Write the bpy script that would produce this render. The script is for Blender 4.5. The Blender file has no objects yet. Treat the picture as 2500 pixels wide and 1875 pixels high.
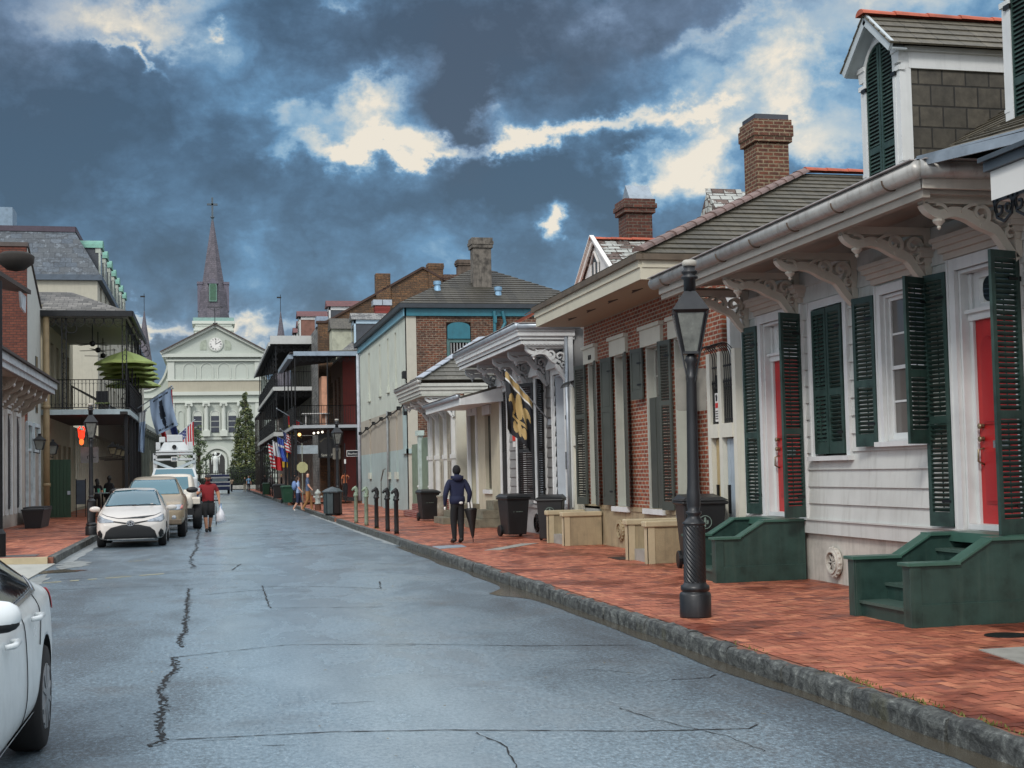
import bpy, bmesh, math, random
from mathutils import Vector, Matrix, noise
from mathutils.bvhtree import BVHTree
random.seed(7)
R=math.radians; PI=math.pi
SC=bpy.context.scene; COL=SC.collection
def lin(c):
    c=c/255.0
    return c/12.92 if c<=0.04045 else ((c+0.055)/1.055)**2.4
def rgb(r,g,b): return (lin(r),lin(g),lin(b),1.0)
# ---------------------------------------------------------------- materials
MATS={}
def newmat(name):
    m=bpy.data.materials.new(name); m.use_nodes=True
    nt=m.node_tree; nt.nodes.clear()
    out=nt.nodes.new('ShaderNodeOutputMaterial'); b=nt.nodes.new('ShaderNodeBsdfPrincipled')
    nt.links.new(b.outputs[0],out.inputs[0]); MATS[name]=m
    return m,nt,b
def N(nt,t,**k):
    n=nt.nodes.new(t)
    for a,v in k.items():
        if a.startswith('_'): n.inputs[int(a[1:])].default_value=v
        else: setattr(n,a,v)
    return n
def math_(nt,op,a,b=None,clamp=False):
    n=N(nt,'ShaderNodeMath',operation=op,use_clamp=clamp)
    for i,v in enumerate((a,b)):
        if v is None: continue
        if isinstance(v,(int,float)): n.inputs[i].default_value=v
        else: nt.links.new(v,n.inputs[i])
    return n.outputs[0]
def mix(nt,f,a,b,bt='MIX'):
    n=N(nt,'ShaderNodeMix',data_type='RGBA',blend_type=bt)
    for i,v in ((0,f),(6,a),(7,b)):
        if isinstance(v,(int,float,tuple)): n.inputs[i].default_value=v
        else: nt.links.new(v,n.inputs[i])
    return n.outputs[2]
def ramp(nt,v,pts):
    n=N(nt,'ShaderNodeValToRGB'); e=n.color_ramp.elements
    while len(e)<len(pts): e.new(.5)
    for i,(p,c) in enumerate(pts):
        e[i].position=p; e[i].color=c if isinstance(c,tuple) else (c,c,c,1)
    nt.links.new(v,n.inputs[0]); return n.outputs[0]
def noise_(nt,vec,scale,detail=4,rough=.55,dist=0):
    n=N(nt,'ShaderNodeTexNoise'); n.inputs['Scale'].default_value=scale; n.inputs['Detail'].default_value=detail
    n.inputs['Roughness'].default_value=rough; n.inputs['Distortion'].default_value=dist
    if vec is not None: nt.links.new(vec,n.inputs['Vector'])
    return n
def mapping(nt,vec,sc=(1,1,1),loc=(0,0,0),rot=(0,0,0)):
    n=N(nt,'ShaderNodeMapping'); n.inputs['Scale'].default_value=sc; n.inputs['Location'].default_value=loc; n.inputs['Rotation'].default_value=rot
    nt.links.new(vec,n.inputs[0]); return n.outputs[0]
def bump(nt,b,h,strength=.3,dist=.01,prev=None):
    n=N(nt,'ShaderNodeBump'); n.inputs['Strength'].default_value=strength; n.inputs['Distance'].default_value=dist
    nt.links.new(h,n.inputs['Height'])
    if prev: nt.links.new(prev,n.inputs['Normal'])
    nt.links.new(n.outputs[0],b.inputs['Normal']); return n.outputs[0]
def P(name,c=None,rough=.55,metal=0,var=.18,scale=3,streak=.0,bmp=.15,bs=40,spec=.5,dirt=None):
    """plain painted / cast surface with weathering"""
    if name in MATS: return MATS[name]
    m,nt,b=newmat(name)
    tc=N(nt,'ShaderNodeTexCoord'); ob=tc.outputs['Object']
    n1=noise_(nt,ob,scale,5,.6); 
    dark=tuple(x*(1-var*1.6) for x in c[:3])+(1,); lite=tuple(min(1,x*(1+var)) for x in c[:3])+(1,)
    col=ramp(nt,n1.outputs[0],[(.3,dark),(.5,c),(.72,lite)])
    if streak>0:
        n2=noise_(nt,mapping(nt,ob,(7,7,.5)),1.6,5,.65)
        f=ramp(nt,n2.outputs[0],[(.5,0.0),(.75,1.0)])
        d=dirt or tuple(x*.45 for x in c[:3])+(1,)
        col=mix(nt,math_(nt,'MULTIPLY',f,streak),col,d)
    nt.links.new(col,b.inputs['Base Color'])
    n3=noise_(nt,ob,bs,3,.6); 
    rr=math_(nt,'ADD',math_(nt,'MULTIPLY',n1.outputs[0],.25),rough-.12)
    nt.links.new(rr,b.inputs['Roughness'])
    b.inputs['Metallic'].default_value=metal; b.inputs['Specular IOR Level'].default_value=spec
    if bmp>0: bump(nt,b,n3.outputs[0],bmp,.006)
    return m
def brick(name,c1,c2,mortar,bw=.21,bh=.075,ms=.011,var=.5,patch=None,patchamt=.0,pale=0,rough=.85,nscale=9,bias=0):
    if name in MATS: return MATS[name]
    m,nt,b=newmat(name)
    uv=N(nt,'ShaderNodeUVMap').outputs[0]
    wn=noise_(nt,uv,6,2); 
    wv=N(nt,'ShaderNodeVectorMath',operation='SCALE'); wv.inputs[3].default_value=.012; nt.links.new(wn.outputs['Color'],wv.inputs[0])
    av=N(nt,'ShaderNodeVectorMath',operation='ADD'); nt.links.new(uv,av.inputs[0]); nt.links.new(wv.outputs[0],av.inputs[1])
    br=N(nt,'ShaderNodeTexBrick'); br.offset=.5; br.squash=1
    br.inputs['Color1'].default_value=c1; br.inputs['Color2'].default_value=c2; br.inputs['Mortar'].default_value=mortar
    br.inputs['Scale'].default_value=1; br.inputs['Brick Width'].default_value=bw; br.inputs['Row Height'].default_value=bh
    br.inputs['Mortar Size'].default_value=ms; br.inputs['Mortar Smooth'].default_value=.25; br.inputs['Bias'].default_value=bias
    nt.links.new(av.outputs[0],br.inputs[0])
    n1=noise_(nt,uv,nscale,4,.7); f=ramp(nt,n1.outputs[0],[(.32,1-var),(.68,1.0+var*.3)])
    col=mix(nt,1.0,br.outputs[0],f,'MULTIPLY')
    n2=noise_(nt,uv,.9,5,.6)
    if patch:
        col=mix(nt,math_(nt,'MULTIPLY',ramp(nt,n2.outputs[0],[(.45,0.0),(.62,1.0)]),patchamt),col,patch)
    if pale:
        n4=noise_(nt,uv,5.5,5,.75)
        col=mix(nt,math_(nt,'MULTIPLY',ramp(nt,n4.outputs[0],[(.55,0.0),(.66,1.0)]),pale),col,mortar)
    nt.links.new(col,b.inputs['Base Color']); b.inputs['Roughness'].default_value=rough
    h=math_(nt,'SUBTRACT',math_(nt,'MULTIPLY',n1.outputs[0],.35),br.outputs['Fac'])
    bump(nt,b,h,.8,.012)
    return m
def slate(name,c1,c2,bw=.25,bh=.2,patch=None,amt=0,gap=.012):
    if name in MATS: return MATS[name]
    m,nt,b=newmat(name)
    uv=N(nt,'ShaderNodeUVMap').outputs[0]
    br=N(nt,'ShaderNodeTexBrick'); br.offset=.5
    br.inputs['Color1'].default_value=c1; br.inputs['Color2'].default_value=c2; br.inputs['Mortar'].default_value=tuple(x*.3 for x in c1[:3])+(1,)
    br.inputs['Scale'].default_value=1; br.inputs['Brick Width'].default_value=bw; br.inputs['Row Height'].default_value=bh
    br.inputs['Mortar Size'].default_value=gap; br.inputs['Mortar Smooth'].default_value=.4
    nt.links.new(uv,br.inputs[0])
    n1=noise_(nt,uv,7,5,.7); col=mix(nt,1.0,br.outputs[0],ramp(nt,n1.outputs[0],[(.3,.55),(.7,1.25)]),'MULTIPLY')
    n0=noise_(nt,uv,.8,4,.6); col=mix(nt,1.0,col,ramp(nt,n0.outputs[0],[(.3,.7),(.7,1.15)]),'MULTIPLY')
    if patch:
        br2=N(nt,'ShaderNodeTexBrick'); br2.offset=.5
        br2.inputs['Color1'].default_value=(0,0,0,1); br2.inputs['Color2'].default_value=(1,1,1,1)
        br2.inputs['Scale'].default_value=1; br2.inputs['Brick Width'].default_value=bw; br2.inputs['Row Height'].default_value=bh; br2.inputs['Mortar Size'].default_value=gap
        nt.links.new(uv,br2.inputs[0])
        n2=noise_(nt,uv,2.2,4,.7)
        f=math_(nt,'ADD',math_(nt,'MULTIPLY',br2.outputs[0],.25),n2.outputs[0])
        col=mix(nt,math_(nt,'MULTIPLY',ramp(nt,f,[(.58,0.0),(.64,1.0)]),amt),col,patch)
    nt.links.new(col,b.inputs['Base Color']); b.inputs['Roughness'].default_value=.6
    bump(nt,b,math_(nt,'SUBTRACT',math_(nt,'MULTIPLY',n1.outputs[0],.5),br.outputs['Fac']),.7,.01)
    return m
def glass(name,c=(.02,.03,.035,1),rough=.05):
    if name in MATS: return MATS[name]
    m,nt,b=newmat(name); b.inputs['Base Color'].default_value=c; b.inputs['Roughness'].default_value=rough
    b.inputs['Specular IOR Level'].default_value=.8
    return m
def emit(name,c,s):
    if name in MATS: return MATS[name]
    m,nt,b=newmat(name); b.inputs['Base Color'].default_value=c; b.inputs['Emission Color'].default_value=c; b.inputs['Emission Strength'].default_value=s
    return m
# ---------------------------------------------------------------- meshes
class MB:
    LOC=False
    def __init__(s): s.v=[]; s.f=[]; s.m=[]; s.s=[]; s.mi=0; s.sm=False
    def face(s,pts):
        b=len(s.v); s.v.extend([tuple(p) for p in pts]); s.f.append(tuple(range(b,b+len(pts)))); s.m.append(s.mi); s.s.append(s.sm)
    def grid(s,vs,fs):
        b=len(s.v); s.v.extend([tuple(p) for p in vs])
        for f in fs: s.f.append(tuple(b+i for i in f)); s.m.append(s.mi); s.s.append(s.sm)
    def hexa(s,p):   # p[0..3] bottom loop, p[4..7] top loop
        s.grid(p,[(3,2,1,0),(4,5,6,7),(0,1,5,4),(1,2,6,5),(2,3,7,6),(3,0,4,7)])
    def box(s,x0,y0,z0,x1,y1,z1):
        if x0>x1:x0,x1=x1,x0
        if y0>y1:y0,y1=y1,y0
        if z0>z1:z0,z1=z1,z0
        s.hexa([(x0,y0,z0),(x1,y0,z0),(x1,y1,z0),(x0,y1,z0),(x0,y0,z1),(x1,y0,z1),(x1,y1,z1),(x0,y1,z1)])
    def beam(s,p,q,w,h,up=(0,0,1)):
        p=Vector(p);q=Vector(q);d=(q-p).normalized();u=Vector(up)
        if abs(d.dot(u))>.98:u=Vector((1,0,0))
        a=d.cross(u).normalized();c=a.cross(d).normalized();a*=w/2;c*=h/2
        s.hexa([p-a-c,p+a-c,q+a-c,q-a-c,p-a+c,p+a+c,q+a+c,q-a+c])
    def tube(s,pts,r,n=8,caps=True):
        pts=[Vector(p) for p in pts]; k=len(pts)
        rs=r if isinstance(r,(list,tuple)) else [r]*k
        vs=[];prev=None
        for i,p in enumerate(pts):
            d=(pts[min(i+1,k-1)]-pts[max(i-1,0)]).normalized()
            if prev is None:
                a=d.orthogonal().normalized()
            else:
                a=(prev-d*prev.dot(d)); a=a.normalized() if a.length>1e-6 else d.orthogonal().normalized()
            prev=a; c=d.cross(a)
            for j in range(n):
                t=2*PI*j/n; vs.append(p+(a*math.cos(t)+c*math.sin(t))*rs[i])
        fs=[(i*n+j,i*n+(j+1)%n,(i+1)*n+(j+1)%n,(i+1)*n+j) for i in range(k-1) for j in range(n)]
        if caps: fs+= [tuple(range(n-1,-1,-1)),tuple(range((k-1)*n,k*n))]
        s.grid(vs,fs)
    def lathe(s,prof,c=(0,0,0),n=20,flute=None,sq=None,ax='z'):
        vs=[]
        for (r,z) in prof:
            for j in range(n):
                t=2*PI*(j+.5)/n; rr=r
                if flute and flute[0]<=z<=flute[1]: rr=r+flute[2]*math.cos(flute[3]*t+flute[4]*z)
                if ax=='z': vs.append((c[0]+rr*math.cos(t),c[1]+rr*math.sin(t),c[2]+z))
                elif ax=='x': vs.append((c[0]+z,c[1]+rr*math.cos(t),c[2]+rr*math.sin(t)))
                else: vs.append((c[0]+rr*math.cos(t),c[1]+z,c[2]+rr*math.sin(t)))
        k=len(prof)
        fs=[(i*n+j,i*n+(j+1)%n,(i+1)*n+(j+1)%n,(i+1)*n+j) for i in range(k-1) for j in range(n)]
        fs+=[tuple(range(n-1,-1,-1)),tuple(range((k-1)*n,k*n))]
        s.grid(vs,fs)
    def prism(s,poly,o,u,v,w):
        o=Vector(o);u=Vector(u);v=Vector(v);w=Vector(w);n=len(poly)
        a=[o+u*x+v*y for x,y in poly]; b=[p+w for p in a]
        s.grid(a+b,[tuple(range(n-1,-1,-1)),tuple(range(n,2*n))]+[(i,(i+1)%n,n+(i+1)%n,n+i) for i in range(n)])
    def ribbon(s,path,wd,o,u,v,w):
        o=Vector(o);u=Vector(u);v=Vector(v);w=Vector(w);k=len(path);L=[];Rr=[]
        for i,(x,y) in enumerate(path):
            x0,y0=path[max(i-1,0)];x1,y1=path[min(i+1,k-1)];d=math.hypot(x1-x0,y1-y0) or 1
            nx,ny=-(y1-y0)/d,(x1-x0)/d; h=(wd[i] if isinstance(wd,(list,tuple)) else wd)/2
            L.append(o+u*(x+nx*h)+v*(y+ny*h)); Rr.append(o+u*(x-nx*h)+v*(y-ny*h))
        for i in range(k-1):
            s.hexa([L[i],Rr[i],Rr[i+1],L[i+1],L[i]+w,Rr[i]+w,Rr[i+1]+w,L[i+1]+w])
    def ball(s,c,r,n=10,sc=(1,1,1)):
        m=max(4,n//2);vs=[];
        for i in range(1,m):
            a=PI*i/m
            for j in range(n):
                t=2*PI*j/n; vs.append((c[0]+r*sc[0]*math.sin(a)*math.cos(t),c[1]+r*sc[1]*math.sin(a)*math.sin(t),c[2]+r*sc[2]*math.cos(a)))
        vs+= [(c[0],c[1],c[2]+r*sc[2]),(c[0],c[1],c[2]-r*sc[2])];q=len(vs)
        fs=[(i*n+j,(i+1)*n+j,(i+1)*n+(j+1)%n,i*n+(j+1)%n) for i in range(m-2) for j in range(n)]
        fs+=[(q-2,j,(j+1)%n) for j in range(n)]+[(q-1,(m-2)*n+(j+1)%n,(m-2)*n+j) for j in range(n)]
        s.grid(vs,fs)
    def build(s,name,mat,parent=None,local=False,bev=0,weld=False,fixn=True):
        off=Vector((0,0,0))
        if parent is not None and not (local or MB.LOC): off=wloc(parent)
        me=bpy.data.meshes.new(name)
        me.from_pydata([(x-off.x,y-off.y,z-off.z) for x,y,z in s.v],[],s.f)
        for m in (mat if isinstance(mat,(list,tuple)) else [mat]): me.materials.append(m)
        me.polygons.foreach_set('material_index',s.m); me.polygons.foreach_set('use_smooth',s.s)
        if weld or fixn:
            bm=bmesh.new(); bm.from_mesh(me)
            if weld: bmesh.ops.remove_doubles(bm,verts=bm.verts,dist=.0005)
            if fixn: bmesh.ops.recalc_face_normals(bm,faces=bm.faces)
            bm.to_mesh(me); bm.free()
        uvl=me.uv_layers.new(name='UVMap'); 
        vs=me.vertices; Z=Vector((0,0,1))
        for p in me.polygons:
            n=p.normal
            if abs(n.z)>.995: ua=Vector((1,0,0)); va=Vector((0,1,0))
            else: ua=Z.cross(n).normalized(); va=n.cross(ua)
            for li in p.loop_indices:
                co=vs[me.loops[li].vertex_index].co+off
                uvl.data[li].uv=(co.dot(ua),co.dot(va))
        o=bpy.data.objects.new(name,me); COL.objects.link(o)
        if parent is not None: o.parent=parent
        if bev>0:
            md=o.modifiers.new('bevel','BEVEL'); md.width=bev; md.segments=2; md.limit_method='ANGLE'; md.angle_limit=R(50)
        return o
def wloc(o):
    v=Vector(o.location)
    while o.parent: o=o.parent; v+=Vector(o.location)
    return v
def thing(name,label,cat,loc=(0,0,0),group=None):
    o=bpy.data.objects.new(name,None); o.empty_display_size=.2; COL.objects.link(o); o.location=loc
    o['label']=label; o['category']=cat
    if group:o['group']=group
    return o
def tag(o,label,cat,group=None):
    o['label']=label;o['category']=cat
    if group:o['group']=group
    return o
def struct(name,mb,mat,**k):
    o=mb.build(name,mat,**k); o['kind']='structure'; return o
def copytree(o,parent=None):
    c=o.copy(); COL.objects.link(c); c.parent=parent
    for ch in list(o.children): copytree(ch,c)
    return c
def text(name,s,size,mat,parent,M,ext=.004,align='CENTER',spacing=1,bold=0):
    cu=bpy.data.curves.new(name,'FONT'); cu.body=s; cu.size=size; cu.extrude=ext; cu.align_x=align; cu.space_character=spacing; cu.offset=bold; cu.resolution_u=2
    t=bpy.data.objects.new(name,cu); COL.objects.link(t)
    dg=bpy.context.evaluated_depsgraph_get(); me=bpy.data.meshes.new_from_object(t.evaluated_get(dg))
    bpy.data.objects.remove(t); me.transform(Matrix.Translation(-wloc(parent))@M if parent else M); me.materials.clear(); me.materials.append(mat)
    o=bpy.data.objects.new(name,me); COL.objects.link(o)
    if parent:o.parent=parent
    return o
def frame(o,x,y):   # matrix with text x axis, y axis
    x=Vector(x).normalized();y=Vector(y).normalized();z=x.cross(y);m=Matrix((x,y,z)).transposed().to_4x4();m.translation=Vector(o);return m
def spiral(cx,cy,r0,r1,a0,a1,n=14):
    return [(cx+(r0+(r1-r0)*i/n)*math.cos(a0+(a1-a0)*i/n),cy+(r0+(r1-r0)*i/n)*math.sin(a0+(a1-a0)*i/n)) for i in range(n+1)]
def catmull(pts,n=6):
    o=[];p=[pts[0]]+list(pts)+[pts[-1]]
    for i in range(1,len(p)-2):
        for j in range(n):
            t=j/n;a,b,c,d=p[i-1:i+3]
            o.append(tuple(.5*((2*b[k])+(-a[k]+c[k])*t+(2*a[k]-5*b[k]+4*c[k]-d[k])*t*t+(-a[k]+3*b[k]-3*c[k]+d[k])*t**3) for k in range(len(b))))
    o.append(tuple(pts[-1]));return o
# facade helpers: plane x = xf, outward direction is -s along X (s=1 right side, s=-1 left side)
def fb(mb,xf,s,y0,y1,z0,z1,o0,o1): mb.box(xf-s*o0,y0,z0,xf-s*o1,y1,z1)
def cuts(y0,y1,z0,z1,ops):
    iv=[(y0,y1)]
    for (a,b,c,d) in ops:
        if d<=z0+1e-4 or c>=z1-1e-4: continue
        nv=[]
        for p,q in iv:
            if b<=p or a>=q: nv.append((p,q)); continue
            if a>p:nv.append((p,a))
            if b<q:nv.append((b,q))
        iv=nv
    return iv
def wall(mb,xf,s,y0,y1,z0,z1,ops=(),th=.3):
    zs=sorted({z0,z1,*[o[2] for o in ops if z0<o[2]<z1],*[o[3] for o in ops if z0<o[3]<z1]})
    for a,b in zip(zs,zs[1:]):
        for p,q in cuts(y0,y1,a,b,ops): fb(mb,xf,s,p,q,a,b,0,-th)
def siding(mb,xf,s,y0,y1,z0,z1,ops=(),h=.2,t=.028):
    n=max(1,round((z1-z0)/h));h=(z1-z0)/n
    for i in range(n):
        a=z0+i*h;b=a+h
        lev=sorted({a,b,*[o[2] for o in ops if a+.002<o[2]<b-.002],*[o[3] for o in ops if a+.002<o[3]<b-.002]})
        for c,d in zip(lev,lev[1:]):
            for p,q in cuts(y0,y1,c,d,ops):
                t0=t-(t-.006)*(c-a)/h;t1=t-(t-.006)*(d-a)/h
                js=[p]
                y=p+random.uniform(1.2,3)
                while y<q-.5: js.append(y); y+=random.uniform(2,3.5)
                js.append(q)
                for u,w in zip(js,js[1:]):
                    g=.0015 if w!=q else 0; e=random.uniform(-.0015,.0015)
                    X=lambda o:xf-s*o
                    mb.hexa([(X(0),u,c),(X(t0+e),u,c),(X(t0+e),w-g,c),(X(0),w-g,c),(X(0),u,d),(X(t1),u,d),(X(t1),w-g,d),(X(0),w-g,d)])
def lapped(mb,A,B,C,D,rows,t=.022):
    A,B,C,D=map(Vector,(A,B,C,D)); n=(B-A).cross(D-A)
    if n.length<1e-6:n=(B-A).cross(C-A)
    n.normalize()
    if n.z<0:n=-n
    for i in range(rows):
        f=i/rows;g=min(1,(i+1.15)/rows)
        a=A.lerp(D,f);b=B.lerp(C,f);c=B.lerp(C,g);d=A.lerp(D,g)
        e=random.uniform(.85,1.15)
        p=[a,b,c,d,a+n*t*e,b+n*t*e,c+n*.004,d+n*.004]
        mb.hexa(p)
def ridge(mb,Pp,Q,seg=.33,r=.1,up=(0,0,1)):
    Pp=Vector(Pp);Q=Vector(Q);L=(Q-Pp).length;n=max(1,round(L/seg));d=(Q-Pp)/n
    dn=d.normalized();a=dn.cross(Vector(up)).normalized();c=a.cross(dn)
    for i in range(n):
        p=Pp+d*i-dn*.02;q=Pp+d*(i+1)+dn*.02;vs=[];e=random.uniform(-.006,.006)
        for (o,rr) in ((p,r*1.12+e),(q,r*.92+e)):
            for j in range(7):
                t=PI*j/6; vs.append(o+a*math.cos(t)*rr+c*(math.sin(t)*rr*.7-.01))
        mb.grid(vs,[(j,j+1,8+j,7+j) for j in range(6)]+[tuple(range(6,-1,-1)),tuple(range(7,14))])
# ---------------------------------------------------------------- camera
def make_camera():
    A=0.22470227790345393;p=math.atan(.05);roll=.022;SY=0.019471216021055626
    f=Vector((math.sin(A)*math.cos(p),math.cos(A)*math.cos(p),math.sin(p)))
    r=Vector((math.cos(A),-math.sin(A),0));u=r.cross(f)
    c,s=math.cos(roll),math.sin(roll);r2=r*c-u*s;u2=r*s+u*c
    m=Matrix((r2,u2,-f)).transposed().to_4x4();m.translation=(0,0,1.75)
    cd=bpy.data.cameras.new('camera');cd.sensor_width=36;cd.lens=3250*36/2500;cd.shift_y=SY;cd.clip_end=5000;cd.clip_start=.1
    o=bpy.data.objects.new('camera',cd);COL.objects.link(o);o.matrix_world=m;SC.camera=o
make_camera()
SC.view_settings.view_transform='Standard';SC.view_settings.look='None';SC.view_settings.gamma=1;SC.view_settings.exposure=0
SC.cycles.max_bounces=6;SC.cycles.diffuse_bounces=3;SC.cycles.glossy_bounces=3;SC.cycles.transparent_max_bounces=8;SC.cycles.transmission_bounces=3
SC.cycles.caustics_reflective=False;SC.cycles.caustics_refractive=False
SC.cycles.use_denoising=True
# ---------------------------------------------------------------- sky
def make_world():
    w=bpy.data.worlds.new('World');SC.world=w;w.use_nodes=True;nt=w.node_tree;nt.nodes.clear()
    out=N(nt,'ShaderNodeOutputWorld');bg=N(nt,'ShaderNodeBackground');bg.inputs[1].default_value=.1;nt.links.new(bg.outputs[0],out.inputs[0])
    sky=N(nt,'ShaderNodeTexSky',sky_type='NISHITA');sky.sun_disc=False;sky.sun_elevation=R(38);sky.sun_rotation=R(215);sky.air_density=1.2;sky.dust_density=2
    tc=N(nt,'ShaderNodeTexCoord');d=tc.outputs['Generated']
    sep=N(nt,'ShaderNodeSeparateXYZ');nt.links.new(d,sep.inputs[0]);x,y,z=sep.outputs
    az=math_(nt,'ARCTAN2',x,y);el=math_(nt,'ARCSINE',z)
    cv=N(nt,'ShaderNodeCombineXYZ');nt.links.new(az,cv.inputs[0]);nt.links.new(math_(nt,'MULTIPLY',el,1.25),cv.inputs[1]);nt.links.new(math_(nt,'MULTIPLY',y,.6),cv.inputs[2])
    V=cv.outputs[0]
    def sepc(n): q=N(nt,'ShaderNodeSeparateColor');nt.links.new(n.outputs['Color'],q.inputs[0]);return q.outputs
    w1=sepc(noise_(nt,V,7,2,.5));w2=sepc(noise_(nt,V,26,5,.62))
    def warp(v,a,b): return math_(nt,'ADD',math_(nt,'ADD',v,math_(nt,'MULTIPLY',math_(nt,'SUBTRACT',a,.5),.045)),math_(nt,'MULTIPLY',math_(nt,'SUBTRACT',b,.5),.06))
    wa=warp(az,w1[0],w2[0]);we=warp(el,w1[1],w2[1])
    def blob(px,py,rx,ry,rot=0):
        a0=(px-510)/3250;e0=(1165-py)/3250
        dx=math_(nt,'SUBTRACT',wa,a0);dy=math_(nt,'SUBTRACT',we,e0)
        c,s=math.cos(rot),math.sin(rot)
        u=math_(nt,'ADD',math_(nt,'MULTIPLY',dx,c*3250/rx),math_(nt,'MULTIPLY',dy,s*3250/rx))
        v=math_(nt,'ADD',math_(nt,'MULTIPLY',dx,-s*3250/ry),math_(nt,'MULTIPLY',dy,c*3250/ry))
        q=math_(nt,'ADD',math_(nt,'MULTIPLY',u,u),math_(nt,'MULTIPLY',v,v))
        return math_(nt,'POWER',2.718,math_(nt,'MULTIPLY',q,-1))
    # light field: where the deck is thin and bright or thick and dark
    n3=noise_(nt,mapping(nt,V,(1,1.6,1),(3,1,0),(0,0,-.2)),9,7,.62,.3);n4=noise_(nt,V,15,7,.62,.15)
    L_=math_(nt,'ADD',math_(nt,'MULTIPLY',math_(nt,'SUBTRACT',n3.outputs[0],.5),.62),.24)
    L_=math_(nt,'ADD',L_,math_(nt,'MULTIPLY',blobsum(nt,blob,BLOBS),math_(nt,'ADD',math_(nt,'MULTIPLY',n4.outputs[0],1.9),-.02)))
    bil=math_(nt,'ABSOLUTE',math_(nt,'SUBTRACT',n4.outputs[0],.5))
    L_=math_(nt,'ADD',L_,math_(nt,'MULTIPLY',math_(nt,'SUBTRACT',bil,.06),1.1))
    wv=N(nt,'ShaderNodeCombineXYZ');nt.links.new(wa,wv.inputs[0]);nt.links.new(math_(nt,'MULTIPLY',we,1.3),wv.inputs[1]);nt.links.new(math_(nt,'MULTIPLY',y,.6),wv.inputs[2])
    vo=N(nt,'ShaderNodeTexVoronoi',feature='SMOOTH_F1');vo.inputs['Scale'].default_value=11;vo.inputs['Smoothness'].default_value=.35;nt.links.new(wv.outputs[0],vo.inputs['Vector'])
    L_=math_(nt,'ADD',L_,math_(nt,'MULTIPLY',math_(nt,'SUBTRACT',vo.outputs['Distance'],.42),.42))
    K=10
    def c(r,g,b,k=1): q=rgb(r,g,b); return (q[0]*K*k,q[1]*K*k,q[2]*K*k,1)
    blue=ramp(nt,L_,[(0,c(58,84,108)),(.14,c(68,98,126)),(.28,c(82,118,150)),(.42,c(98,144,182)),(.58,c(140,178,206)),(.8,c(200,210,212)),(1.0,c(246,236,218))])
    mauve=ramp(nt,L_,[(0,c(68,82,100)),(.14,c(80,96,116)),(.28,c(96,114,138)),(.42,c(116,136,162)),(.58,c(164,178,194)),(.8,c(214,212,204)),(1.0,c(248,236,214))])
    pm=blobsum(nt,blob,PURP)
    cloudc=mix(nt,ramp(nt,pm,[(0,0.05),(.8,.95)]),blue,mauve)
    hz=math_(nt,'POWER',2.718,math_(nt,'MULTIPLY',math_(nt,'ABSOLUTE',el),-16))
    cloudc=mix(nt,math_(nt,'MULTIPLY',hz,.5),cloudc,c(160,178,196))
    cloudc=mix(nt,.12,cloudc,sky.outputs[0])
    rear=ramp(nt,math_(nt,'ADD',math_(nt,'MULTIPLY',y,-.36),math_(nt,'MULTIPLY',z,1.0)),[(.04,0.0),(.34,1.0)])
    rear=math_(nt,'MULTIPLY',rear,REARK)
    lit=N(nt,'ShaderNodeMix',data_type='RGBA');
    nt.links.new(rear,lit.inputs[0]);nt.links.new(cloudc,lit.inputs[6]);lit.inputs[7].default_value=REARC
    nt.links.new(lit.outputs[2],bg.inputs[0])
def blobsum(nt,blob,lst):
    B=None
    for (px,py,rx,ry,rot,am) in lst:
        t=math_(nt,'MULTIPLY',blob(px,py,rx,ry,rot),am); B=t if B is None else math_(nt,'ADD',B,t)
    return B
BLOBS=[(900,370,220,32,-.03,.64),(760,350,130,30,-.1,.5),(830,305,170,40,-.15,.42),(930,255,80,36,.2,.42),(690,290,50,22,0,.4),(1020,390,90,14,0,.4),(1210,290,60,40,.2,.45),(1330,350,200,24,.08,.68),(1560,325,200,24,.12,.66),(1740,305,90,20,.1,.4),(1200,370,60,16,0,.4),
 (1660,440,90,60,.3,.62),(1580,500,50,50,0,.5),(1740,380,60,50,0,.4),(1700,490,50,40,0,.4),(1520,420,60,20,.3,.4),(1332,582,24,44,.2,1.0),(310,100,190,44,.15,.5),(290,172,70,14,-.1,.6),(370,130,80,26,0,.45),(190,50,160,50,0,.35),(540,140,24,14,0,.4),(340,175,50,10,-.4,.5),
 (850,45,60,26,0,.38),(1490,70,90,50,0,.25),(2100,60,420,90,.1,.36),(1900,200,300,80,.3,.42),(2010,400,170,50,.05,.6),(2000,290,170,80,0,.42),(1720,150,120,26,.35,.35),(1950,350,160,40,.1,.3),
 (400,815,130,22,0,.75),(340,780,70,12,0,.5),(620,800,90,30,0,.65),(300,840,60,12,0,.4),(640,850,60,12,0,.4),(330,885,80,16,0,.3),
 (1130,290,55,120,.1,-.6),(1250,150,300,100,-.1,-.3),(1060,120,110,70,0,-.25),(230,330,230,110,0,-.26),(120,480,220,130,0,-.2),(560,400,160,110,.2,-.2),(1430,460,90,80,.1,-.5),(1240,450,110,60,0,-.3),(1560,385,60,20,.2,-.3),(1500,540,70,40,0,-.3),(1800,400,60,30,0,-.3),(1340,450,40,50,0,-.3),(1030,480,260,50,0,-.12),(1550,180,160,60,.1,-.15)]
PURP=[(1250,130,400,140,0,.8),(1130,300,80,120,0,.8),(40,130,260,180,0,.6),(300,90,200,90,0,.6),(1650,80,260,90,.2,.6),(2050,40,260,80,0,.4),(500,820,300,60,0,.8)]
REARK=.95;REARC=(12.8,13.6,14.6,1)
make_world()
sd=bpy.data.lights.new('sun','SUN');sd.energy=1.7;sd.angle=R(11);sd.color=(1,.955,.9)
so=bpy.data.objects.new('sun',sd);COL.objects.link(so)
# light comes from behind-left, 38 degrees up
so.rotation_euler=Vector((.57,.82,-.78)).to_track_quat('-Z','Y').to_euler()
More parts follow.
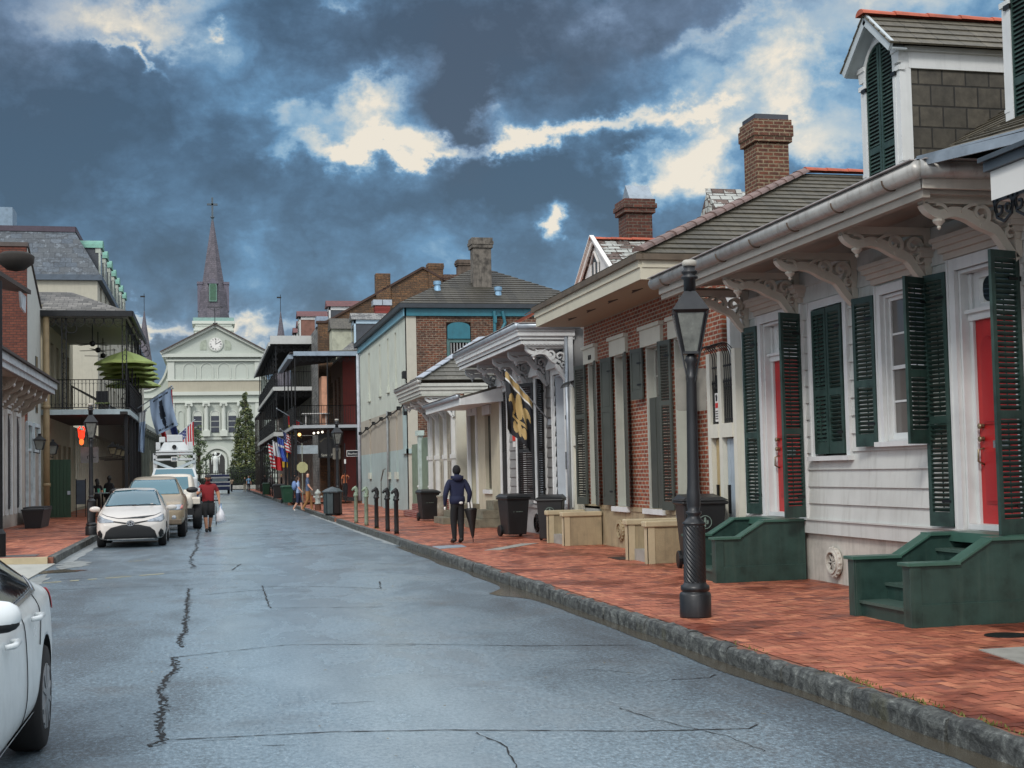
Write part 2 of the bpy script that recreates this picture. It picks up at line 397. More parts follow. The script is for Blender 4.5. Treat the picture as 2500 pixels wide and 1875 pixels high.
# ---------------------------------------------------------------- palette
def pal():
    g=dict(
    cream=P('cream_clapboard',rgb(196,198,193),.6,streak=.35,var=.07,scale=1.3,dirt=rgb(140,138,128)),
    whitet=P('white_trim',rgb(208,210,208),.5,streak=.2,var=.06),
    soff=P('soffit_taupe',rgb(150,143,132),.65,var=.08),
    green=P('shutter_green',rgb(40,62,56),.45,var=.28,scale=7,bmp=.12,streak=.35,dirt=rgb(78,92,84)),
    stoopg=P('stoop_green',rgb(42,66,60),.42,var=.24,scale=5,streak=.5,bmp=.15,dirt=rgb(66,84,76)),
    red=P('door_red',rgb(172,32,32),.42,var=.12,scale=5,streak=.25,bmp=.08),
    iron=P('black_iron',rgb(24,25,27),.42,metal=.3,var=.3,bmp=.1),
    lamp=P('lamp_black_paint',rgb(30,32,35),.38,var=.3,bmp=.2,bs=60,streak=.3,dirt=rgb(70,70,66)),
    gutter=P('zinc_gutter',rgb(166,165,160),.42,metal=.35,var=.14,streak=.55,dirt=rgb(98,84,72)),
    lead=P('lead_flashing',rgb(150,160,168),.45,metal=.4,var=.2),
    terra=P('terracotta_ridge',rgb(168,86,62),.7,var=.25,scale=4),
    ridgeb=P('brown_ridge_tile',rgb(112,92,86),.65,var=.3,scale=4),
    slateg=slate('slate_olive',rgb(82,78,66),rgb(96,90,76)),
    slated=slate('slate_dormer',rgb(78,74,66),rgb(92,87,76),.34,.27),
    glassd=glass('window_glass'),
    glassc=glass('curtained_glass',rgb(96,92,88),.12),
    dark=P('dark_interior',rgb(20,20,21),.8,var=.1),
    tan=P('tan_stucco',rgb(154,139,110),.8,var=.16,scale=3,bmp=.6,bs=45,streak=.55,dirt=rgb(108,98,80)),
    tanl=P('tan_stucco_cap',rgb(178,164,134),.8,var=.1,bmp=.3),
    conc=P('concrete',rgb(150,148,140),.85,var=.18,bmp=.4,bs=50),
    grayp=P('gray_clapboard',rgb(134,134,132),.6,streak=.3,var=.07,scale=1.3),
    grayg=P('sage_trim',rgb(168,170,160),.55,var=.06,streak=.15),
    darkg=P('charcoal_green_shutter',rgb(64,68,62),.5,var=.12,bmp=.05),
    blackp=P('black_shutter',rgb(34,35,36),.5,var=.2,bmp=.05),
    brickr=brick('brick_red_pointed',rgb(126,60,42),rgb(158,84,54),rgb(168,156,138),.2,.075,.013,.45),
    brickc=brick('brick_chimney_old',rgb(84,50,38),rgb(112,64,44),rgb(136,120,96),.24,.085,.016,.5,pale=.3),
    brickk=brick('brick_chimney_dark',rgb(76,46,38),rgb(104,58,44),rgb(104,92,80),.22,.08,.012,.5),
    brickd=brick('brick_dark_old',rgb(84,50,38),rgb(124,72,48),rgb(140,124,106),.26,.095,.016,.7,patch=rgb(52,42,36),patchamt=.65,pale=.6),
    brickb=brick('brick_brown_gable',rgb(100,74,54),rgb(132,96,64),rgb(92,78,60),.42,.15,.02,.7,patch=rgb(62,50,40),patchamt=.7,pale=.3),
    stone=P('painted_stone_foundation',rgb(186,182,172),.85,var=.16,scale=3,bmp=.6,bs=14,streak=.4,dirt=rgb(120,116,104)),
    binb=P('bin_black_plastic',rgb(28,29,30),.45,var=.15,bmp=.05),
    chrome=P('chrome',rgb(190,192,195),.2,metal=.9,var=.05,bmp=0),
    silver=P('galvanised_steel',rgb(165,172,178),.4,metal=.5,var=.12),
    white=P('gloss_white',rgb(222,220,214),.35,var=.03,bmp=0),
    )
    return g
g=pal()
# ================================================================= GROUND
def m_asphalt():
    m,nt,b=newmat('wet_asphalt');uv=N(nt,'ShaderNodeUVMap').outputs[0]
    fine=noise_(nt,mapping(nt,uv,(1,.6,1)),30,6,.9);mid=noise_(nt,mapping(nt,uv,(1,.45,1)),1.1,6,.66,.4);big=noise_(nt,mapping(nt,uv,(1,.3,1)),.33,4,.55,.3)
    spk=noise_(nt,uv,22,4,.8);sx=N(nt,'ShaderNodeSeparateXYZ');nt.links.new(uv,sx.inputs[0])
    sheen_lane=math_(nt,'POWER',2.718,math_(nt,'MULTIPLY',math_(nt,'POWER',math_(nt,'DIVIDE',math_(nt,'SUBTRACT',sx.outputs[0],1.3),1.6),2),-1))  # band along the road that carries the painted sky sheen and extra wetness
    v=math_(nt,'ADD',math_(nt,'MULTIPLY',math_(nt,'SUBTRACT',fine.outputs[0],.5),1.7),math_(nt,'MULTIPLY',math_(nt,'SUBTRACT',mid.outputs[0],.5),.5));v=math_(nt,'ADD',math_(nt,'ADD',v,.43),math_(nt,'MULTIPLY',sheen_lane,.24))
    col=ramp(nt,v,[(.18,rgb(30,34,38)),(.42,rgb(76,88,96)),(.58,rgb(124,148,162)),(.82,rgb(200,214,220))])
    col=mix(nt,math_(nt,'MULTIPLY',math_(nt,'MULTIPLY',sheen_lane,mid.outputs[0]),.62),col,rgb(170,196,208))  # pale blue mixed into the base colour imitates sky reflected by the road
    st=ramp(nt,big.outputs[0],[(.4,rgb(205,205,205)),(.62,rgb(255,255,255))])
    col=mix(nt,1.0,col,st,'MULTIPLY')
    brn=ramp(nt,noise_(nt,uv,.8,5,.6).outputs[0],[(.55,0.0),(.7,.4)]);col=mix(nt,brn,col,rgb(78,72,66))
    nt.links.new(col,b.inputs['Base Color'])
    # wet film: smooth in the wheel tracks and the middle, rough where it has dried
    w=math_(nt,'ADD',math_(nt,'MULTIPLY',mid.outputs[0],1.0),math_(nt,'MULTIPLY',sheen_lane,.30));w=math_(nt,'ADD',w,math_(nt,'MULTIPLY',big.outputs[0],.5))
    ro=ramp(nt,w,[(.76,.5),(.95,.32),(1.15,.2)])
    nt.links.new(ro,b.inputs['Roughness']);b.inputs['Specular IOR Level'].default_value=.8
    wet=ramp(nt,w,[(.78,.1),(1.02,1.0)]);nt.links.new(wet,b.inputs['Coat Weight']);b.inputs['Coat Roughness'].default_value=.3;b.inputs['Coat IOR'].default_value=1.5
    bs=ramp(nt,w,[(.7,1.0),(1.05,.4)])
    h=math_(nt,'MULTIPLY',math_(nt,'ADD',fine.outputs[0],math_(nt,'MULTIPLY',spk.outputs[0],.6)),bs)
    bump(nt,b,h,1.0,.010);return m
def m_pave():
    m,nt,b=newmat('brick_paving');a=N(nt,'ShaderNodeAttribute',attribute_name='tone');uv=N(nt,'ShaderNodeUVMap').outputs[0]
    n1=noise_(nt,uv,30,4,.7);col=mix(nt,1.0,a.outputs[0],ramp(nt,n1.outputs[0],[(.3,.72),(.7,1.15)]),'MULTIPLY')
    n2=noise_(nt,mapping(nt,uv,(1,.8,1)),.75,5,.62,.4);wet=ramp(nt,n2.outputs[0],[(.5,0.0),(.6,1.0)])
    col=mix(nt,math_(nt,'MULTIPLY',wet,.85),col,mix(nt,1.0,col,rgb(176,140,132),'MULTIPLY'))
    nt.links.new(col,b.inputs['Base Color']);nt.links.new(ramp(nt,math_(nt,'ADD',wet,math_(nt,'MULTIPLY',n1.outputs[0],.1)),[(0,.62),(1,.34)]),b.inputs['Roughness'])
    bump(nt,b,n1.outputs[0],.35,.004);return m
def m_kerb():
    m,nt,b=newmat('granite_kerb');ob=N(nt,'ShaderNodeTexCoord').outputs['Object']
    n1=noise_(nt,ob,7,8,.78,.6);n2=noise_(nt,ob,30,5,.7)
    col=ramp(nt,n1.outputs[0],[(.34,rgb(28,29,28)),(.46,rgb(62,64,62)),(.58,rgb(100,103,99)),(.74,rgb(168,169,162))])
    mo=ramp(nt,noise_(nt,ob,2.3,4,.6).outputs[0],[(.6,0.0),(.72,.5)]);col=mix(nt,mo,col,rgb(86,84,56))
    nt.links.new(col,b.inputs['Base Color']);b.inputs['Roughness'].default_value=.55;bump(nt,b,math_(nt,'ADD',n2.outputs[0],n1.outputs[0]),.8,.02);return m
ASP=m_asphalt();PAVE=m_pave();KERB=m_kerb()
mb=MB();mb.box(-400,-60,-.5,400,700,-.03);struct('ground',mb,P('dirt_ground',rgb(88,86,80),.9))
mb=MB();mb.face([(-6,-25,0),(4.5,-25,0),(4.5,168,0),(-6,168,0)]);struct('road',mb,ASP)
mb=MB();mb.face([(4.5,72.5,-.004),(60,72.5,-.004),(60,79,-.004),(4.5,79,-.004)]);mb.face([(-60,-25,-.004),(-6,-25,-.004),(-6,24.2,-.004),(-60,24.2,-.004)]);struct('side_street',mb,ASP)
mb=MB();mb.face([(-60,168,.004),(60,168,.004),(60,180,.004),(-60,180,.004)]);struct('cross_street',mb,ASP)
# right pavement -------------------------------------------------
def herring(x0,x1,y0,y1,z,w=.1,seed=1,keep=None):
    rnd=random.Random(seed);v=[];f=[];tone=[]
    nx=int((x1-x0)/w)+2;ny=int((y1-y0)/w)+2
    def q(a,b,c,d):
        a=max(a,x0);c=min(c,x1)
        if c-a<.02: return
        if keep and not keep((a+c)/2,(b+d)/2): return
        e=.002;k=len(v);zz=[z+rnd.uniform(-.0012,.0012) for _ in range(4)];t=rnd.uniform(-.0015,.0015)
        v.extend([(a+e,b+e,zz[0]+t),(c-e,b+e,zz[1]+t),(c-e,d-e,zz[2]+t),(a+e,d-e,zz[3]+t)]);f.append((k,k+1,k+2,k+3))
        h=rnd.random();m=rnd.uniform(.8,1.14)
        c0=(182,108,80) if h<.5 else ((166,94,70) if h<.78 else ((198,126,94) if h<.93 else (140,82,66)))
        tone.append(tuple(min(1,lin(u)*m) for u in c0)+(1,))
    for i in range(-1,nx):
        for j in range(-1,ny):
            d=(i-j)%4
            if d==0:q(x0+i*w,y0+j*w,x0+(i+2)*w,y0+(j+1)*w)
            elif d==3:q(x0+i*w,y0+j*w,x0+(i+1)*w,y0+(j+2)*w)
    return v,f,tone
def pave(name,parts):
    V=[];F=[];T=[]
    for v,f,t in parts:
        k=len(V);V+=v;F+=[tuple(a+k for a in q) for q in f];T+=t
    me=bpy.data.meshes.new(name);me.from_pydata(V,[],F);at=me.color_attributes.new('tone','FLOAT_COLOR','CORNER')
    uv=me.uv_layers.new(name='UVMap')
    for p in me.polygons:
        for li in p.loop_indices:
            at.data[li].color=T[p.index];co=me.vertices[me.loops[li].vertex_index].co;uv.data[li].uv=(co.x,co.y)
    me.materials.append(PAVE);o=bpy.data.objects.new(name,me);COL.objects.link(o);o['kind']='structure';return o
pave('sidewalk',[herring(4.6,8.2,5.6,47.5,.153),herring(4.64,8.2,49.8,72,.153,w=.2,seed=3)])
pave('sidewalk',[herring(-6.9,-3.34,29.5,62,.153,w=.14,seed=5),herring(-6.9,-3.34,62,168,.153,w=.4,seed=6),herring(4.64,8.2,79.3,168,.153,w=.4,seed=8)])
mb=MB()
mb.box(4.5,5.0,-.2,9.5,48.4,.146);mb.box(4.5,49.4,-.2,9.5,72.4,.146);mb.box(4.5,79.2,-.2,9.5,168,.146)
mb.box(-9,29.4,-.2,-3.2,168,.146)
mb.box(-9,-25,-.2,-3.2,24.2,.146)
struct('paving_bed',mb,P('sand_joint',rgb(128,84,66),.95,bmp=.2))
mb=MB();mb.hexa([(4.5,48.4,0.003),(9.5,48.4,.003),(9.5,49.4,.003),(4.5,49.4,.003),(4.5,48.4,.01),(9.5,48.4,.15),(9.5,49.4,.15),(4.5,49.4,.01)])
mb.hexa([(-9,24.2,.003),(-3.15,24.2,.003),(-3.15,29.4,.003),(-9,29.4,.003),(-9,24.2,.14),(-3.15,24.2,.02),(-3.15,29.4,.02),(-9,29.4,.14)])
struct('driveway',mb,P('apron_concrete',rgb(168,168,160),.7,var=.12,streak=.2,bmp=.3))
# kerb stones
def kerb(x0,x1,segs,h=.158,seed=2):
    rnd=random.Random(seed);bm=bmesh.new()
    for (a,b) in segs:
        y=a
        while y<b-.2:
            L=min(rnd.uniform(.7,1.5),b-y);yy=y+L
            if b-yy<.4: yy=b
            near=y<26
            nx,ny,nz=(4,max(3,int((yy-y)/.11)),4) if near else (1,2,1)
            j=rnd.uniform(-.012,.012);g0=bmesh.ops.create_grid(bm,x_segments=1,y_segments=1,size=.5)
            bmesh.ops.delete(bm,geom=g0['verts'],context='VERTS')
            vs={}
            def vert(i,jj,k):
                if (i,jj,k) in vs: return vs[(i,jj,k)]
                u,v_,w=i/nx,jj/ny,k/nz
                p=Vector((x0+j+(x1-x0)*u,y+.012+(yy-y-.024)*v_,-.05+(h+.05)*w+j*.6))
                if near:
                    n=noise.noise_vector(p*5)*.02+noise.noise_vector(p*15)*.011
                    ed=sum(1 for t in (u,w) if t in (0,1))
                    if w==1 and u in (0,1): p.z-=.014;p.x+=.014*(1 if u==0 else -1)
                    if v_ in (0,1): p.z-=.007*(w==1)
                    p+=Vector((n.x*(.3+.7*w),n.y*.3,n.z*(1 if w>0 else 0)))
                vs[(i,jj,k)]=bm.verts.new(p);return vs[(i,jj,k)]
            def fq(*q): bm.faces.new([vert(*t) for t in q])
            for jj in range(ny):
                for k in range(nz):
                    fq((0,jj,k),(0,jj,k+1),(0,jj+1,k+1),(0,jj+1,k));fq((nx,jj,k),(nx,jj+1,k),(nx,jj+1,k+1),(nx,jj,k+1))
                for i in range(nx): fq((i,jj,nz),(i+1,jj,nz),(i+1,jj+1,nz),(i,jj+1,nz))
            for i in range(nx):
                for k in range(nz):
                    fq((i,0,k),(i+1,0,k),(i+1,0,k+1),(i,0,k+1));fq((i,ny,k),(i,ny,k+1),(i+1,ny,k+1),(i+1,ny,k))
            y=yy
    bmesh.ops.recalc_face_normals(bm,faces=bm.faces)
    me=bpy.data.meshes.new('kerb');bm.to_mesh(me);bm.free();me.materials.append(KERB)
    for p in me.polygons:p.use_smooth=False
    o=bpy.data.objects.new('kerb',me);COL.objects.link(o);o['kind']='structure'
kerb(4.45,4.6,[(4,48.3),(49.5,72.3),(79.2,168)]);kerb(-3.33,-3.16,[(-10,24.0),(29.6,168)],seed=4)
mb=MB();mb.hexa([(-9,29.3,0),(-3.3,29.3,0),(-3.3,29.5,0),(-9,29.5,0),(-9,29.3,.16),(-3.3,29.3,.16),(-3.3,29.5,.16),(-9,29.5,.16)]);struct('kerb',mb,g['tanl'])
# gutter water along the right kerb
def m_water():
    m,nt,b=newmat('gutter_water');b.inputs['Base Color'].default_value=rgb(74,68,56);b.inputs['Roughness'].default_value=.2;b.inputs['Specular IOR Level'].default_value=.8
    uv=N(nt,'ShaderNodeUVMap').outputs[0];bump(nt,b,noise_(nt,uv,4,3).outputs[0],.05,.01);return m
WAT=m_water()
mb=MB();rr=random.Random(3);ys=[4+i*.35 for i in range(80)];L=[]
for i,y in enumerate(ys):
    wdt=.17+.1*noise.noise(Vector((y*.5,0,3)))+.03*noise.noise(Vector((y*3,0,1)))+(.42*math.exp(-((y-18.6)/.6)**2))
    L.append((4.45-wdt,y,.004))
for a,b in zip(L,L[1:]): mb.face([a,(4.46,a[1],.004),(4.46,b[1],.004),b])
mb.build('gutter_water',WAT)['kind']='structure'
mb=MB();L=[]
for i in range(46):
    y=32.3+i*.6;wdt=.15+.08*noise.noise(Vector((y,5,3)));L.append((4.45-wdt,y,.004))
for a,b in zip(L,L[1:]): mb.face([a,(4.46,a[1],.004),(4.46,b[1],.004),b])
mb.build('gutter_concrete',P('gutter_concrete',rgb(150,156,156),.4,var=.2))['kind']='structure'
mb=MB();L=[]
for i in range(50):
    y=29.6+i*.6;wdt=.32+.1*noise.noise(Vector((y,9,3)));L.append((-3.17+wdt,y,.004))
for a,b in zip(L,L[1:]): mb.face([a,(-3.18,a[1],.004),(-3.18,b[1],.004),b])
mb.build('gutter_concrete',MATS['gutter_concrete'])['kind']='structure'
# cracks, patches and faded lines
def crack(path,w,jit,mb,rnd,z=.004,step=.05):
    pts=[]
    for (a,b) in zip(path,path[1:]):
        d=math.hypot(b[0]-a[0],b[1]-a[1]);n=max(1,int(d/step))
        for i in range(n): t=i/n;pts.append((a[0]+(b[0]-a[0])*t,a[1]+(b[1]-a[1])*t))
    pts.append(path[-1]);P2=[]
    for i,(x,y) in enumerate(pts):
        ww=w*rnd.uniform(.25,1.2);jx=rnd.gauss(0,jit);jy=rnd.gauss(0,jit*.5);P2.append((x+jx,y+jy,ww))
    for (a,b) in zip(P2,P2[1:]):
        d=Vector((b[0]-a[0],b[1]-a[1]));
        if d.length<1e-5: continue
        n=Vector((-d.y,d.x)).normalized()
        mb.face([(a[0]-n.x*a[2]/2,a[1]-n.y*a[2]/2,z),(a[0]+n.x*a[2]/2,a[1]+n.y*a[2]/2,z),(b[0]+n.x*b[2]/2,b[1]+n.y*b[2]/2,z),(b[0]-n.x*b[2]/2,b[1]-n.y*b[2]/2,z)])
mb=MB();rr=random.Random(5)
main=[(-.39,9.11),(-.33,9.33),(-.37,9.92),(-.37,10.98),(-.42,11.42),(-.39,12.04),(-.32,12.72),(-.36,13.53)]
up=[(-.29,14.28),(-.34,14.91),(-.29,15.7),(-.3,17.28),(-.32,19.88),(-.33,21.77)]
for pth in (main,up): crack(pth,.03,.018,mb,rr,step=.03);crack([(x+.02,y) for x,y in pth],.016,.028,mb,rr,step=.06,z=.0045)
crack([(-.29,26.44),(-.39,28.95),(-.37,31.6),(-.3,34),(-.35,43.7),(-.3,60)],.05,.03,mb,rr,step=.15)
for pth,w in [([(-.33,9.3),(.82,9.2),(1.58,9.0),(2.77,8.54),(3.48,8.38),(3.59,8.49)],.022),([(-.34,13.52),(.77,14.04),(1.98,13.61),(3.1,13.0),(4.13,12.65)],.022),
   ([(.81,21.74),(.77,18.01),(2.23,17.5)],.022),([(.81,21.58),(1.67,21.14),(2.53,20.31),(2.67,21.63)],.025),([(-.33,20.35),(.78,20.97)],.03),([(3.7,10.5),(4.02,10.49),(4.12,10.62)],.018),
   ([(1.72,8.85),(1.82,8.4),(1.75,7.74)],.016),([(2.9,9.4),(3.0,8.9),(3.25,8.2),(3.3,7.7)],.012),([(-2.6,24.8),(.4,25.6),(.6,27.3),(-.4,27.7)],.035),([(-3,22.6),(-.35,22.4)],.03),
   ([(-.3,33),(3.8,33.6)],.05),([(-.3,41),(4.2,40)],.07),([(-3,52),(4.2,53)],.1),([(-.3,66),(4.2,65)],.12),([(.2,90),(4,89)],.2),([(3.2,11.3),(3.6,10.9)],.012)]:
    crack(pth,w,.006,mb,rr,step=.07)
for i in range(26):   # short hairlines
    x=rr.uniform(-2.6,4);y=rr.uniform(8,30);crack([(x,y),(x+rr.uniform(-.35,.35),y+rr.uniform(-.05,.05))],.012,.006,mb,rr)
mb.build('road_crack',P('tar_crack',rgb(26,26,27),.8,bmp=0))['kind']='structure'
mb=MB();rr=random.Random(9)
for (a,b,w) in [((-2.79,24.12),(-.82,25.32),.14),((-1.71,29.36),(-1.26,29.8),.12)]:
    n=14
    for i in range(n):
        if rr.random()<.12: continue
        t0,t1=i/n,(i+1)/n;ww=w*rr.uniform(.6,1)
        p=lambda t:(a[0]+(b[0]-a[0])*t,a[1]+(b[1]-a[1])*t)
        p0,p1=p(t0),p(t1);mb.face([(p0[0],p0[1]-ww/2,.0048),(p1[0],p1[1]-ww/2,.0048),(p1[0],p1[1]+ww/2,.0048),(p0[0],p0[1]+ww/2,.0048)])
mb.build('road_marking',P('faded_yellow_line',rgb(176,170,134),.7,var=.3))['kind']='structure'
def blobpatch(mb,cx,cy,rx,ry,z,seed,n=60):
    mb.face([(cx+rx*(1+.8*noise.noise(Vector((math.cos(t)*2.4,math.sin(t)*2.4,seed))))*math.cos(t),cy+ry*(1+.8*noise.noise(Vector((math.cos(t)*1.4,math.sin(t)*1.4,seed+5))))*math.sin(t),z) for t in [2*PI*i/n for i in range(n)]])
mb=MB();blobpatch(mb,-2.75,29.0,.3,1.0,.006,1);blobpatch(mb,-2.72,20.4,.2,.7,.006,2);blobpatch(mb,-2.95,24.6,.16,1.3,.0056,4)
mb.build('road_patch',P('pale_concrete_patch',rgb(128,132,130),.6,var=.25))['kind']='structure'
mb=MB()
for x in [0]:
    blobpatch(mb,-3.0,27.0,.55,.5,.0075,8)
mb.build('gutter_puddle',WAT)['kind']='structure'
# litter leaves and chips on the road
mb=MB();rr=random.Random(21)
for i in range(90):
    x=rr.uniform(-2.8,4.3);y=rr.uniform(7.5,24);s=rr.uniform(.006,.02);a=rr.uniform(0,PI)
    mb.face([(x+s*math.cos(a+k*PI/2)*(1,.5,1,.5)[k],y+s*math.sin(a+k*PI/2)*(1,.5,1,.5)[k],.008+rr.uniform(0,.006)) for k in range(4)])
o=mb.build('leaf_litter',P('dry_leaf_chips',rgb(140,126,92),.8,var=.5,scale=1));o['kind']='stuff';tag(o,'tiny dry leaves and pale chips scattered over the wet road','leaf litter')
rr=random.Random(4);mb=MB()
for (cx,cy,n) in [(4.61,9.1,70),(4.61,8.2,60),(4.61,7.4,40),(4.75,38.9,60),(4.61,11.2,20)]:
    for i in range(n):
        x=cx+rr.gauss(0,.025);y=cy+rr.gauss(0,.22);h=rr.uniform(.008,.03);a=rr.uniform(0,PI);d=.008
        mb.face([(x-d*math.cos(a),y-d*math.sin(a),.15),(x+d*math.cos(a),y+d*math.sin(a),.15),(x+rr.gauss(0,.01),y+rr.gauss(0,.01),.155+h)])
o=mb.build('moss',P('moss_green',rgb(96,100,48),.9,var=.3));o['kind']='stuff';tag(o,'small tufts of moss and weeds in the kerb joint','moss')
# covers and slabs let into the pavement
def cover(name,label,cat,pts,mat,z=.158,t=.02):
    c=Vector((sum(p[0] for p in pts)/len(pts),sum(p[1] for p in pts)/len(pts),0));mb=MB();mb.prism([(p[0]-c.x,p[1]-c.y) for p in pts],(0,0,0),(1,0,0),(0,1,0),(0,0,t))
    o=mb.build(name,mat);o.location=(c.x,c.y,z-t+.004);tag(o,label,cat);return o
cover('concrete_slab','pale concrete slab set in the brick pavement before the nearest green steps','slab',[(6.15,9.2),(6.9,9.2),(6.9,10.15),(6.3,10.15)],g['conc'])
cover('utility_cover','dark iron cover in the brick pavement right of the nearest green steps','utility cover',[(7.05+.2*math.cos(t*.4),10.9+.17*math.sin(t*.4)) for t in range(16)],g['iron'])
cover('utility_cover','dark flat cover near the foot of the second tan stoop','utility cover',[(6.95,22.3),(7.25,22.3),(7.25,23.0),(6.95,23.0)],g['iron'])
cover('concrete_slab','narrow pale concrete slab between the wheeled bin and the gray cottage','slab',[(5.4,26.4),(5.75,26.4),(7.0,28.3),(6.6,28.3)],g['conc'])
cover('concrete_slab','bluish concrete slab in the pavement by the feet of the man in navy','slab',[(4.66,27.4),(5.3,27.8),(5.35,28.7),(4.66,28.4)],P('slab_bluish',rgb(138,148,156),.5,var=.15))
cover('utility_cover','dark cover in the left pavement near the driveway corner','utility cover',[(-4.4,29.9),(-3.6,29.9),(-3.6,30.6),(-4.4,30.6)],P('cover_gray',rgb(82,80,80),.6))
# ================================================================= shared house parts
XF=8.1
def shutter(parent,mat,h,t,z0,z1,kind='louvre',thick=.035,midz=None,label=None,name='shutter',n=None,hinge=True):
    """leaf from hinge h=(x,y) to tip t=(x,y)"""
    mb=MB();hx,hy=h;tx,ty=t;d=Vector((tx-hx,ty-hy,0));w=d.length;d/=w;nn=Vector((-d.y,d.x,0));H=Vector((hx,hy,0))
    st=.055
    def bx(u0,u1,a,b,o0,o1):
        p=[H+d*u+nn*o for u,o in ((u0,o0),(u1,o0),(u1,o1),(u0,o1))]
        mb.hexa([(q.x,q.y,a) for q in p]+[(q.x,q.y,b) for q in p])
    T=thick/2
    bx(0,st,z0,z1,-T,T);bx(w-st,w,z0,z1,-T,T)
    mids=[midz] if midz else []
    rails=[z0]+mids+[z1]
    bx(st,w-st,z0,z0+.16,-T,T);bx(st,w-st,z1-.075,z1,-T,T)
    if kind=='louvre' and not mids: mids=[z0+(z1-z0)*.42]
    for m in mids: bx(st,w-st,m-.045,m+.045,-T,T)
    zs=[z0+.16]+[x for m in mids for x in (m-.045,m+.045)]+[z1-.075]
    for a,b in zip(zs[::2],zs[1::2]):
        if kind=='panel' or (kind=='mixed' and a==zs[0]):
            bx(st,w-st,a,b,-T*.5,T*.5);bx(st+.03,w-st-.03,a+.03,b-.03,-T*.8,T*.8)
        else:
            k=int((b-a)/.052)
            for i in range(k):
                z=a+(i+.5)*(b-a)/k;s=.016;q=.021
                p=[H+d*u+nn*o for u,o in ((st,-T*.8),(w-st,-T*.8),(w-st,T*.8),(st,T*.8))]
                mb.hexa([(p[0].x,p[0].y,z-q),(p[1].x,p[1].y,z-q),(p[2].x,p[2].y,z+q-.009),(p[3].x,p[3].y,z+q-.009),(p[0].x,p[0].y,z-q+.009),(p[1].x,p[1].y,z-q+.009),(p[2].x,p[2].y,z+q),(p[3].x,p[3].y,z+q)])
            p=H+d*(w/2)-nn*(T+.006);mb.box(p.x-.006,p.y-.006,a+.05,p.x+.006,p.y+.006,b-.04)
    o=mb.build(name,mat,parent)
    if label:o['label']=label
    if hinge:
        for z in (z0+.28,z1-.28):
            hb=MB();q=H+d*.03;hb.beam((hx+.02,hy,z),(q.x,q.y,z),.03,.05);hb.beam((q.x+nn.x*T,q.y+nn.y*T,z),(q.x+d.x*.14+nn.x*T,q.y+d.y*.14+nn.y*T,z),.012,.03)
            hb.build('hinge',g['iron'],o)
    return o
def casing(mb,xf,s,y0,y1,z0,z1,w=.12,o=.05,sill=True,sillw=.06):
    fb(mb,xf,s,y0-w,y0,z0,z1+w,.0,o);fb(mb,xf,s,y1,y1+w,z0,z1+w,.0,o);fb(mb,xf,s,y0,y1,z1,z1+w,0,o)
    fb(mb,xf,s,y0-w-.012,y0-w+.02,z0,z1+w,0,o+.014);fb(mb,xf,s,y1+w-.02,y1+w+.012,z0,z1+w,0,o+.014)
    if sill: fb(mb,xf,s,y0-w-.04,y1+w+.04,z0-sillw,z0,0,o+.06)
def crown(mb,xf,s,y0,y1,z,h=.22,o=.2):
    for i,(a,b,d) in enumerate([(0,.3,.35),(.3,.55,.6),(.55,.8,.85),(.8,1,1)]):
        fb(mb,xf,s,y0-o*d*.5,y1+o*d*.5,z+h*a,z+h*b,0,o*d)
def sash(parent,xf,s,y0,y1,z0,z1,rec,mat,gm,cols=2,rows=3,name='window'):
    mb=MB();f=.045;zm=(z0+z1)/2
    X=-rec
    fb(mb,xf,s,y0,y0+f,z0,z1,X,X+.05);fb(mb,xf,s,y1-f,y1,z0,z1,X,X+.05);fb(mb,xf,s,y0+f,y1-f,z0,z0+f*1.6,X,X+.05);fb(mb,xf,s,y0+f,y1-f,z1-f,z1,X,X+.05);fb(mb,xf,s,y0+f,y1-f,zm-f/2,zm+f/2,X,X+.06)
    for i in range(1,cols): y=y0+(y1-y0)*i/cols;fb(mb,xf,s,y-.012,y+.012,z0+f*1.6,zm-f/2,X+.008,X+.042);fb(mb,xf,s,y-.012,y+.012,zm+f/2,z1-f,X+.008,X+.042)
    for a,b in ((z0+f,zm),(zm,z1-f)):
        for i in range(1,rows): z=a+(b-a)*i/rows;fb(mb,xf,s,y0+f,y1-f,z-.012,z+.012,X+.009,X+.041)
    w=mb.build(name,mat,parent)
    mb=MB();fb(mb,xf,s,y0+.01,y1-.01,z0+.01,z1-.01,X+.015,X+.03);mb.build('pane',gm,w)
    return w
def reveal(mb,xf,s,y0,y1,z0,z1,d,t=.04):
    fb(mb,xf,s,y0,y0+t,z0,z1,-d,-.002);fb(mb,xf,s,y1-t,y1,z0,z1,-d,-.002);fb(mb,xf,s,y0+t,y1-t,z1-t,z1,-d,-.003);fb(mb,xf,s,y0+t,y1-t,z0-.0,z0+.03,-d,-.001)
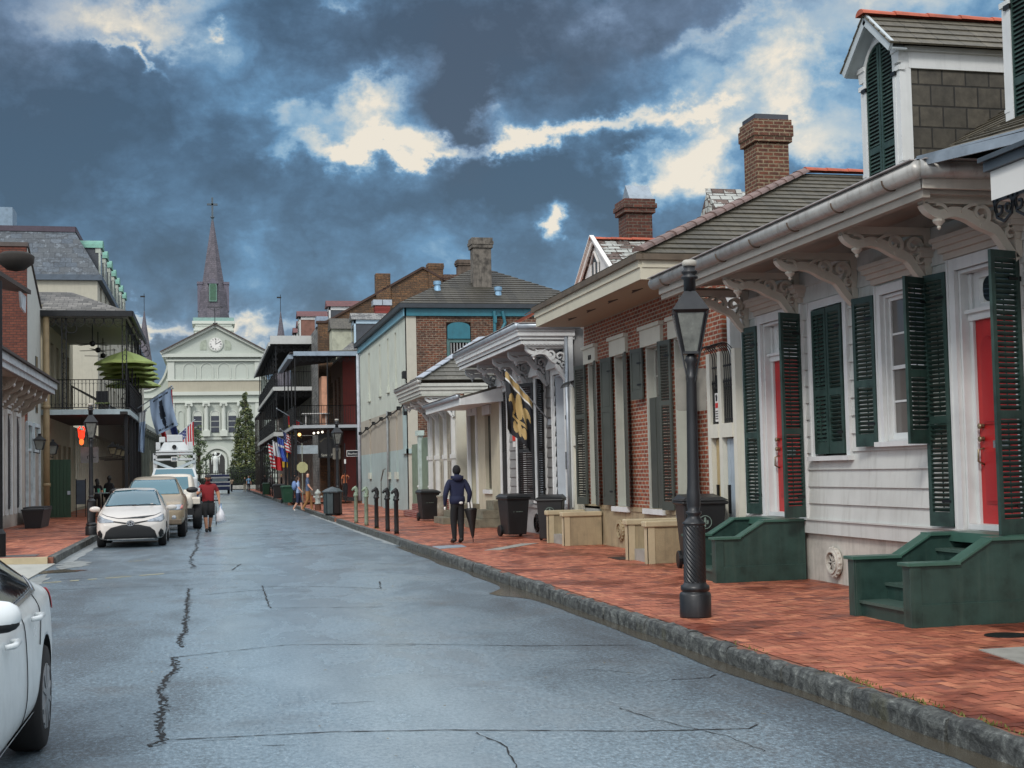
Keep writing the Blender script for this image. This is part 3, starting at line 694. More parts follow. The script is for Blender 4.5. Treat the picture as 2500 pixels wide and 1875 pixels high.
def scroll_bracket(parent,mat,xw,y,ztop,depth,drop,t=.1,s=1,drops=True,pierced=True,cut=1):
    """curved wooden bracket in the X-Z plane hung from wall xw outward to xw-s*depth"""
    mb=MB();o=(xw,y-t/2,ztop);u=(-s,0,0);v=(0,0,1);w=(0,t,0);D=depth;Hh=drop
    mb.prism([(0,-.09),(D,-.09),(D,0),(0,0)],o,u,v,w)               # top arm
    mb.prism([(0,-Hh),(.07,-Hh),(.09,-.09),(0,-.09)],o,u,v,w)       # wall arm
    S=catmull([(D-.02,-.09),(D-.08,-.16),(D-.2,-.2),(D-.34,-.17),(D-.5,-.2),(D-.64,-.33*Hh/.75),(D-.78,-.40*Hh/.75),(.26,-.45*Hh/.75),(.16,-.62*Hh/.75),(.05,-.78*Hh/.75)],5)
    wd=[.06+.05*math.sin(PI*i/len(S)) for i in range(len(S))]
    mb.ribbon(S,wd,o,u,v,w)
    ow=(xw,y-t/2-.012,ztop);w2=(0,t+.024,0)
    for (cx,cy,r,a0,a1) in [(D*.42,-.2*Hh/.75-.02,.115,PI*1.5,PI*-.9),(D*.2,-.26*Hh/.75,.12,PI*1.3,PI*-1.0),(D*.12,-.46*Hh/.75,.085,PI*1.2,-PI*.8)]:
        mb.ribbon(spiral(cx,cy,r,.02,a0,a1),[.05-.002*i for i in range(15)],ow,u,v,w2)
    mb.ribbon(catmull([(D*.62,-.17),(D*.52,-.1),(D*.42,-.09)],4),.035,ow,u,v,w2)
    mb.ribbon(catmull([(D-.28,-.17),(D-.22,-.11),(D-.14,-.1)],4),.03,ow,u,v,w2)
    b=mb.build('bracket',mat,parent)
    if drops:
        mb=MB();x=xw-s*(D-.2)
        mb.lathe([(.02,-.17),(.05,-.185),(.055,-.2),(.035,-.21),(.06,-.245),(.062,-.265),(.03,-.3),(.018,-.31),(.024,-.33),(.006,-.35)],(x,y,ztop),10)
        mb.build('pendant',mat,b)
    return b
def gutter(parent,pts,r=.09,mat=None,straps=True):
    mb=MB();mb.sm=True;mb.tube(pts,r,12);mb.sm=False
    a=mb.build('gutter',mat or g['gutter'],parent)
    mb=MB();P0,P1=Vector(pts[0]),Vector(pts[1]);mb.beam(P0+Vector((0,0,r*.9)),P1+Vector((0,0,r*.9)),2*r+.02,.012);mb.build('gutter_lip',P('zinc_lip',rgb(176,170,166),.5,metal=.2),a)
    if straps:
        mb=MB();n=int((P1-P0).length/1.1)
        for i in range(n):
            p=P0.lerp(P1,(i+.5)/n);
            mb.tube([(p.x+math.cos(t)*(r+.008),p.y,p.z+math.sin(t)*(r+.008)) for t in [PI+PI*k/8 for k in range(9)]],.009,5)
        mb.build('gutter_strap',P('strap_brown',rgb(96,80,66),.6),a)
    return a
# ================================================================= NEAR CREAM COTTAGE
H1=thing('creole_cottage','cream clapboard cottage with green shutters, red doors and scroll brackets, nearest on the right','house',(XF,15,.15))
opsA=[(17.2,18.5,1.0,3.85),(15.85,16.75,1.85,3.85),(13.85,14.85,2.0,3.8),(12.1,13.17,1.0,3.85)]
mb=MB();siding(mb,XF,1,10.9,19.2,.98,4.66,[(a-.02,b+.02,c,d) for a,b,c,d in opsA],h=.235,t=.034);mb.build('clapboards',g['cream'],H1)
mb=MB();wall(mb,XF+.004,1,9,19.2,.9,4.9,opsA,.25);wall(mb,XF+.01,1,9,19.2,4.9,5.2,(),.25);mb.box(XF+.02,18.95,.1,XF+6,19.17,4.9);mb.build('wall',g['cream'],H1)
mb=MB();mb.box(XF+.03,9,.0,XF+.5,19.15,.92);mb.build('foundation',g['stone'],H1)
mb=MB();fb(mb,XF,1,9,19.22,.80,.98,-.02,.035);fb(mb,XF,1,9,19.22,.98,1.0,-.02,.06);mb.build('water_table',g['cream'],H1)
mb=MB();fb(mb,XF,1,19.08,19.22,.98,4.6,0,.05);mb.build('corner_board',g['whitet'],H1)
text('house_number','8',.13,g['iron'],H1,frame((XF-.055,19.15,3.34),(0,-1,0),(0,0,1)));text('house_number','2',.13,g['iron'],H1,frame((XF-.055,19.15,3.02),(0,-1,0),(0,0,1)));text('house_number','6',.13,g['iron'],H1,frame((XF-.055,19.15,2.7),(0,-1,0),(0,0,1)))
mb=MB()
for (a,b,c,d) in opsA:
    if c<1.5: casing(mb,XF,1,a,b,c,d,.13,.05,sill=False)
    else: casing(mb,XF,1,a,b,c,d,.11,.05)
mb.build('casing',g['whitet'],H1)
for (a,b,c,d) in opsA:
    if (a,b)!=(15.85,16.75): mb=MB();crown(mb,XF,1,a-.14,b+.14,d+.14,.24,.2);mb.build('crown_moulding',P('crown_taupe',rgb(186,178,166),.6,var=.06),H1)
# frieze under the canopy
mb=MB();fb(mb,XF,1,11,19.2,4.42,4.62,0,.06);mb.build('frieze',g['soff'],H1)
def red_door(parent,y0,y1,z0,z1,rec,xf=XF):
    mb=MB();fb(mb,xf,1,y0,y1,z0,z1,-rec-.05,-rec)
    d=mb.build('door',g['red'],parent,bev=.004)
    mb=MB();yc=(y0+y1)/2
    for (ya,yb) in ((y0+.1,yc-.05),(yc+.05,y1-.1)):
        for (za,zb,arch) in ((z0+1.08,z1-.18,True),(z0+.22,z0+.78,False)):
            def rect(i,o0,o1):
                a,b,c,e=ya+i,yb-i,za+i,zb-i
                if arch:
                    r=(b-a)/2;m=(a+b)/2;poly=[(a,c),(b,c)]+[(m+r*math.cos(PI*k/8),e-r+r*math.sin(PI*k/8)) for k in range(9)]
                else: poly=[(a,c),(b,c),(b,e),(a,e)]
                mb.prism(poly,(xf+rec-o0,0,0),(0,1,0),(0,0,1),(-(o1-o0),0,0))
            rect(0,-.001,.014);rect(.025,.014,.022);
    mb.build('door_panel',P('door_red_panel',rgb(160,24,27),.4,var=.05,bmp=0),d)
    mb=MB();fb(mb,xf,1,y0-.05,y1+.05,z0-.06,z0,-rec-.04,-rec+.14);mb.build('threshold',g['whitet'],parent)
    mb=MB();mb.sm=True;yy=y1-.09
    for z in (z0+.92,z0+1.06): mb=MB();mb.sm=True;mb.lathe([(.03,0),(.03,.02),(.02,.03),(.03,.05),(.012,.06)],(xf+rec-.065,yy,z),10,ax='x');mb.build('door_knob',P('brass_dull',rgb(140,126,100),.35,metal=.7),d)
    mb=MB();mb.sm=True;mb.tube([(xf+rec-.01,yy,z0+.82),(xf+rec-.08,yy,z0+.8),(xf+rec-.085,yy,z0+.68),(xf+rec-.01,yy,z0+.64)],.012,6)
    mb.build('handle',P('brass_dull',rgb(140,126,100),.35,metal=.7),d)
    mb=MB();fb(mb,xf,1,yc-.14,yc+.14,z0+.82,z0+.9,-rec+.014,-rec+.03);mb.build('mail_slot',g['chrome'],d)
    return d
for (a,b) in ((17.2,18.5),(12.1,13.17)):
    rec=.13
    mb=MB();reveal(mb,XF,1,a,b,1.0,3.85,rec+.06);fb(mb,XF,1,a,b,3.28,3.36,-rec-.05,-rec+.05);fb(mb,XF,1,a,b,3.36,3.4,-rec-.05,-rec+.09)
    for q in (a+.04,b-.1): fb(mb,XF,1,q,q+.06,1.06,3.8,-rec-.05,-rec+.03)
    fb(mb,XF,1,a+.1,b-.1,3.4,3.46,-rec-.05,-rec);fb(mb,XF,1,a+.1,b-.1,3.74,3.82,-rec-.05,-rec)
    for q in (a+.1,b-.2):fb(mb,XF,1,q,q+.1,3.46,3.74,-rec-.049,-rec)
    mb.build('door_frame',g['whitet'],H1)
    mb=MB();m=(a+b)/2;mb.prism([(m+.26*math.copysign(abs(math.cos(t))**.6,math.cos(t)),3.6+.15*math.copysign(abs(math.sin(t))**.7,math.sin(t))) for t in [2*PI*k/20 for k in range(20)]],(XF+rec-.004,0,0),(0,1,0),(0,0,1),(.01,0,0))
    mb.build('transom_light',g['glassd'],H1)
    red_door(H1,a+.1,b-.1,1.06,3.28,rec)
mb=MB();reveal(mb,XF,1,13.85,14.85,2.0,3.8,.14);mb.build('window_jamb',g['whitet'],H1)
sash(H1,XF,1,13.89,14.81,2.03,3.76,.1,g['whitet'],g['glassc'],2,2)
mb=MB();fb(mb,XF,1,15.86,16.74,1.86,3.84,-.2,-.1);mb.build('window',g['dark'],H1)
# shutters (hinge, tip)
shutter(H1,g['green'],(8.05,16.73),(8.05,16.31),1.88,3.83,thick=.035);shutter(H1,g['green'],(8.05,15.87),(8.05,16.29),1.88,3.83,thick=.036)
shutter(H1,g['green'],(8.04,18.6),(7.99,19.02),1.02,3.84);shutter(H1,g['green'],(8.04,17.1),(7.66,16.93),1.02,3.84)
shutter(H1,g['green'],(8.04,14.98),(7.96,15.38),1.95,3.82);shutter(H1,g['green'],(8.04,13.7),(7.64,13.53),1.95,3.84)
shutter(H1,g['green'],(8.04,13.32),(7.97,13.7),1.02,3.86);shutter(H1,g['green'],(8.04,11.96),(7.64,11.84),1.0,3.86)
# canopy
mb=MB();mb.hexa([(6.84,11.7,4.5),(8.12,11.7,4.6),(8.12,19.5,4.6),(6.84,19.5,4.5),(6.84,11.7,4.56),(8.12,11.7,4.72),(8.12,19.5,4.72),(6.84,19.5,4.56)])
mb.box(6.86,11.72,4.34,6.94,19.48,4.5)
for y in (11.74,19.4):mb.box(6.9,y,4.38,8.1,y+.06,4.52)
mb.build('soffit',g['soff'],H1)
mb=MB();mb.box(6.83,11.68,4.42,6.862,19.5,4.53);mb.box(6.83,11.66,4.42,8.12,11.70,4.56);mb.build('fascia',P('fascia_cream',rgb(188,182,170),.6,var=.06,streak=.2),H1)
for y in (11.98,13.72,15.5,17.2,19.0): scroll_bracket(H1,P('bracket_cream',rgb(196,190,176),.6,var=.05,bmp=.1),XF-.02,y,4.42,1.1,.62)
gutter(H1,[(6.78,11.62,4.6),(6.78,19.58,4.6)],.095)
gutter(H1,[(6.78,11.62,4.6),(8.0,11.62,4.61)],.09,straps=False)
def rz(x): return 4.68+.42*(x-6.8) if x<8.9 else 5.562+.6*(x-8.9)
mb=MB()
lapped(mb,(6.8,11.65,rz(6.8)),(6.8,19.5,rz(6.8)),(8.9,17.4,rz(8.9)),(8.9,11.65,rz(8.9)),12)
lapped(mb,(8.9,7,rz(8.9)),(8.9,17.4,rz(8.9)),(11.8,14.5,rz(11.8)),(11.8,7,rz(11.8)),18)
lapped(mb,(7.15,9.0,4.5),(6.85,11.65,rz(6.85)),(8.9,11.65,rz(8.9)),(8.9,9.0,rz(8.9)),12)
mb.build('roof',slate('slate_olive_face',rgb(92,87,74),rgb(108,101,86),.3,5.0,gap=.006),H1)
mb=MB();mb.face([(6.8,19.5,rz(6.8)-.02),(14,19.5,4.7),(14,14.5,rz(11.8)),(11.8,14.5,rz(11.8)-.02),(8.9,17.4,rz(8.9)-.02)]);mb.face([(11.8,7,rz(11.8)),(11.8,14.5,rz(11.8)),(15,14.5,rz(11.8)),(15,7,rz(11.8))]);mb.build('roof_back',MATS['slate_olive_face'],H1)
mb=MB();mb.beam((6.9,11.75,rz(6.85)+.04),(7.2,9.0,4.55),.16,.02);mb.beam((6.8,11.72,rz(6.8)),(7.1,9.0,4.47),.02,.09);mb.build('flashing',g['lead'],H1)
def dormer(parent,yc,xf=8.5,w=1.0,zb=5.3,zt=6.95,zp=7.42,depth=3.2,lite=True):
    y0,y1=yc-w/2,yc+w/2
    D=parent
    mb=MB();mb.box(xf+.03,y0+.02,zb-.4,xf+depth,y1-.02,zt);mb.prism([(y0+.02,zt),(y1-.02,zt),(yc,zp-.08)],(xf+.05,0,0),(0,1,0),(0,0,1),(depth-.1,0,0));
    c=mb.build('dormer',slate('slate_dormer_wall',rgb(74,70,61),rgb(92,86,74),.33,.27,gap=.014),D)
    tm=g['whitet'];mb=MB()
    for y in (y0-.005,y1-.12): mb.box(xf,y,zb-.45,xf+.13,y+.125,zt-.0)
    mb.box(xf+.1,y0-.012,zt-.27,xf+depth,y0+.03,zt-.02);mb.box(xf+.1,y1-.03,zt-.27,xf+depth,y1+.012,zt-.02)
    mb.box(xf+.1,y0-.05,zt-.06,xf+depth,y0,zt);mb.box(xf+.1,y1,zt-.06,xf+depth,y1+.05,zt)
    for y in (y0-.03,y1-.13):
        mb.box(xf-.05,y,zt-.3,xf+.04,y+.16,zt-.24);mb.box(xf-.03,y+.02,zb-.1,xf+.02,y+.14,zt-.3);mb.box(xf-.06,y-.01,zt-.06,xf+.1,y+.18,zt);mb.box(xf-.035,y+.01,zb+.2,xf+.02,y+.15,zb+.24)
        mb.prism([(-.01,0),(.17,0),(.14,-.14),(.02,-.14)],(xf-.045,y,zt-.06),(0,1,0),(0,0,1),(.07,0,0))
    # arched head and tympanum
    r=(w-.3)/2;za=zt-r*.7
    poly=[(y0-.02,zt),(y0+.1,zt)]+[(yc-r*math.cos(PI*k/12),za+.16+r*math.sin(PI*k/12)) for k in range(1,12)]+[(y1-.1,zt),(y1+.02,zt),(yc,zp-.02)]
    mb.prism(poly,(xf-.01,0,0),(0,1,0),(0,0,1),(.05,0,0))
    mb.ribbon([(yc-(r+.03)*math.cos(PI*k/14),za+(r+.03)*math.sin(PI*k/14)+.1) for k in range(15)],.06,(xf-.04,0,0),(0,1,0),(0,0,1),(.06,0,0))
    for q in (yc-r-.03,yc+r+.03): mb.box(xf-.04,q-.03,zb-.3,xf+.02,q+.03,za+.1)
    mb.build('dormer_trim',tm,c)
    mb=MB()
    for sg in (-1,1):   # raking boards
        a=Vector((xf-.2,yc+sg*(w/2+.13),zt-.04));b=Vector((xf-.2,yc,zp+.03));mb.beam(a,b,.13,.04,(1,0,0));mb.beam(a+Vector((.12,0,-.04)),b+Vector((.12,0,-.04)),.02,.2,(1,0,0))
    mb.build('raking_board',P('rake_graywhite',rgb(176,184,186),.55,var=.08),c)
    mb=MB()
    for sg in (-1,1): lapped(mb,(xf-.24,yc+sg*(w/2+.16),zt-.02),(xf+depth+.4,yc+sg*(w/2+.16),zt-.02),(xf+depth+.4,yc,zp+.08),(xf-.24,yc,zp+.08),5)
    mb.build('dormer_roof',MATS['slate_olive_face'],c)
    mb=MB();ridge(mb,(xf-.26,yc,zp+.09),(xf+depth+.3,yc,zp+.09),.45,.1);mb.build('ridge_tile',g['terra'],c)
    # arched louvred shutters
    def leaf(sg):
        mb=MB();X=xf-.03
        def yy(u): return yc+sg*u
        arc=[(r*math.sin(PI/2*k/7),za+.1+r*math.cos(PI/2*k/7)) for k in range(8)]
        mb.ribbon([(sg*(a-.0),b) for a,b in arc[:]]+[(sg*r,zb-.2)],.055,(X,yc,0),(0,1,0),(0,0,1),(.035,0,0))
        mb.box(X,yy(.008),zb-.2,X+.035,yy(.055),za+.08+r);
        for z in (zb-.2,zb+.45): mb.box(X+.002,yy(.055),z,X+.033,yy(r-.02),z+.085)
        z=zb-.08
        while z<za+.05+r:
            if not zb+.43<z<zb+.55:
                e=r-.02 if z<za+.1 else math.sqrt(max(0,r*r-(z-za-.1)**2))-.02
                if e>.07: mb.hexa([(X+.004,yy(.05),z-.02),(X+.004,yy(e),z-.02),(X+.03,yy(e),z+.012),(X+.03,yy(.05),z+.012),(X+.004,yy(.05),z-.012),(X+.004,yy(e),z-.012),(X+.03,yy(e),z+.02),(X+.03,yy(.05),z+.02)])
            z+=.05
        s=mb.build('shutter',g['green'],c)
        for z in (zb,za-.1): hb=MB();hb.box(X-.03,yy(r-.02),z,X+.01,yy(r+.09),z+.05);hb.build('hinge',g['iron'],s)
    leaf(-1);leaf(1)
    mb=MB();mb.box(xf+.001,yc-r,zb-.3,xf+.012,yc+r,za+.1);mb.prism([(yc-r*math.cos(PI*k/12),za+.1+r*math.sin(PI*k/12)) for k in range(13)],(xf+.001,0,0),(0,1,0),(0,0,1),(.011,0,0));mb.build('dormer_window',g['dark'],c)
    return c
dormer(H1,15.42);dormer(H1,12.2)
mb=MB();r_=.21
def round_vent(parent,xf,y,z,r,mat,scal=True):
    mb=MB();mb.sm=False
    mb.lathe([(r,-.05),(r,.05),(r*.95,.07),(r*.8,.07),(r*.76,.04),(r*.5,.035),(r*.48,.05),(r*.2,.05),(.02,.05)],(xf-.02,y,z),28,ax='x')
    vs=[];
    v=mb.build('foundation_vent',mat,parent);v.data.transform(Matrix.Identity(4))
    return v
def vent(parent,xf,y,z,r,m1,m2):
    mb=MB();n=28
    def ring(r0,r1,o0,o1):
        for k in range(n):
            a,b=2*PI*k/n,2*PI*(k+1)/n
            q=[(r0*math.cos(a),r0*math.sin(a)),(r1*math.cos(a),r1*math.sin(a)),(r1*math.cos(b),r1*math.sin(b)),(r0*math.cos(b),r0*math.sin(b))]
            mb.hexa([(xf-o0,y+c_,z+d_) for c_,d_ in q]+[(xf-o1,y+c_,z+d_) for c_,d_ in q])
    ring(r*.78,r,-.01,.05);ring(r*.7,r*.8,-.01,.07);
    for k in range(16):
        a=2*PI*k/16;mb.ball((xf-.03,y+r*1.0*math.cos(a),z+r*1.0*math.sin(a)),.022,6)
    v=mb.build('foundation_vent',m1,parent)
    mb=MB();mb.lathe([(r*.7,0),(r*.7,.01)],(xf-.012,y,z),20,ax='x');mb.build('vent_opening',m2,v)
    mb=MB()
    for k in range(8):
        a=2*PI*k/8;mb.beam((xf-.03,y+.02*math.cos(a),z+.02*math.sin(a)),(xf-.03,y+r*.72*math.cos(a),z+r*.72*math.sin(a)),.015,.02,(1,0,0))
    mb.build('vent_grille',m1,v)
vent(H1,XF+.0,16.38,.44,.19,g['stone'],g['dark'])
# two green stoops
def stoop_green(y0,y1,x0=6.58,label=''):
    t=thing('stoop',label,'steps',((x0+XF)/2,(y0+y1)/2,.15),'green wooden stoops of the cream cottage')
    m=g['stoopg'];zb=.15
    for (a,b) in ((y0,y0+.13),(y1-.13,y1)):
        mb=MB();prof=[(x0,zb),(XF-.03,zb),(XF-.03,.96),(XF-.65,.96),(XF-1.0,.74),(x0,.74)]
        mb.prism(prof,(0,a,0),(1,0,0),(0,0,1),(0,b-a,0));c=mb.build('side_wall',m,t,bev=.006)
        mb=MB();mb.box(x0-.05,a-.04,.74,XF-1.0,b+.04,.775);mb.box(XF-.66,a-.04,.96,XF-.02,b+.04,.995)
        mb.hexa([(XF-1.02,a-.03,.742),(XF-.64,a-.03,.962),(XF-.64,b+.03,.962),(XF-1.02,b+.03,.742),(XF-1.02,a-.03,.772),(XF-.64,a-.03,.992),(XF-.64,b+.03,.992),(XF-1.02,b+.03,.772)])
        mb.build('coping',P('stoop_coping_green',rgb(62,96,84),.38,var=.12),c,bev=.005)
        mb=MB()
        if a==y0: mb.box(x0+.1,y0-.018,zb,XF-.04,y0,.37);mb.box(x0-.018,y0-.018,zb,x0+.1,y0,.74)
        mb.box(x0-.018,a,zb,x0,b,.74)
        mb.build('skirting',m,c,bev=.004)
    n=5;rise=(1.0-.15)/n
    for i in range(n-1):
        mb=MB();xa=x0+.06+i*.3;zt=zb+rise*(i+1);mb.box(xa,y0+.13,zb,min(XF-.03,xa+.32),y1-.13,zt-.03)
        r=mb.build('riser',m,t);mb=MB();mb.box(xa-.03,y0+.13,zt-.03,min(XF-.03,xa+.32),y1-.13,zt);mb.build('tread',P('tread_green',rgb(66,86,78),.45,var=.2),r)
    mb=MB();mb.box(XF-.42,y0+.13,.9,XF+.1,y1-.13,1.0);mb.build('landing',MATS['stoop_coping_green'],t)
stoop_green(11.72,12.98,label='dark green wooden stoop nearest the camera, below the nearer red door')
stoop_green(17.2,18.4,6.75,label='dark green wooden stoop behind the street lamp, below the farther red door')
# ================================================================= NEIGHBOUR'S GALLERY AT THE RIGHT EDGE
HN=thing('gallery_house','white gallery with black lace ironwork jutting in at the upper right corner','house',(7.9,6,.15))
mb=MB();mb.box(6.3,2,3.88,6.34,9.7,4.12);mb.box(6.34,9.64,3.88,8.6,9.7,4.12);mb.build('fascia',P('gallery_fascia_white',rgb(214,212,206),.45,var=.03,bmp=.03),HN)
mb=MB();mb.box(6.26,2,4.123,6.32,9.74,4.2);mb.hexa([(6.22,2,4.2),(8.6,2,4.5),(8.6,9.76,4.5),(6.22,9.76,4.2),(6.22,2,4.24),(8.6,2,4.56),(8.6,9.76,4.56),(6.22,9.76,4.24)]);mb.build('roof',P('gallery_roof_metal',rgb(70,78,84),.5,metal=.2),HN)
mb=MB();mb.box(8.62,2,.15,9,9.6,4.5);mb.build('wall',g['cream'],HN)
def lace(mb,p0,p1,z1,h,n,u3=None):
    p0=Vector(p0);p1=Vector(p1);d=(p1-p0);L=d.length;d/=L;o=p0;w=(d.cross(Vector((0,0,1))))*.02
    st=L/n
    for i in range(n):
        x=i*st
        for cx,s in ((x+st*.28,1),(x+st*.72,-1)):
            mb.ribbon([(a,b) for a,b in spiral(cx,-h*.42,h*.38,.01,PI*.5,PI*.5+s*PI*2.4,10)],.018,(o.x,o.y,z1),d,(0,0,1),w)
        mb.ribbon([(x,0),(x+st*.15,-h*.75),(x+st*.5,-h),(x+st*.85,-h*.75),(x+st,0)],.02,(o.x,o.y,z1),d,(0,0,1),w)
    mb.ribbon([(0,-.012),(L,-.012)],.024,(o.x,o.y,z1),d,(0,0,1),w)
mb=MB();lace(mb,(6.32,9.68,0),(6.32,7.2,0),3.88,.2,9);mb.build('lace_frieze',g['iron'],HN)
# ================================================================= SIDE GATE AND TAN HOUSE BEHIND
TH=thing('clapboard_house','tan clapboard house glimpsed between the cream cottage and the brick cottage','house',(12,27,.15))
mb=MB();siding(mb,11,1,24.5,29,1,5.9,(),.26,.03);mb.build('clapboards',P('tan_clapboard',rgb(170,154,116),.65,var=.07,streak=.2,scale=1.2),TH)
mb=MB();mb.box(11.05,24.5,.1,13,29,5.9);mb.build('wall',MATS['tan_clapboard'],TH)
def gate(label,X,ya,yb,ym,zt,zs,doors,arch=True,postm=None,sign=True):
    G=thing('side_gate',label,'gate',(X,(ya+yb)/2,.15),'iron topped side gates between cottages')
    pm=postm or P('gate_offwhite',rgb(204,202,188),.55,streak=.15,var=.05)
    mb=MB()
    ps=[ya,yb]+([ym] if ym else [])
    for y in ps: mb.box(X-.08,y-.07,.15,X+.08,y+.07,zt)
    o=mb.build('post',pm,G)
    mb=MB();mb.box(X-.1,min(ps)+.07,zs-.22,X+.1,max(ps)-.07,zs) if not ym else None
    if ym:
        mb.box(X-.1,min(ya,yb)+.07,zs-.22,X+.1,ym-.07,zs);mb.box(X-.1,ym+.07,zs-.22,X+.1,max(ya,yb)-.07,zs)
    mb.build('lintel',pm,G)
    segs=[(min(ya,yb),max(ya,yb))] if not ym else [(min(ya,yb),ym),(ym,max(ya,yb))]
    for i,(a,b) in enumerate(segs):
        mb=MB();mb.box(X+.0,a+.08,.2,X+.05,b-.08,zs-.24)
        for k in range(int((b-a-.16)/.14)): mb.box(X-.012,a+.1+k*.14,.22,X+.001,a+.225+k*.14,zs-.27)
        d=mb.build('gate_door',doors[i%len(doors)],G)
        mb=MB();mb.box(X-.05,b-.2,1.0,X-.013,b-.16,1.45);mb.build('latch',g['iron'],d)
        mb=MB();mb.box(X+.02,a+.08,zs+.005,X+.03,b-.08,zt-.35);
        if i==len(segs)-1: mb.build('screen',P('gate_screen_black',rgb(26,28,32),.6,bmp=0),G)
        mb=MB();n=int((b-a-.14)/.075)
        for k in range(n):
            y=a+.1+k*(b-a-.2)/(n-1);mb.tube([(X-.03,y,zs),(X-.03,y,zt-.1)],.008,5)
            if arch: mb.tube([(X-.03-.17*(1-math.cos(t)),y,zt-.1+.2*math.sin(t)) for t in [PI*j/8*.9 for j in range(9)]],.008,5)
            mb.tube([(X-.035,y+.03,zs),(X-.035,y+.03,zt-.5)],.006,4)
            mb.lathe([(.012,0),(.001,.07)],(X-.035,y+.03,zt-.5),5)
        for z in (zs+.05,zt-.25,zs+(zt-zs)*.5): mb.box(X-.04,a+.08,z,X-.02,b-.08,z+.03)
        mb.build('iron_bars',g['iron'],G)
    if sign:
        a,b=segs[-1];y=b-.3;mb=MB();mb.box(X-.06,y-.07,zs+.04,X-.052,y+.07,zs+.5);s=mb.build('warning_sign',g['white'],G)
        mb=MB();mb.box(X-.064,y-.055,zs+.26,X-.0605,y+.055,zs+.34);mb.build('sign_band',P('sign_red',rgb(186,40,36),.5,bmp=0),s)
        mb=MB();mb.prism([(y-.03,zs+.37),(y+.035,zs+.37),(y+.03,zs+.42),(y+.045,zs+.46),(y+.0,zs+.48),(y-.035,zs+.44)],(X-.064,0,0),(0,1,0),(0,0,1),(.003,0,0));mb.build('sign_emblem',g['iron'],s)
        mb=MB()
        for q in range(4): mb.box(X-.0645,y-.05,zs+.08+q*.04,X-.061,y+.05,zs+.095+q*.04)
        mb.build('sign_print',g['iron'],s)
    return G
mb=MB();mb.box(8.16,19.93,2.4,8.4,20.05,4.9);mb.build('corner_board',g['whitet'],TH)
gate('white posted gate with arched black bars between the cream cottage and the brick cottage',8.02,19.3,20.38,19.9,3.57,2.42,[P('gate_bluegray',rgb(152,164,172),.5,streak=.15),P('gate_tan',rgb(166,146,104),.55)])
# ================================================================= BRICK COTTAGE
H2=thing('brick_cottage','red brick cottage with wide cream eaves, charcoal shutters and tan stucco base','house',(XF,24.5,.15))
opsB=[(27.31,27.93,.95,4.05),(25.2,25.98,.98,4.05),(23.1,23.98,.98,4.05),(21.5,22.4,.95,4.05)]
mb=MB();wall(mb,XF+.003,1,20.12,28.2,.98,5.0,opsB,.35);mb.box(XF+.36,20.13,.1,14.5,20.4,5.0);mb.build('wall',g['brickr'],H2)
mb=MB();mb.box(XF+.02,20.5,.98,XF+.3,20.7,1.2)
mb=MB();fb(mb,XF,1,20.1,28.22,.0,.98,-.35,.03);fb(mb,XF,1,20.08,28.24,.9,.985,-.35,.05);mb.build('foundation',g['tan'],H2)
for a,b,c,d in opsB:
    mb=MB();fb(mb,XF,1,a-.14,b+.16,d-.02,d+.30,-.02,.06);fb(mb,XF,1,a-.17,b+.19,d+.30,d+.37,-.02,.1);mb.build('lintel',P('lintel_cream',rgb(190,188,174),.6,var=.05,streak=.1),H2)
text('house_number','820',.15,g['iron'],H2,frame((XF-.068,27.55,4.1),(0,-1,0),(0,0,1)))
mb=MB()
for a,b,c,d in opsB[1:3]: fb(mb,XF,1,a-.15,b+.15,c-.1,c,0,.1)
mb.build('sill',g['whitet'],H2)
for i,(a,b,c,d) in enumerate(opsB):
    mb=MB();reveal(mb,XF,1,a,b,c,d,.3,.05);mb.build('jamb',g['grayg'],H2)
    if i in (1,): sash(H2,XF,1,a+.05,b-.05,c+.03,d-.05,.2,g['grayg'],g['glassc'],2,3)
    elif i==2:
        sash(H2,XF,1,a+.05,b-.05,c+.03,d-.05,.2,g['grayg'],g['glassc'],2,3)
        mb=MB()
        for k in range(2): fb(mb,XF,1,a+.02+k*.34,a+.355+k*.34,c+.01,3.05,-.04,-.0+k*.01)
        mb.build('board_shutter',g['darkg'],H2)
    else:
        mb=MB();fb(mb,XF,1,a+.05,b-.05,c+.02,3.3,-.3,-.22);fb(mb,XF,1,a+.12,b-.12,c+.3,c+1.0,-.3,-.2);fb(mb,XF,1,a+.12,b-.12,c+1.2,3.1,-.3,-.2);mb.build('door',g['grayg'],H2)
        mb=MB();fb(mb,XF,1,a+.06,b-.06,3.36,3.95,-.3,-.24);mb.build('transom_light',g['glassd'],H2)
dk=g['darkg']
shutter(H2,dk,(8.04,27.95),(7.93,28.4),.98,4.02,thick=.04,midz=2.9);shutter(H2,dk,(8.04,27.29),(7.92,26.8),.98,4.02,thick=.04,midz=2.9)
shutter(H2,dk,(8.04,26.0),(7.95,26.46),1.0,4.02,'panel',midz=2.95);shutter(H2,dk,(8.04,25.18),(7.94,24.74),1.0,4.02,'panel',midz=2.95)
shutter(H2,dk,(8.04,24.0),(7.93,24.38),3.05,4.02,'panel');shutter(H2,dk,(8.04,23.08),(7.93,22.78),3.05,4.02,'panel')
shutter(H2,dk,(8.04,22.42),(7.94,22.76),.98,4.02,midz=2.9);shutter(H2,dk,(8.04,21.48),(7.94,21.05),.98,4.02,midz=2.9)
mb=MB();x0,x1=7.03,8.1
mb.box(x0+.02,21.02,4.88,14.6,28.2,4.94);mb.build('soffit',P('soffit_tan',rgb(164,146,120),.65,var=.05),H2)
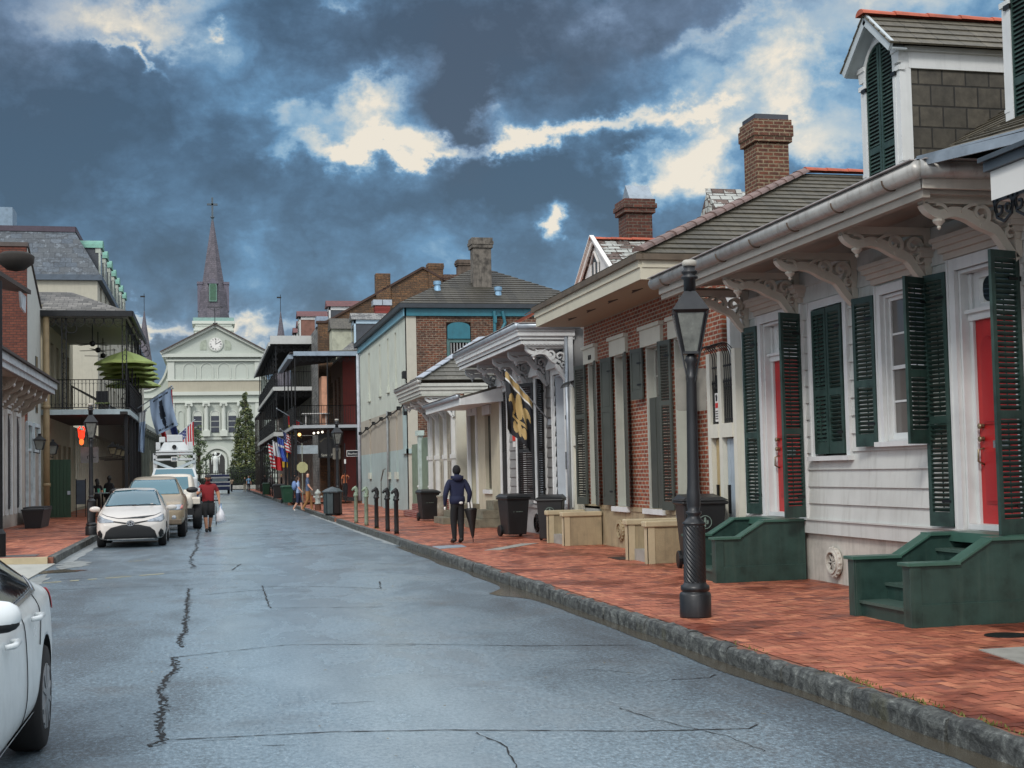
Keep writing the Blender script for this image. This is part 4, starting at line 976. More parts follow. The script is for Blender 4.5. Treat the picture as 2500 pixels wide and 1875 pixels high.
mb=MB();mb.box(x0,21.0,4.88,x0+.03,28.22,5.08);mb.box(x0-.03,20.97,5.08,x0+.03,28.25,5.2);mb.box(x0,20.97,4.88,14.6,21.0,5.08);mb.box(x0+.03,20.95,5.08,14.6,21.0,5.2);mb.build('fascia',P('fascia_brickhouse',rgb(192,186,166),.55,var=.04),H2)
mb=MB();mb.box(x0-.09,20.9,5.2,x0+.03,28.3,5.3);mb.box(x0+.03,20.88,5.2,14.6,20.98,5.3);mb.build('gutter',P('gutter_brown',rgb(92,80,66),.5,var=.2,streak=.2),H2)
for y in (22.3,23.75,25.2,26.6):
    mb=MB();mb.prism([(-.3,-.02),(-.12,-.045),(0,-.11),(.12,-.045),(.3,-.02),(.3,0),(-.3,0)],(7.42,y,4.875),(0,1,0),(1,0,0),(0,0,-.006));mb.build('soffit_vent',P('soffit_vent_dark',rgb(58,48,40),.8,bmp=0),H2)
ap=(11.8,24.6,7.6)
mb=MB();lapped(mb,(x0-.06,20.92,5.3),(15.5,20.92,5.3),(15.5,24.6,7.6),ap,20,.03);mb.build('roof',slate('slate_brickhouse',rgb(72,68,56),rgb(88,82,68),.3,4.0,gap=.004),H2)
mb=MB();lapped(mb,(x0-.06,28.28,5.3),(x0-.06,20.92,5.3),ap,ap,20,.03);lapped(mb,(15.5,28.28,5.3),(x0-.06,28.28,5.3),ap,(15.5,24.6,7.6),18,.03);mb.build('roof_slope',MATS['slate_brickhouse'],H2)
mb=MB();ridge(mb,(x0-.02,20.96,5.36),(ap[0],ap[1],ap[2]+.05),.36,.12);mb.build('hip_tiles',g['ridgeb'],H2)
mb=MB();ridge(mb,(ap[0],ap[1],ap[2]+.06),(15.5,24.6,7.66),.45,.11);mb.build('ridge_tile',g['terra'],H2)
rr=random.Random(2)
mb=MB();mb.prism([(0,0),(.5,-.02),(.62,.16),(.1,.2)],(13.1,24.0,7.26),(1,0,0),(0,.848,.53),(0,-.02,.04));mb.build('roof_patch',P('lead_patch',rgb(170,162,156),.6,var=.2),H2)
def chimney(parent,x0,y0,x1,y1,z0,z1,mat,cap=None,corb=.07,name='chimney',capz=.1,steps=3,bands=.25):
    mb=MB();mb.box(x0,y0,z0,x1,y1,z1-bands-.01)
    for i in range(steps):
        e=corb*(1-abs(i-(steps-1)/2)/(steps)) if steps>1 else corb
        a=z1-bands+bands*i/steps;mb.box(x0-e,y0-e,a,x1+e,y1+e,a+bands/steps-.001)
    c=mb.build(name,mat,parent,bev=.008)
    if cap: mb=MB();mb.box(x0-.01,y0-.01,z1,x1+.01,y1+.01,z1+capz);mb.build('chimney_cap',cap,c)
    return c
# tall chimney behind the hip: placed on the lot just beyond
chimney(H2,11.72,26.8,12.48,27.5,5.5,9.3,g['brickc'],P('cap_slate',rgb(58,60,66),.5),.1,bands=.5,capz=.12,steps=4)
mb=MB();mb.hexa([(11.9,26.74,6.3),(12.6,26.74,6.3),(12.6,27.55,6.3),(11.9,27.55,6.3),(12.5,26.74,7.6),(12.56,26.74,7.6),(12.56,27.55,7.6),(12.5,27.55,7.6)]);mb.build('chimney_flashing',g['iron'],H2)
vent(H2,XF-.03,25.68,.5,.2,g['tan'],g['dark'])
def stoop_tan(y0,y1,x0,label):
    t=thing('stoop',label,'steps',((x0+XF)/2,(y0+y1)/2,.15),'tan stucco stoops of the brick cottage');w=.15
    for (a,b) in ((y0,y0+w),(y1-w,y1)):
        mb=MB();mb.box(x0,a,.15,XF-.06,b,.76);c=mb.build('side_wall',g['tan'],t,bev=.01)
        mb=MB();mb.box(x0-.05,a-.04,.76,XF-.06,b+.04,.86);mb.build('coping',g['tanl'],c,bev=.02)
        mb=MB();mb.box(x0-.012,a-.012,.15,x0+.12,a-.0,.76);mb.box(x0-.012,a-.012,.15,x0,b,.76);mb.build('quoin',g['tanl'],c)
    for i in range(4):
        mb=MB();mb.box(x0+.1+i*.26,y0+w,.15,min(XF-.05,x0+.4+i*.26),y1-w,.15+.2*(i+1));mb.build('step',g['conc'],t)
stoop_tan(26.95,28.4,7.22,'longer tan stucco stoop at the far door of the brick cottage')
stoop_tan(21.1,22.3,7.08,'tan stucco stoop with concrete step just left of the street lamp')
# ================================================================= WHITE GABLED ROOF HOUSE BEHIND
HB=thing('gabled_house','house behind with mossy slate roof, white gable and brick chimney under a metal hood','house',(12,31,.15))
mb=MB();lapped(mb,(8.9,28.55,6.2),(14,28.55,6.2),(14,30.0,7.15),(8.9,30.0,7.15),9,.025);lapped(mb,(14,31.5,6.1),(8.9,31.5,6.1),(8.9,30.0,7.15),(14,30.0,7.15),9,.025)
mb.build('roof',slate('slate_patchy',rgb(96,78,70),rgb(118,100,90),.3,.17,patch=rgb(178,182,176),amt=.85),HB)
mb=MB();ridge(mb,(8.85,30.0,7.17),(14,30.0,7.17),.5,.09);mb.build('ridge_tile',g['terra'],HB)
mb=MB();mb.prism([(28.55,6.1),(31.4,6.1),(30.0,7.12)],(8.98,0,0),(0,1,0),(0,0,1),(.15,0,0));mb.box(9.05,28.7,4,14,31.3,6.12);mb.build('gable_wall',g['whitet'],HB)
mb=MB()
for a,b in (((8.9,28.5,6.2),(8.9,30,7.18)),((8.9,31.55,6.1),(8.9,30,7.18))): mb.beam(a,b,.14,.04,(1,0,0));mb.beam(Vector(a)+Vector((-.03,0,.07)),Vector(b)+Vector((-.03,0,.07)),.03,.1,(1,0,0))
mb.build('raking_board',g['white'],HB)
mb=MB();mb.prism([(29.75,6.25),(30.35,6.25),(30.35,6.6),(30.05,6.86),(29.75,6.6)],(8.95,0,0),(0,1,0),(0,0,1),(.02,0,0));wn=mb.build('gable_window',g['glassd'],HB)
mb=MB()
for s_ in (29.75,30.05,30.35): mb.box(8.93,s_-.03,6.22,8.95,s_+.03,6.62)
mb.box(8.93,29.7,6.19,8.95,30.4,6.25);mb.beam((8.94,29.73,6.58),(8.94,30.05,6.88),.02,.05,(1,0,0));mb.beam((8.94,30.37,6.58),(8.94,30.05,6.88),.02,.05,(1,0,0));mb.build('window_frame',g['white'],wn)
c=chimney(HB,9.85,30.3,10.5,30.95,6.5,8.22,g['brickk'],None,.1,bands=.34)
mb=MB();mb.prism([(30.32,8.22),(30.98,8.22),(30.65,8.62)],(9.95,0,0),(0,1,0),(0,0,1),(.6,0,0));mb.build('chimney_hood',g['lead'],c)
mb=MB();lapped(mb,(11.4,28.8,7.6),(12.3,28.8,7.6),(12.3,29.1,8.25),(11.4,29.1,8.25),4);mb.prism([(28.2,7.3),(29.9,7.3),(29.1,8.2)],(11.45,0,0),(0,1,0),(0,0,1),(1.8,0,0));mb.build('rear_dormer',MATS['slate_patchy'],HB)
# ================================================================= GRAY COTTAGE
H3=thing('gray_cottage','gray clapboard cottage with white carved brackets, peaked white crowns and black shutters','house',(XF,33,.15))
opsC=[(29.75,30.75,.95,4.0),(31.75,32.5,.98,3.95),(33.95,34.6,.98,3.95),(35.9,36.6,.98,3.95)]
mb=MB();siding(mb,XF,1,29.35,37.0,.85,4.95,opsC,.235,.035);mb.build('clapboards',g['grayp'],H3)
mb=MB();wall(mb,XF+.005,1,29.35,37,.1,5.0,opsC,.3);mb.box(XF+.3,29.3,.1,14,29.5,5);mb.build('wall',g['grayp'],H3)
mb=MB();fb(mb,XF,1,29.3,37.02,.0,.8,-.02,.05);fb(mb,XF,1,29.28,37.04,.8,.88,-.02,.09);mb.build('foundation',P('gray_foundation',rgb(140,140,138),.8,streak=.3,var=.1),H3)
mb=MB();fb(mb,XF,1,29.28,29.45,.85,4.95,-.05,.055)
for a,b,c,d in opsC: casing(mb,XF,1,a,b,c,d,.13,.07,sill=c>.96)
mb.build('casing',g['whitet'],H3)
mb=MB();fb(mb,XF,1,29.3,37,4.55,4.7,0,.1);mb.build('frieze',g['whitet'],H3)
for a,b,c,d in opsC:   # peaked crowns
    mb=MB();m=(a+b)/2;w=(b-a)/2+.2
    for (sc,o) in ((1,.12),(.93,.17),(.82,.21)):
        poly=catmull([(m-w,d+.13),(m-w,d+.13+.12*sc),(m-w*.8,d+.13+.16*sc),(m-w*.45,d+.13+.3*sc),(m-w*.15,d+.13+.44*sc),(m,d+.13+.47*sc),(m+w*.15,d+.13+.44*sc),(m+w*.45,d+.13+.3*sc),(m+w*.8,d+.13+.16*sc),(m+w,d+.13+.12*sc),(m+w,d+.13)],3)
        mb.prism([(m+(p-m)*sc,q) for p,q in poly],(XF-o,0,0),(0,1,0),(0,0,1),(.06,0,0))
    mb.build('crown_moulding',g['whitet'],H3)
mb=MB();reveal(mb,XF,1,29.75,30.75,.95,4.0,.42);fb(mb,XF,1,29.79,30.71,3.0,3.1,-.42,-.3);mb.build('jamb',P('jamb_bluewhite',rgb(190,198,204),.5,var=.04),H3)
mb=MB();fb(mb,XF,1,29.8,30.7,.98,3.0,-.42,-.36);mb.build('door',g['blackp'],H3)
mb=MB();fb(mb,XF,1,29.8,30.7,3.1,3.95,-.42,-.38);mb.build('transom_light',g['glassd'],H3)
mb=MB();reveal(mb,XF,1,31.75,32.5,.98,3.95,.3);mb.build('jamb',MATS['jamb_bluewhite'],H3)
sash(H3,XF,1,31.79,32.46,1.0,3.9,.25,g['whitet'],g['glassd'],2,3)
bk=g['blackp']
shutter(H3,bk,(8.0,31.6),(7.76,31.28),1.0,3.96);shutter(H3,bk,(8.0,32.65),(7.72,33.2),1.0,3.96)
for a,b in ((33.95,34.6),(35.9,36.6)):
    shutter(H3,bk,(8.07,a),(8.07,(a+b)/2-.004),1.0,3.93,'mixed',midz=2.2);shutter(H3,bk,(8.07,b),(8.07,(a+b)/2+.004),1.0,3.93,'mixed',midz=2.2)
mb=MB();mb.box(6.95,29.35,4.7,8.1,37.0,4.78);mb.build('soffit',P('soffit_gray',rgb(150,150,150),.6),H3)
mb=MB()
for i,(z0,z1,o) in enumerate([(4.62,4.72,0),(4.72,4.8,.04),(4.8,4.9,.09),(4.9,4.96,.12)]):
    mb.box(6.95-o,29.35-o,z0,7.0,37.05,z1);mb.box(7.0,29.35-o,z0,8.2,29.4,z1)
for k in range(12):   # scalloped drip on the return
    mb.ribbon([(7.05+k*.09+.045*math.cos(t),4.62-.03*math.sin(t)) for t in [PI*j/5 for j in range(6)]],.014,(0,29.33,0),(1,0,0),(0,0,1),(0,.03,0))
mb.build('cornice',g['whitet'],H3)
gutter(H3,[(6.84,29.2,5.02),(6.84,37.05,5.02)],.08,g['silver'],False);gutter(H3,[(6.84,29.2,5.02),(8.3,29.2,5.02)],.07,g['silver'],False)
for y in (29.5,31.3,33.1,35.1,36.8): scroll_bracket(H3,g['whitet'] if y<30 else P('bracket_gray',rgb(176,178,178),.6,var=.05),XF-.02,y,4.62,1.0,.8,.13)
mb=MB();lapped(mb,(6.85,37.05,5.06),(6.85,29.2,5.06),(8.9,29.2,6.15),(8.9,37.05,6.15),12);lapped(mb,(8.9,37.05,6.2),(8.9,29.2,6.2),(10.6,30.5,7.2),(10.6,37,7.2),8);mb.build('roof',P('roof_terracotta',rgb(150,92,72),.7,var=.3,scale=5),H3)
mb=MB();mb.box(XF-.05,34.95,2.55,XF-.035,35.25,2.95);sg=mb.build('notice',P('notice_red',rgb(210,52,34),.5,bmp=0),H3);mb=MB();mb.box(XF-.05,34.97,2.38,XF-.035,35.23,2.53);mb.build('notice_paper',g['white'],sg)
text('house_number','818',.14,g['iron'],H3,frame((XF-.08,29.52,2.9),(0,-1,0),(0,0,1)))
mb=MB();mb.box(XF-.12,29.33,1.75,XF-.06,29.55,2.15);mb.build('meter_box',P('meter_gray',rgb(92,96,98),.5),H3)
mb=MB();mb.sm=True;mb.tube([(XF-.1,29.32,4.9),(XF-.1,29.32,.2)],.045,8);mb.build('downspout',g['silver'],H3)
vent(H3,XF-.05,32.6,.42,.22,g['iron'],g['dark'])
gate('white posted gate with arched black bars left of the brick cottage',8.15,28.32,29.2,None,3.62,2.5,[P('gate_cream',rgb(190,184,166),.55)])
# flag on the gray cottage
FL=thing('house_flag','black flag with gold and white stripes and a gold emblem hanging off the gray cottage','flag',(8.05,31.15,2.9))
pb,pt=Vector((8.06,31.15,2.9)),Vector((6.95,31.05,4.15))
mb=MB();mb.sm=True;mb.tube([pb,pt],.016,6);mb.ball(pt,.03,8);mb.build('flagpole',g['silver'],FL)
def cloth_flag(parent,top0,top1,drop,cols,name='flag_cloth',nu=26,nv=34,seed=0,gather=.35,thick=.006,sway=(0,0,0)):
    """cloth hung from the pole segment top0-top1; cols(u,v)->material index"""
    T0,T1=Vector(top0),Vector(top1);mb=MB();mb.sm=True;pts=[];n=(T1-T0).cross(Vector((0,0,1))).normalized();S=Vector(sway)
    for j in range(nv+1):
        v=j/nv;row=[]
        for i in range(nu+1):
            u=i/nu;uu=u*(1-gather*v*(1-.25*v))+gather*v*.9
            p=T0.lerp(T1,uu)
            p=p+Vector((0,0,-drop*v*(1-.10*u)))+S*v*v
            p+=n*(.07*math.sin(u*9+v*2.5+seed)*min(1,v*1.6)+.03*math.sin(u*17-v*5+seed))
            row.append(p)
        pts.append(row)
    for j in range(nv):
        for i in range(nu):
            mb.mi=cols((i+.5)/nu,(j+.5)/nv);mb.grid([pts[j][i],pts[j][i+1],pts[j+1][i+1],pts[j+1][i]],[(0,1,2,3)])
    return mb
def inpoly(x,y,poly):
    c=False;j=len(poly)-1
    for i in range(len(poly)):
        if (poly[i][1]>y)!=(poly[j][1]>y) and x<(poly[j][0]-poly[i][0])*(y-poly[i][1])/(poly[j][1]-poly[i][1])+poly[i][0]: c=not c
        j=i
    return c
def ell(x,y,cx,cy,rx,ry): return ((x-cx)/rx)**2+((y-cy)/ry)**2<1
def fleur(u,v):
    x,y=(u-.5)*.8,(v-.5)*.8
    if ell(x,y,.11,.22,.07,.09) or ell(x,y,-.11,.22,.07,.09): return True
    if (ell(x,y,.2,-.1,.12,.15) and not ell(x,y,.25,-.02,.07,.09)) or (ell(x,y,-.2,-.1,.12,.15) and not ell(x,y,-.25,-.02,.07,.09)): return True
    if ell(x,y,0,-.17,.09,.22): return True
    if abs(x)<.2 and abs(y-.08)<.03: return True
    return ell(x,y,0,.2,.05,.13)
    x,y=u-.5,v-.55
    return ell(x,y,0,-.12,.07,.2) or ell(x,y,.13,-.06,.055,.13) and not ell(x,y,.17,-.02,.03,.06) or ell(x,y,-.13,-.06,.055,.13) and not ell(x,y,-.17,-.02,.03,.06) or (abs(x)<.16 and abs(y-.07)<.022) or ell(x,y,0,.17,.05,.11) or ell(x,y,.1,.15,.04,.07) or ell(x,y,-.1,.15,.04,.07)
def c_saints(u,v):
    if u<.13 : return 1
    if u<.155: return 2
    if .185<u<.2: return 2
    return 1 if fleur((u-.2)/.8*1.0,v) else 0
mb=cloth_flag(FL,pt,pt.lerp(pb,.6),1.4,lambda u,v:(1 if v<.12 else 2 if v<.15 else (1 if fleur(u,(v-.12)/.88) else 0)),gather=-.0,nu=64,nv=84)
# gather towards the tip
mb.build('flag_cloth',[P('flag_black',rgb(26,27,32),.7,bmp=0),P('flag_gold',rgb(176,150,98),.6,bmp=0),P('flag_white',rgb(220,220,216),.7,bmp=0,var=.03)],FL,weld=True,fixn=False)
mb=MB();mb.box(8.0,31.1,2.83,8.09,31.2,2.97);mb.build('pole_bracket',g['silver'],FL)
# ================================================================= CREAM STUCCO COTTAGE
H4=thing('stucco_cottage','small low cream stucco cottage with one dark door and one tall narrow window','house',(XF,39.6,.15))
cs=P('cream_stucco',rgb(184,178,156),.8,var=.07,streak=.2,bmp=.25)
opsD=[(40.4,41.7,.6,3.5),(38.35,39.2,1.2,3.42)]
mb=MB();wall(mb,XF,1,37.0,42.1,.1,3.9,opsD,.3);mb.box(XF+.3,37,.1,13,37.2,3.9);mb.box(XF+.3,41.9,.1,13,42.1,3.9);mb.build('wall',cs,H4)
mb=MB();fb(mb,XF,1,38.25,39.3,3.42,3.7,-.05,.06);fb(mb,XF,1,38.25,39.3,1.08,1.2,-.1,.08);fb(mb,XF,1,40.3,41.8,3.5,3.85,-.05,.04);fb(mb,XF,1,40.28,40.44,.6,3.5,-.05,.05);fb(mb,XF,1,41.66,41.82,.6,3.5,-.05,.05);mb.build('surround',g['whitet'],H4)
mb=MB();fb(mb,XF,1,38.4,39.15,1.22,3.4,-.28,-.2);mb.build('window',g['glassd'],H4);mb=MB()
for q in range(5): fb(mb,XF,1,38.43+q*.17,38.45+q*.17,1.22,3.4,-.12,-.1)
mb.build('window_bars',g['iron'],H4)
mb=MB();fb(mb,XF,1,40.44,41.66,.6,1.5,-.3,-.2);mb.build('door',g['grayg'],H4);mb=MB();fb(mb,XF,1,40.44,41.66,1.5,3.48,-.3,-.22);mb.build('door_glass',g['dark'],H4)
text('house_number','1',.16,g['iron'],H4,frame((XF-.05,41.0,3.6),(0,-1,0),(0,0,1)))
mb=MB();mb.hexa([(6.85,36.4,3.78),(9.6,36.4,4.55),(9.6,42.3,4.55),(6.85,42.3,3.78),(6.85,36.4,3.84),(9.6,36.4,4.62),(9.6,42.3,4.62),(6.85,42.3,3.84)]);mb.build('roof',P('roof_darkfelt',rgb(70,66,60),.8),H4)
mb=MB();mb.box(6.86,36.42,3.72,8.08,42.28,3.77);mb.box(6.82,36.4,3.6,6.88,42.3,3.8);mb.prism([(6.85,3.6),(8.1,3.7),(9.55,3.7),(9.55,4.5),(6.85,3.78)],(0,36.38,0),(1,0,0),(0,0,1),(0,.05,0));mb.build('eave_box',g['whitet'],H4)
gutter(H4,[(6.78,36.4,3.84),(6.78,42.3,3.84)],.07,g['silver'],False)
def steps(label,x0,x1,y0,y1,n,h,mat,group=None,run=.32,cat='steps'):
    t=thing('front_steps',label,cat,((x0+x1)/2,(y0+y1)/2,.15),group)
    for i in range(n):
        mb=MB();mb.box(x0+i*run,y0,.15+h*i+.0005*i,x1,y1-.0*i,.15+h*(i+1));mb.build('step',mat,t,bev=.012)
    return t
steps('weathered stone steps at the dark door of the cream stucco cottage',6.95,8.1,40.2,41.9,3,.2,P('mossy_stone',rgb(112,108,92),.9,var=.25,scale=5,bmp=.5))
steps('stone block steps at the left end of the gray cottage',7.2,8.1,36.9,38.0,3,.25,MATS['mossy_stone'])
# ================================================================= ORNATE COTTAGE
H5=thing('bracketed_cottage','narrow cottage with slate hip roof, lacy white brackets and louvred doors beside the corner building','house',(XF,46.7,.15))
mb=MB();wall(mb,XF,1,43.9,49.2,.1,4.3,[(47.6,48.5,.9,3.9),(46.0,46.9,.9,3.9),(44.6,45.4,.9,3.9)],.3);mb.box(XF+.3,43.9,.1,13,44.1,4.4);mb.build('wall',P('ornate_cream',rgb(186,184,170),.6,var=.05,streak=.15),H5)
mb=MB()
for y in (49.1,48.65,47.45,45.75,44.2):
    mb.box(XF-.12,y-.07,.9,XF-.0,y+.07,4.0);mb.box(XF-.16,y-.11,.6,XF,y+.11,.9);mb.box(XF-.17,y-.11,2.2,XF-.001,y+.11,2.35);mb.box(XF-.18,y-.12,3.8,XF-.002,y+.12,4.0)
mb.build('pilaster',g['whitet'],H5)
mb=MB()
for y in (47.6,46.0,44.6): fb(mb,XF,1,y+.02,y+.88,.92,3.88,-.2,-.15)
mb.build('doorway',P('louvre_cream',rgb(176,172,156),.6),H5)
for y in (46.02,46.46,44.62,45.02,47.62,48.06): shutter(H5,P('louvre_cream',rgb(176,172,156)),(8.06,y),(8.06,y+.42),.95,3.85,hinge=False)
mb=MB();mb.box(6.95,43.9,4.3,8.1,49.3,4.38);mb.build('soffit',g['grayg'],H5)
mb=MB()
for z0,z1,o in ((4.38,4.5,0),(4.5,4.62,.05),(4.62,4.72,.1)): mb.box(6.92-o,43.9-o,z0,7.0,49.35,z1);mb.box(7.0,43.9-o,z0,9.2,43.95,z1)
mb.build('cornice',P('cornice_offwhite',rgb(186,186,178),.6,streak=.3,var=.08),H5)
gutter(H5,[(6.84,43.75,4.78),(6.84,49.4,4.78)],.08,g['gutter'],False)
for y in (44.1,45.7,47.4,49.0): scroll_bracket(H5,g['whitet'],XF-.02,y,4.32,1.0,.7,.12)
mb=MB();lapped(mb,(6.8,43.75,4.82),(13,43.75,4.82),(13,46.5,6.5),(9.6,46.5,6.5),11,.03);lapped(mb,(6.8,49.4,4.82),(6.8,43.75,4.82),(9.6,46.5,6.5),(9.6,46.5,6.5),11,.03);lapped(mb,(13,49.4,4.82),(6.8,49.4,4.82),(9.6,46.5,6.5),(13,46.5,6.5),11,.03);mb.build('roof',slate('slate_ornate',rgb(86,84,76),rgb(98,95,86),.4,4,gap=.004),H5)
mb=MB();A=Vector((6.85,43.8,4.9));B=Vector((9.6,46.5,6.56));
for i in range(7):
    p=A.lerp(B,i/7+.01);q=A.lerp(B,(i+1)/7-.01);mb.beam(p,q,.3,.03)
mb.build('hip_flashing',P('hip_flash',rgb(160,166,174),.45,metal=.3,var=.1),H5)
mb=MB();mb.box(XF+.35,42.1,.1,XF+.5,43.9,3.4);mb.build('recess_wall',cs,H5)
steps('red brick steps before the bracketed cottage',7.1,8.1,45.6,49.7,3,.22,brick('brick_steps',rgb(126,46,40),rgb(146,60,48),rgb(170,150,140),.2,.07,.01))
mb=MB()
mb=MB();mb.sm=True;mb.lathe([(.16,0),(.17,.5),(.15,.75),(.19,.8),(.19,.84),(.1,.86)],(0,0,0),16);o=mb.build('ash_urn',P('urn_concrete',rgb(136,132,118),.8,var=.3,scale=6));o.location=(7.35,42.6,.15);tag(o,'short weathered concrete post with a pale cap beside the man in navy','post')
# green gates between bracketed cottage and corner building
GG=thing('side_gate','pair of sage green wooden gates beside the corner building','gate',(XF,51.5,.15))
for (a,b,zt) in ((52.2,54.3,2.9),(49.6,51.7,3.1)):
    mb=MB();mb.box(XF+.05,a,.2,XF+.1,b,zt)
    for k in range(6): mb.box(XF+.035,a+.02+k*(b-a)/6,.25,XF+.052,a+(k+1)*(b-a)/6-.02,zt-.1)
    d=mb.build('gate_door',P('gate_sage',rgb(116,134,116),.6,streak=.2),GG)
    mb=MB();mb.ball((XF+.02,a+.3,1.2),.06,8);mb.build('handle',g['whitet'],d)
mb=MB();mb.box(XF-.05,51.75,.2,XF+.12,52.15,3.2);mb.box(XF-.12,51.65,3.2,XF+.15,52.25,3.4);mb.build('post',P('post_paleteal',rgb(176,192,186),.6),GG)
# ================================================================= CORNER BUILDING
H6=thing('corner_building','two storey pale stucco and old brick corner building with teal cornice and hip roof','building',(XF,63,.15))
up=P('stucco_pale_sage',rgb(190,196,184),.85,var=.07,scale=.8,streak=.7,bmp=.25,dirt=rgb(138,134,118))
lo=P('stucco_pale_blue',rgb(160,178,176),.85,var=.08,scale=.8,streak=.3,bmp=.2)
be=P('stucco_beige_band',rgb(168,162,148),.85,var=.07,scale=.8,streak=.35,bmp=.2)
Y0,Y1=55.0,72.5
sl=[(58.1,58.6),(60.6,61.1),(63.6,64.1),(68.0,68.6)]
opsE=[(a,b,5.75,7.95) for a,b in sl]+[(a,b,1.8,4.55) for a,b in sl if a!=63.6]
mb=MB();wall(mb,XF,1,Y0,Y1,4.55,8.3,opsE,.3);mb.build('wall',up,H6)
mb=MB();wall(mb,XF,1,Y0+1.5,Y1,2.75,4.55,opsE,.3);mb.build('wall_band',be,H6)
mb=MB();wall(mb,XF,1,Y0,Y1,.1,2.75,opsE,.3);wall(mb,XF,1,Y0,Y0+1.5,2.75,4.55,(),.3);mb.build('wall_base',lo,H6)
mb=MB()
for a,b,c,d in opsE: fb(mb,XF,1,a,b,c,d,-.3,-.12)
mb.build('blind_window',P('slot_shade',rgb(158,150,132),.85,streak=.3),H6)  # slot backs coloured darker than the wall paint to imitate recess shade
mb=MB()
for a,b,c,d in opsE: fb(mb,XF,1,a-.12,b+.12,c-.32,c,0,.1)
mb.build('sill',up,H6)
mb=MB();mb.box(XF,Y0-.02,.1,8.52,Y0+.3,8.3);mb.build('quoin',P('quoin_beige',rgb(178,174,160),.85,var=.05),H6)
mb=MB();fb(mb,XF,1,Y0-.1,Y0+1.2,2.55,2.75,0,.12);mb.box(XF-.1,Y0-.1,2.55,8.5,Y0-.02,2.75);mb.build('string_course',lo,H6)
mb=MB();mb.box(8.53,Y0,.1,15.8,Y0+.35,6.3);mb.box(8.53,Y0,6.3,9.8,Y0+.35,8.3);mb.box(10.86,Y0,6.3,15.8,Y0+.35,8.3);mb.box(9.8,Y0,8.05,10.86,Y0+.35,8.3);mb.build('side_wall',g['brickd'],H6)
teal=P('teal_paint',rgb(38,104,118),.5,var=.12,streak=.2);tealb=P('teal_cornice_light',rgb(108,158,176),.5,var=.08)
mb=MB();mb.prism([(9.85,7.35),(10.82,7.35),(10.82,7.85)]+[(10.335+.485*math.cos(t),7.85+.2*math.sin(t)) for t in [PI*k/8 for k in range(1,8)]]+[(9.85,7.85)],(0,Y0-.02,0),(1,0,0),(0,0,1),(0,.1,0))
w=mb.build('window_hood',teal,H6)
mb=MB();mb.box(9.82,Y0+.05,5.8,9.95,Y0+.12,7.35);mb.box(10.72,Y0+.05,5.8,10.85,Y0+.12,7.35);mb.box(9.95,Y0+.05,7.2,10.72,Y0+.12,7.35);mb.build('window_frame',P('teal_gray',rgb(72,106,104),.6),H6)
mb=MB();mb.box(9.9,Y0+.15,5.8,10.8,Y0+.2,7.4);mb.build('window',g['dark'],H6)
mb=MB()
for k in range(6): mb.box(10.0+k*.13,Y0+.08,5.8,10.02+k*.13,Y0+.1,7.2)
mb.build('window_bars',g['whitet'],H6)
mb=MB();mb.box(11.8,Y0-.3,8.0,11.93,Y0-.1,8.32);mb.tube([(11.85,Y0-.2,8.5),(11.85,Y0-.2,7.6)],.07,8);mb.tube([(12.2,Y0-.2,8.5),(12.3,Y0-.2,8.0),(12.1,Y0-.2,7.6)],.07,8);mb.build('downspout',teal,H6)
mb=MB();mb.box(8.02,Y0-.12,8.3,16,Y0,8.62);mb.build('cornice_side',teal,H6)
mb=MB();mb.box(7.98,Y0-.12,8.3,8.099,Y1+.1,8.62);mb.build('cornice',tealb,H6)
mb=MB();mb.box(7.8,Y0-.32,8.62,16.2,Y1+.2,8.8);mb.build('gutter',P('gutter_darkgray',rgb(44,50,56),.5),H6)
mb=MB();a0=(12.1,59.3,11.1);lapped(mb,(7.8,Y0-.3,8.8),(16.6,Y0-.3,8.8),a0,a0,18,.035);lapped(mb,(7.8,Y1+.2,8.8),(7.8,Y0-.3,8.8),a0,(12.1,69,11.1),18,.035)
lapped(mb,(16.6,Y0-.3,8.8),(16.6,Y1,8.8),(12.1,69,11.1),a0,18,.035);mb.build('roof',slate('slate_corner',rgb(60,57,50),rgb(76,72,62),.35,4,gap=.003),H6)
c=chimney(H6,11.35,56.6,12.15,57.3,8.8,11.95,P('chimney_stucco_gray',rgb(104,98,90),.9,var=.45,scale=4,streak=.75,dirt=rgb(36,33,31),bmp=.6),None,.1,bands=.45)
for (x,y,z) in ((9.68,56.3,9.35),(12.25,55.8,9.05)):
    mb=MB();mb.sm=False;mb.lathe([(.24,0),(.2,.05),(.13,.4),(.13,.45),(.17,.46),(.17,.62),(.05,.64)],(x,y,z),14);mb.build('roof_vent',P('vent_blue',rgb(122,156,180),.4,metal=.4),H6)
mb=MB();mb.sm=True;mb.tube([(8.0,Y1+.05,8.3),(8.0,Y1+.05,.3)],.09,8);mb.build('downspout',P('pipe_pale',rgb(176,182,190),.5,streak=.4),H6)
mb=MB();mb.sm=True;mb.tube([(8.02,60.8,4.6),(8.02,60.8,.4)],.06,8);mb.build('conduit',P('pipe_gray',rgb(128,132,132),.5),H6)
mb=MB()
pp=[(7.98,72,3.9),(7.98,69,4.05),(7.98,66,4.2),(7.98,63,4.3),(7.98,60,4.4),(7.98,57,4.5),(7.98,55.4,4.6),(8.0,55.1,4.2)];
for a,b in zip(pp,pp[1:]): mb.tube([a,tuple((a[i]+b[i])/2-(.06 if i==2 else 0) for i in range(3)),b],.035,5)
for a in pp: mb.box(a[0]-.06,a[1]-.05,a[2]-.05,a[0]+.1,a[1]+.05,a[2]+.12)
mb.build('cable',g['iron'],H6)
mb=MB();mb.box(7.95,55.0,5.7,8.1,55.5,6.0);mb.build('wall_lantern',g['iron'],H6)
mb=MB();mb.box(7.85,59.9,.15,8.1,61.6,.95);mb.build('ledge',lo,H6)
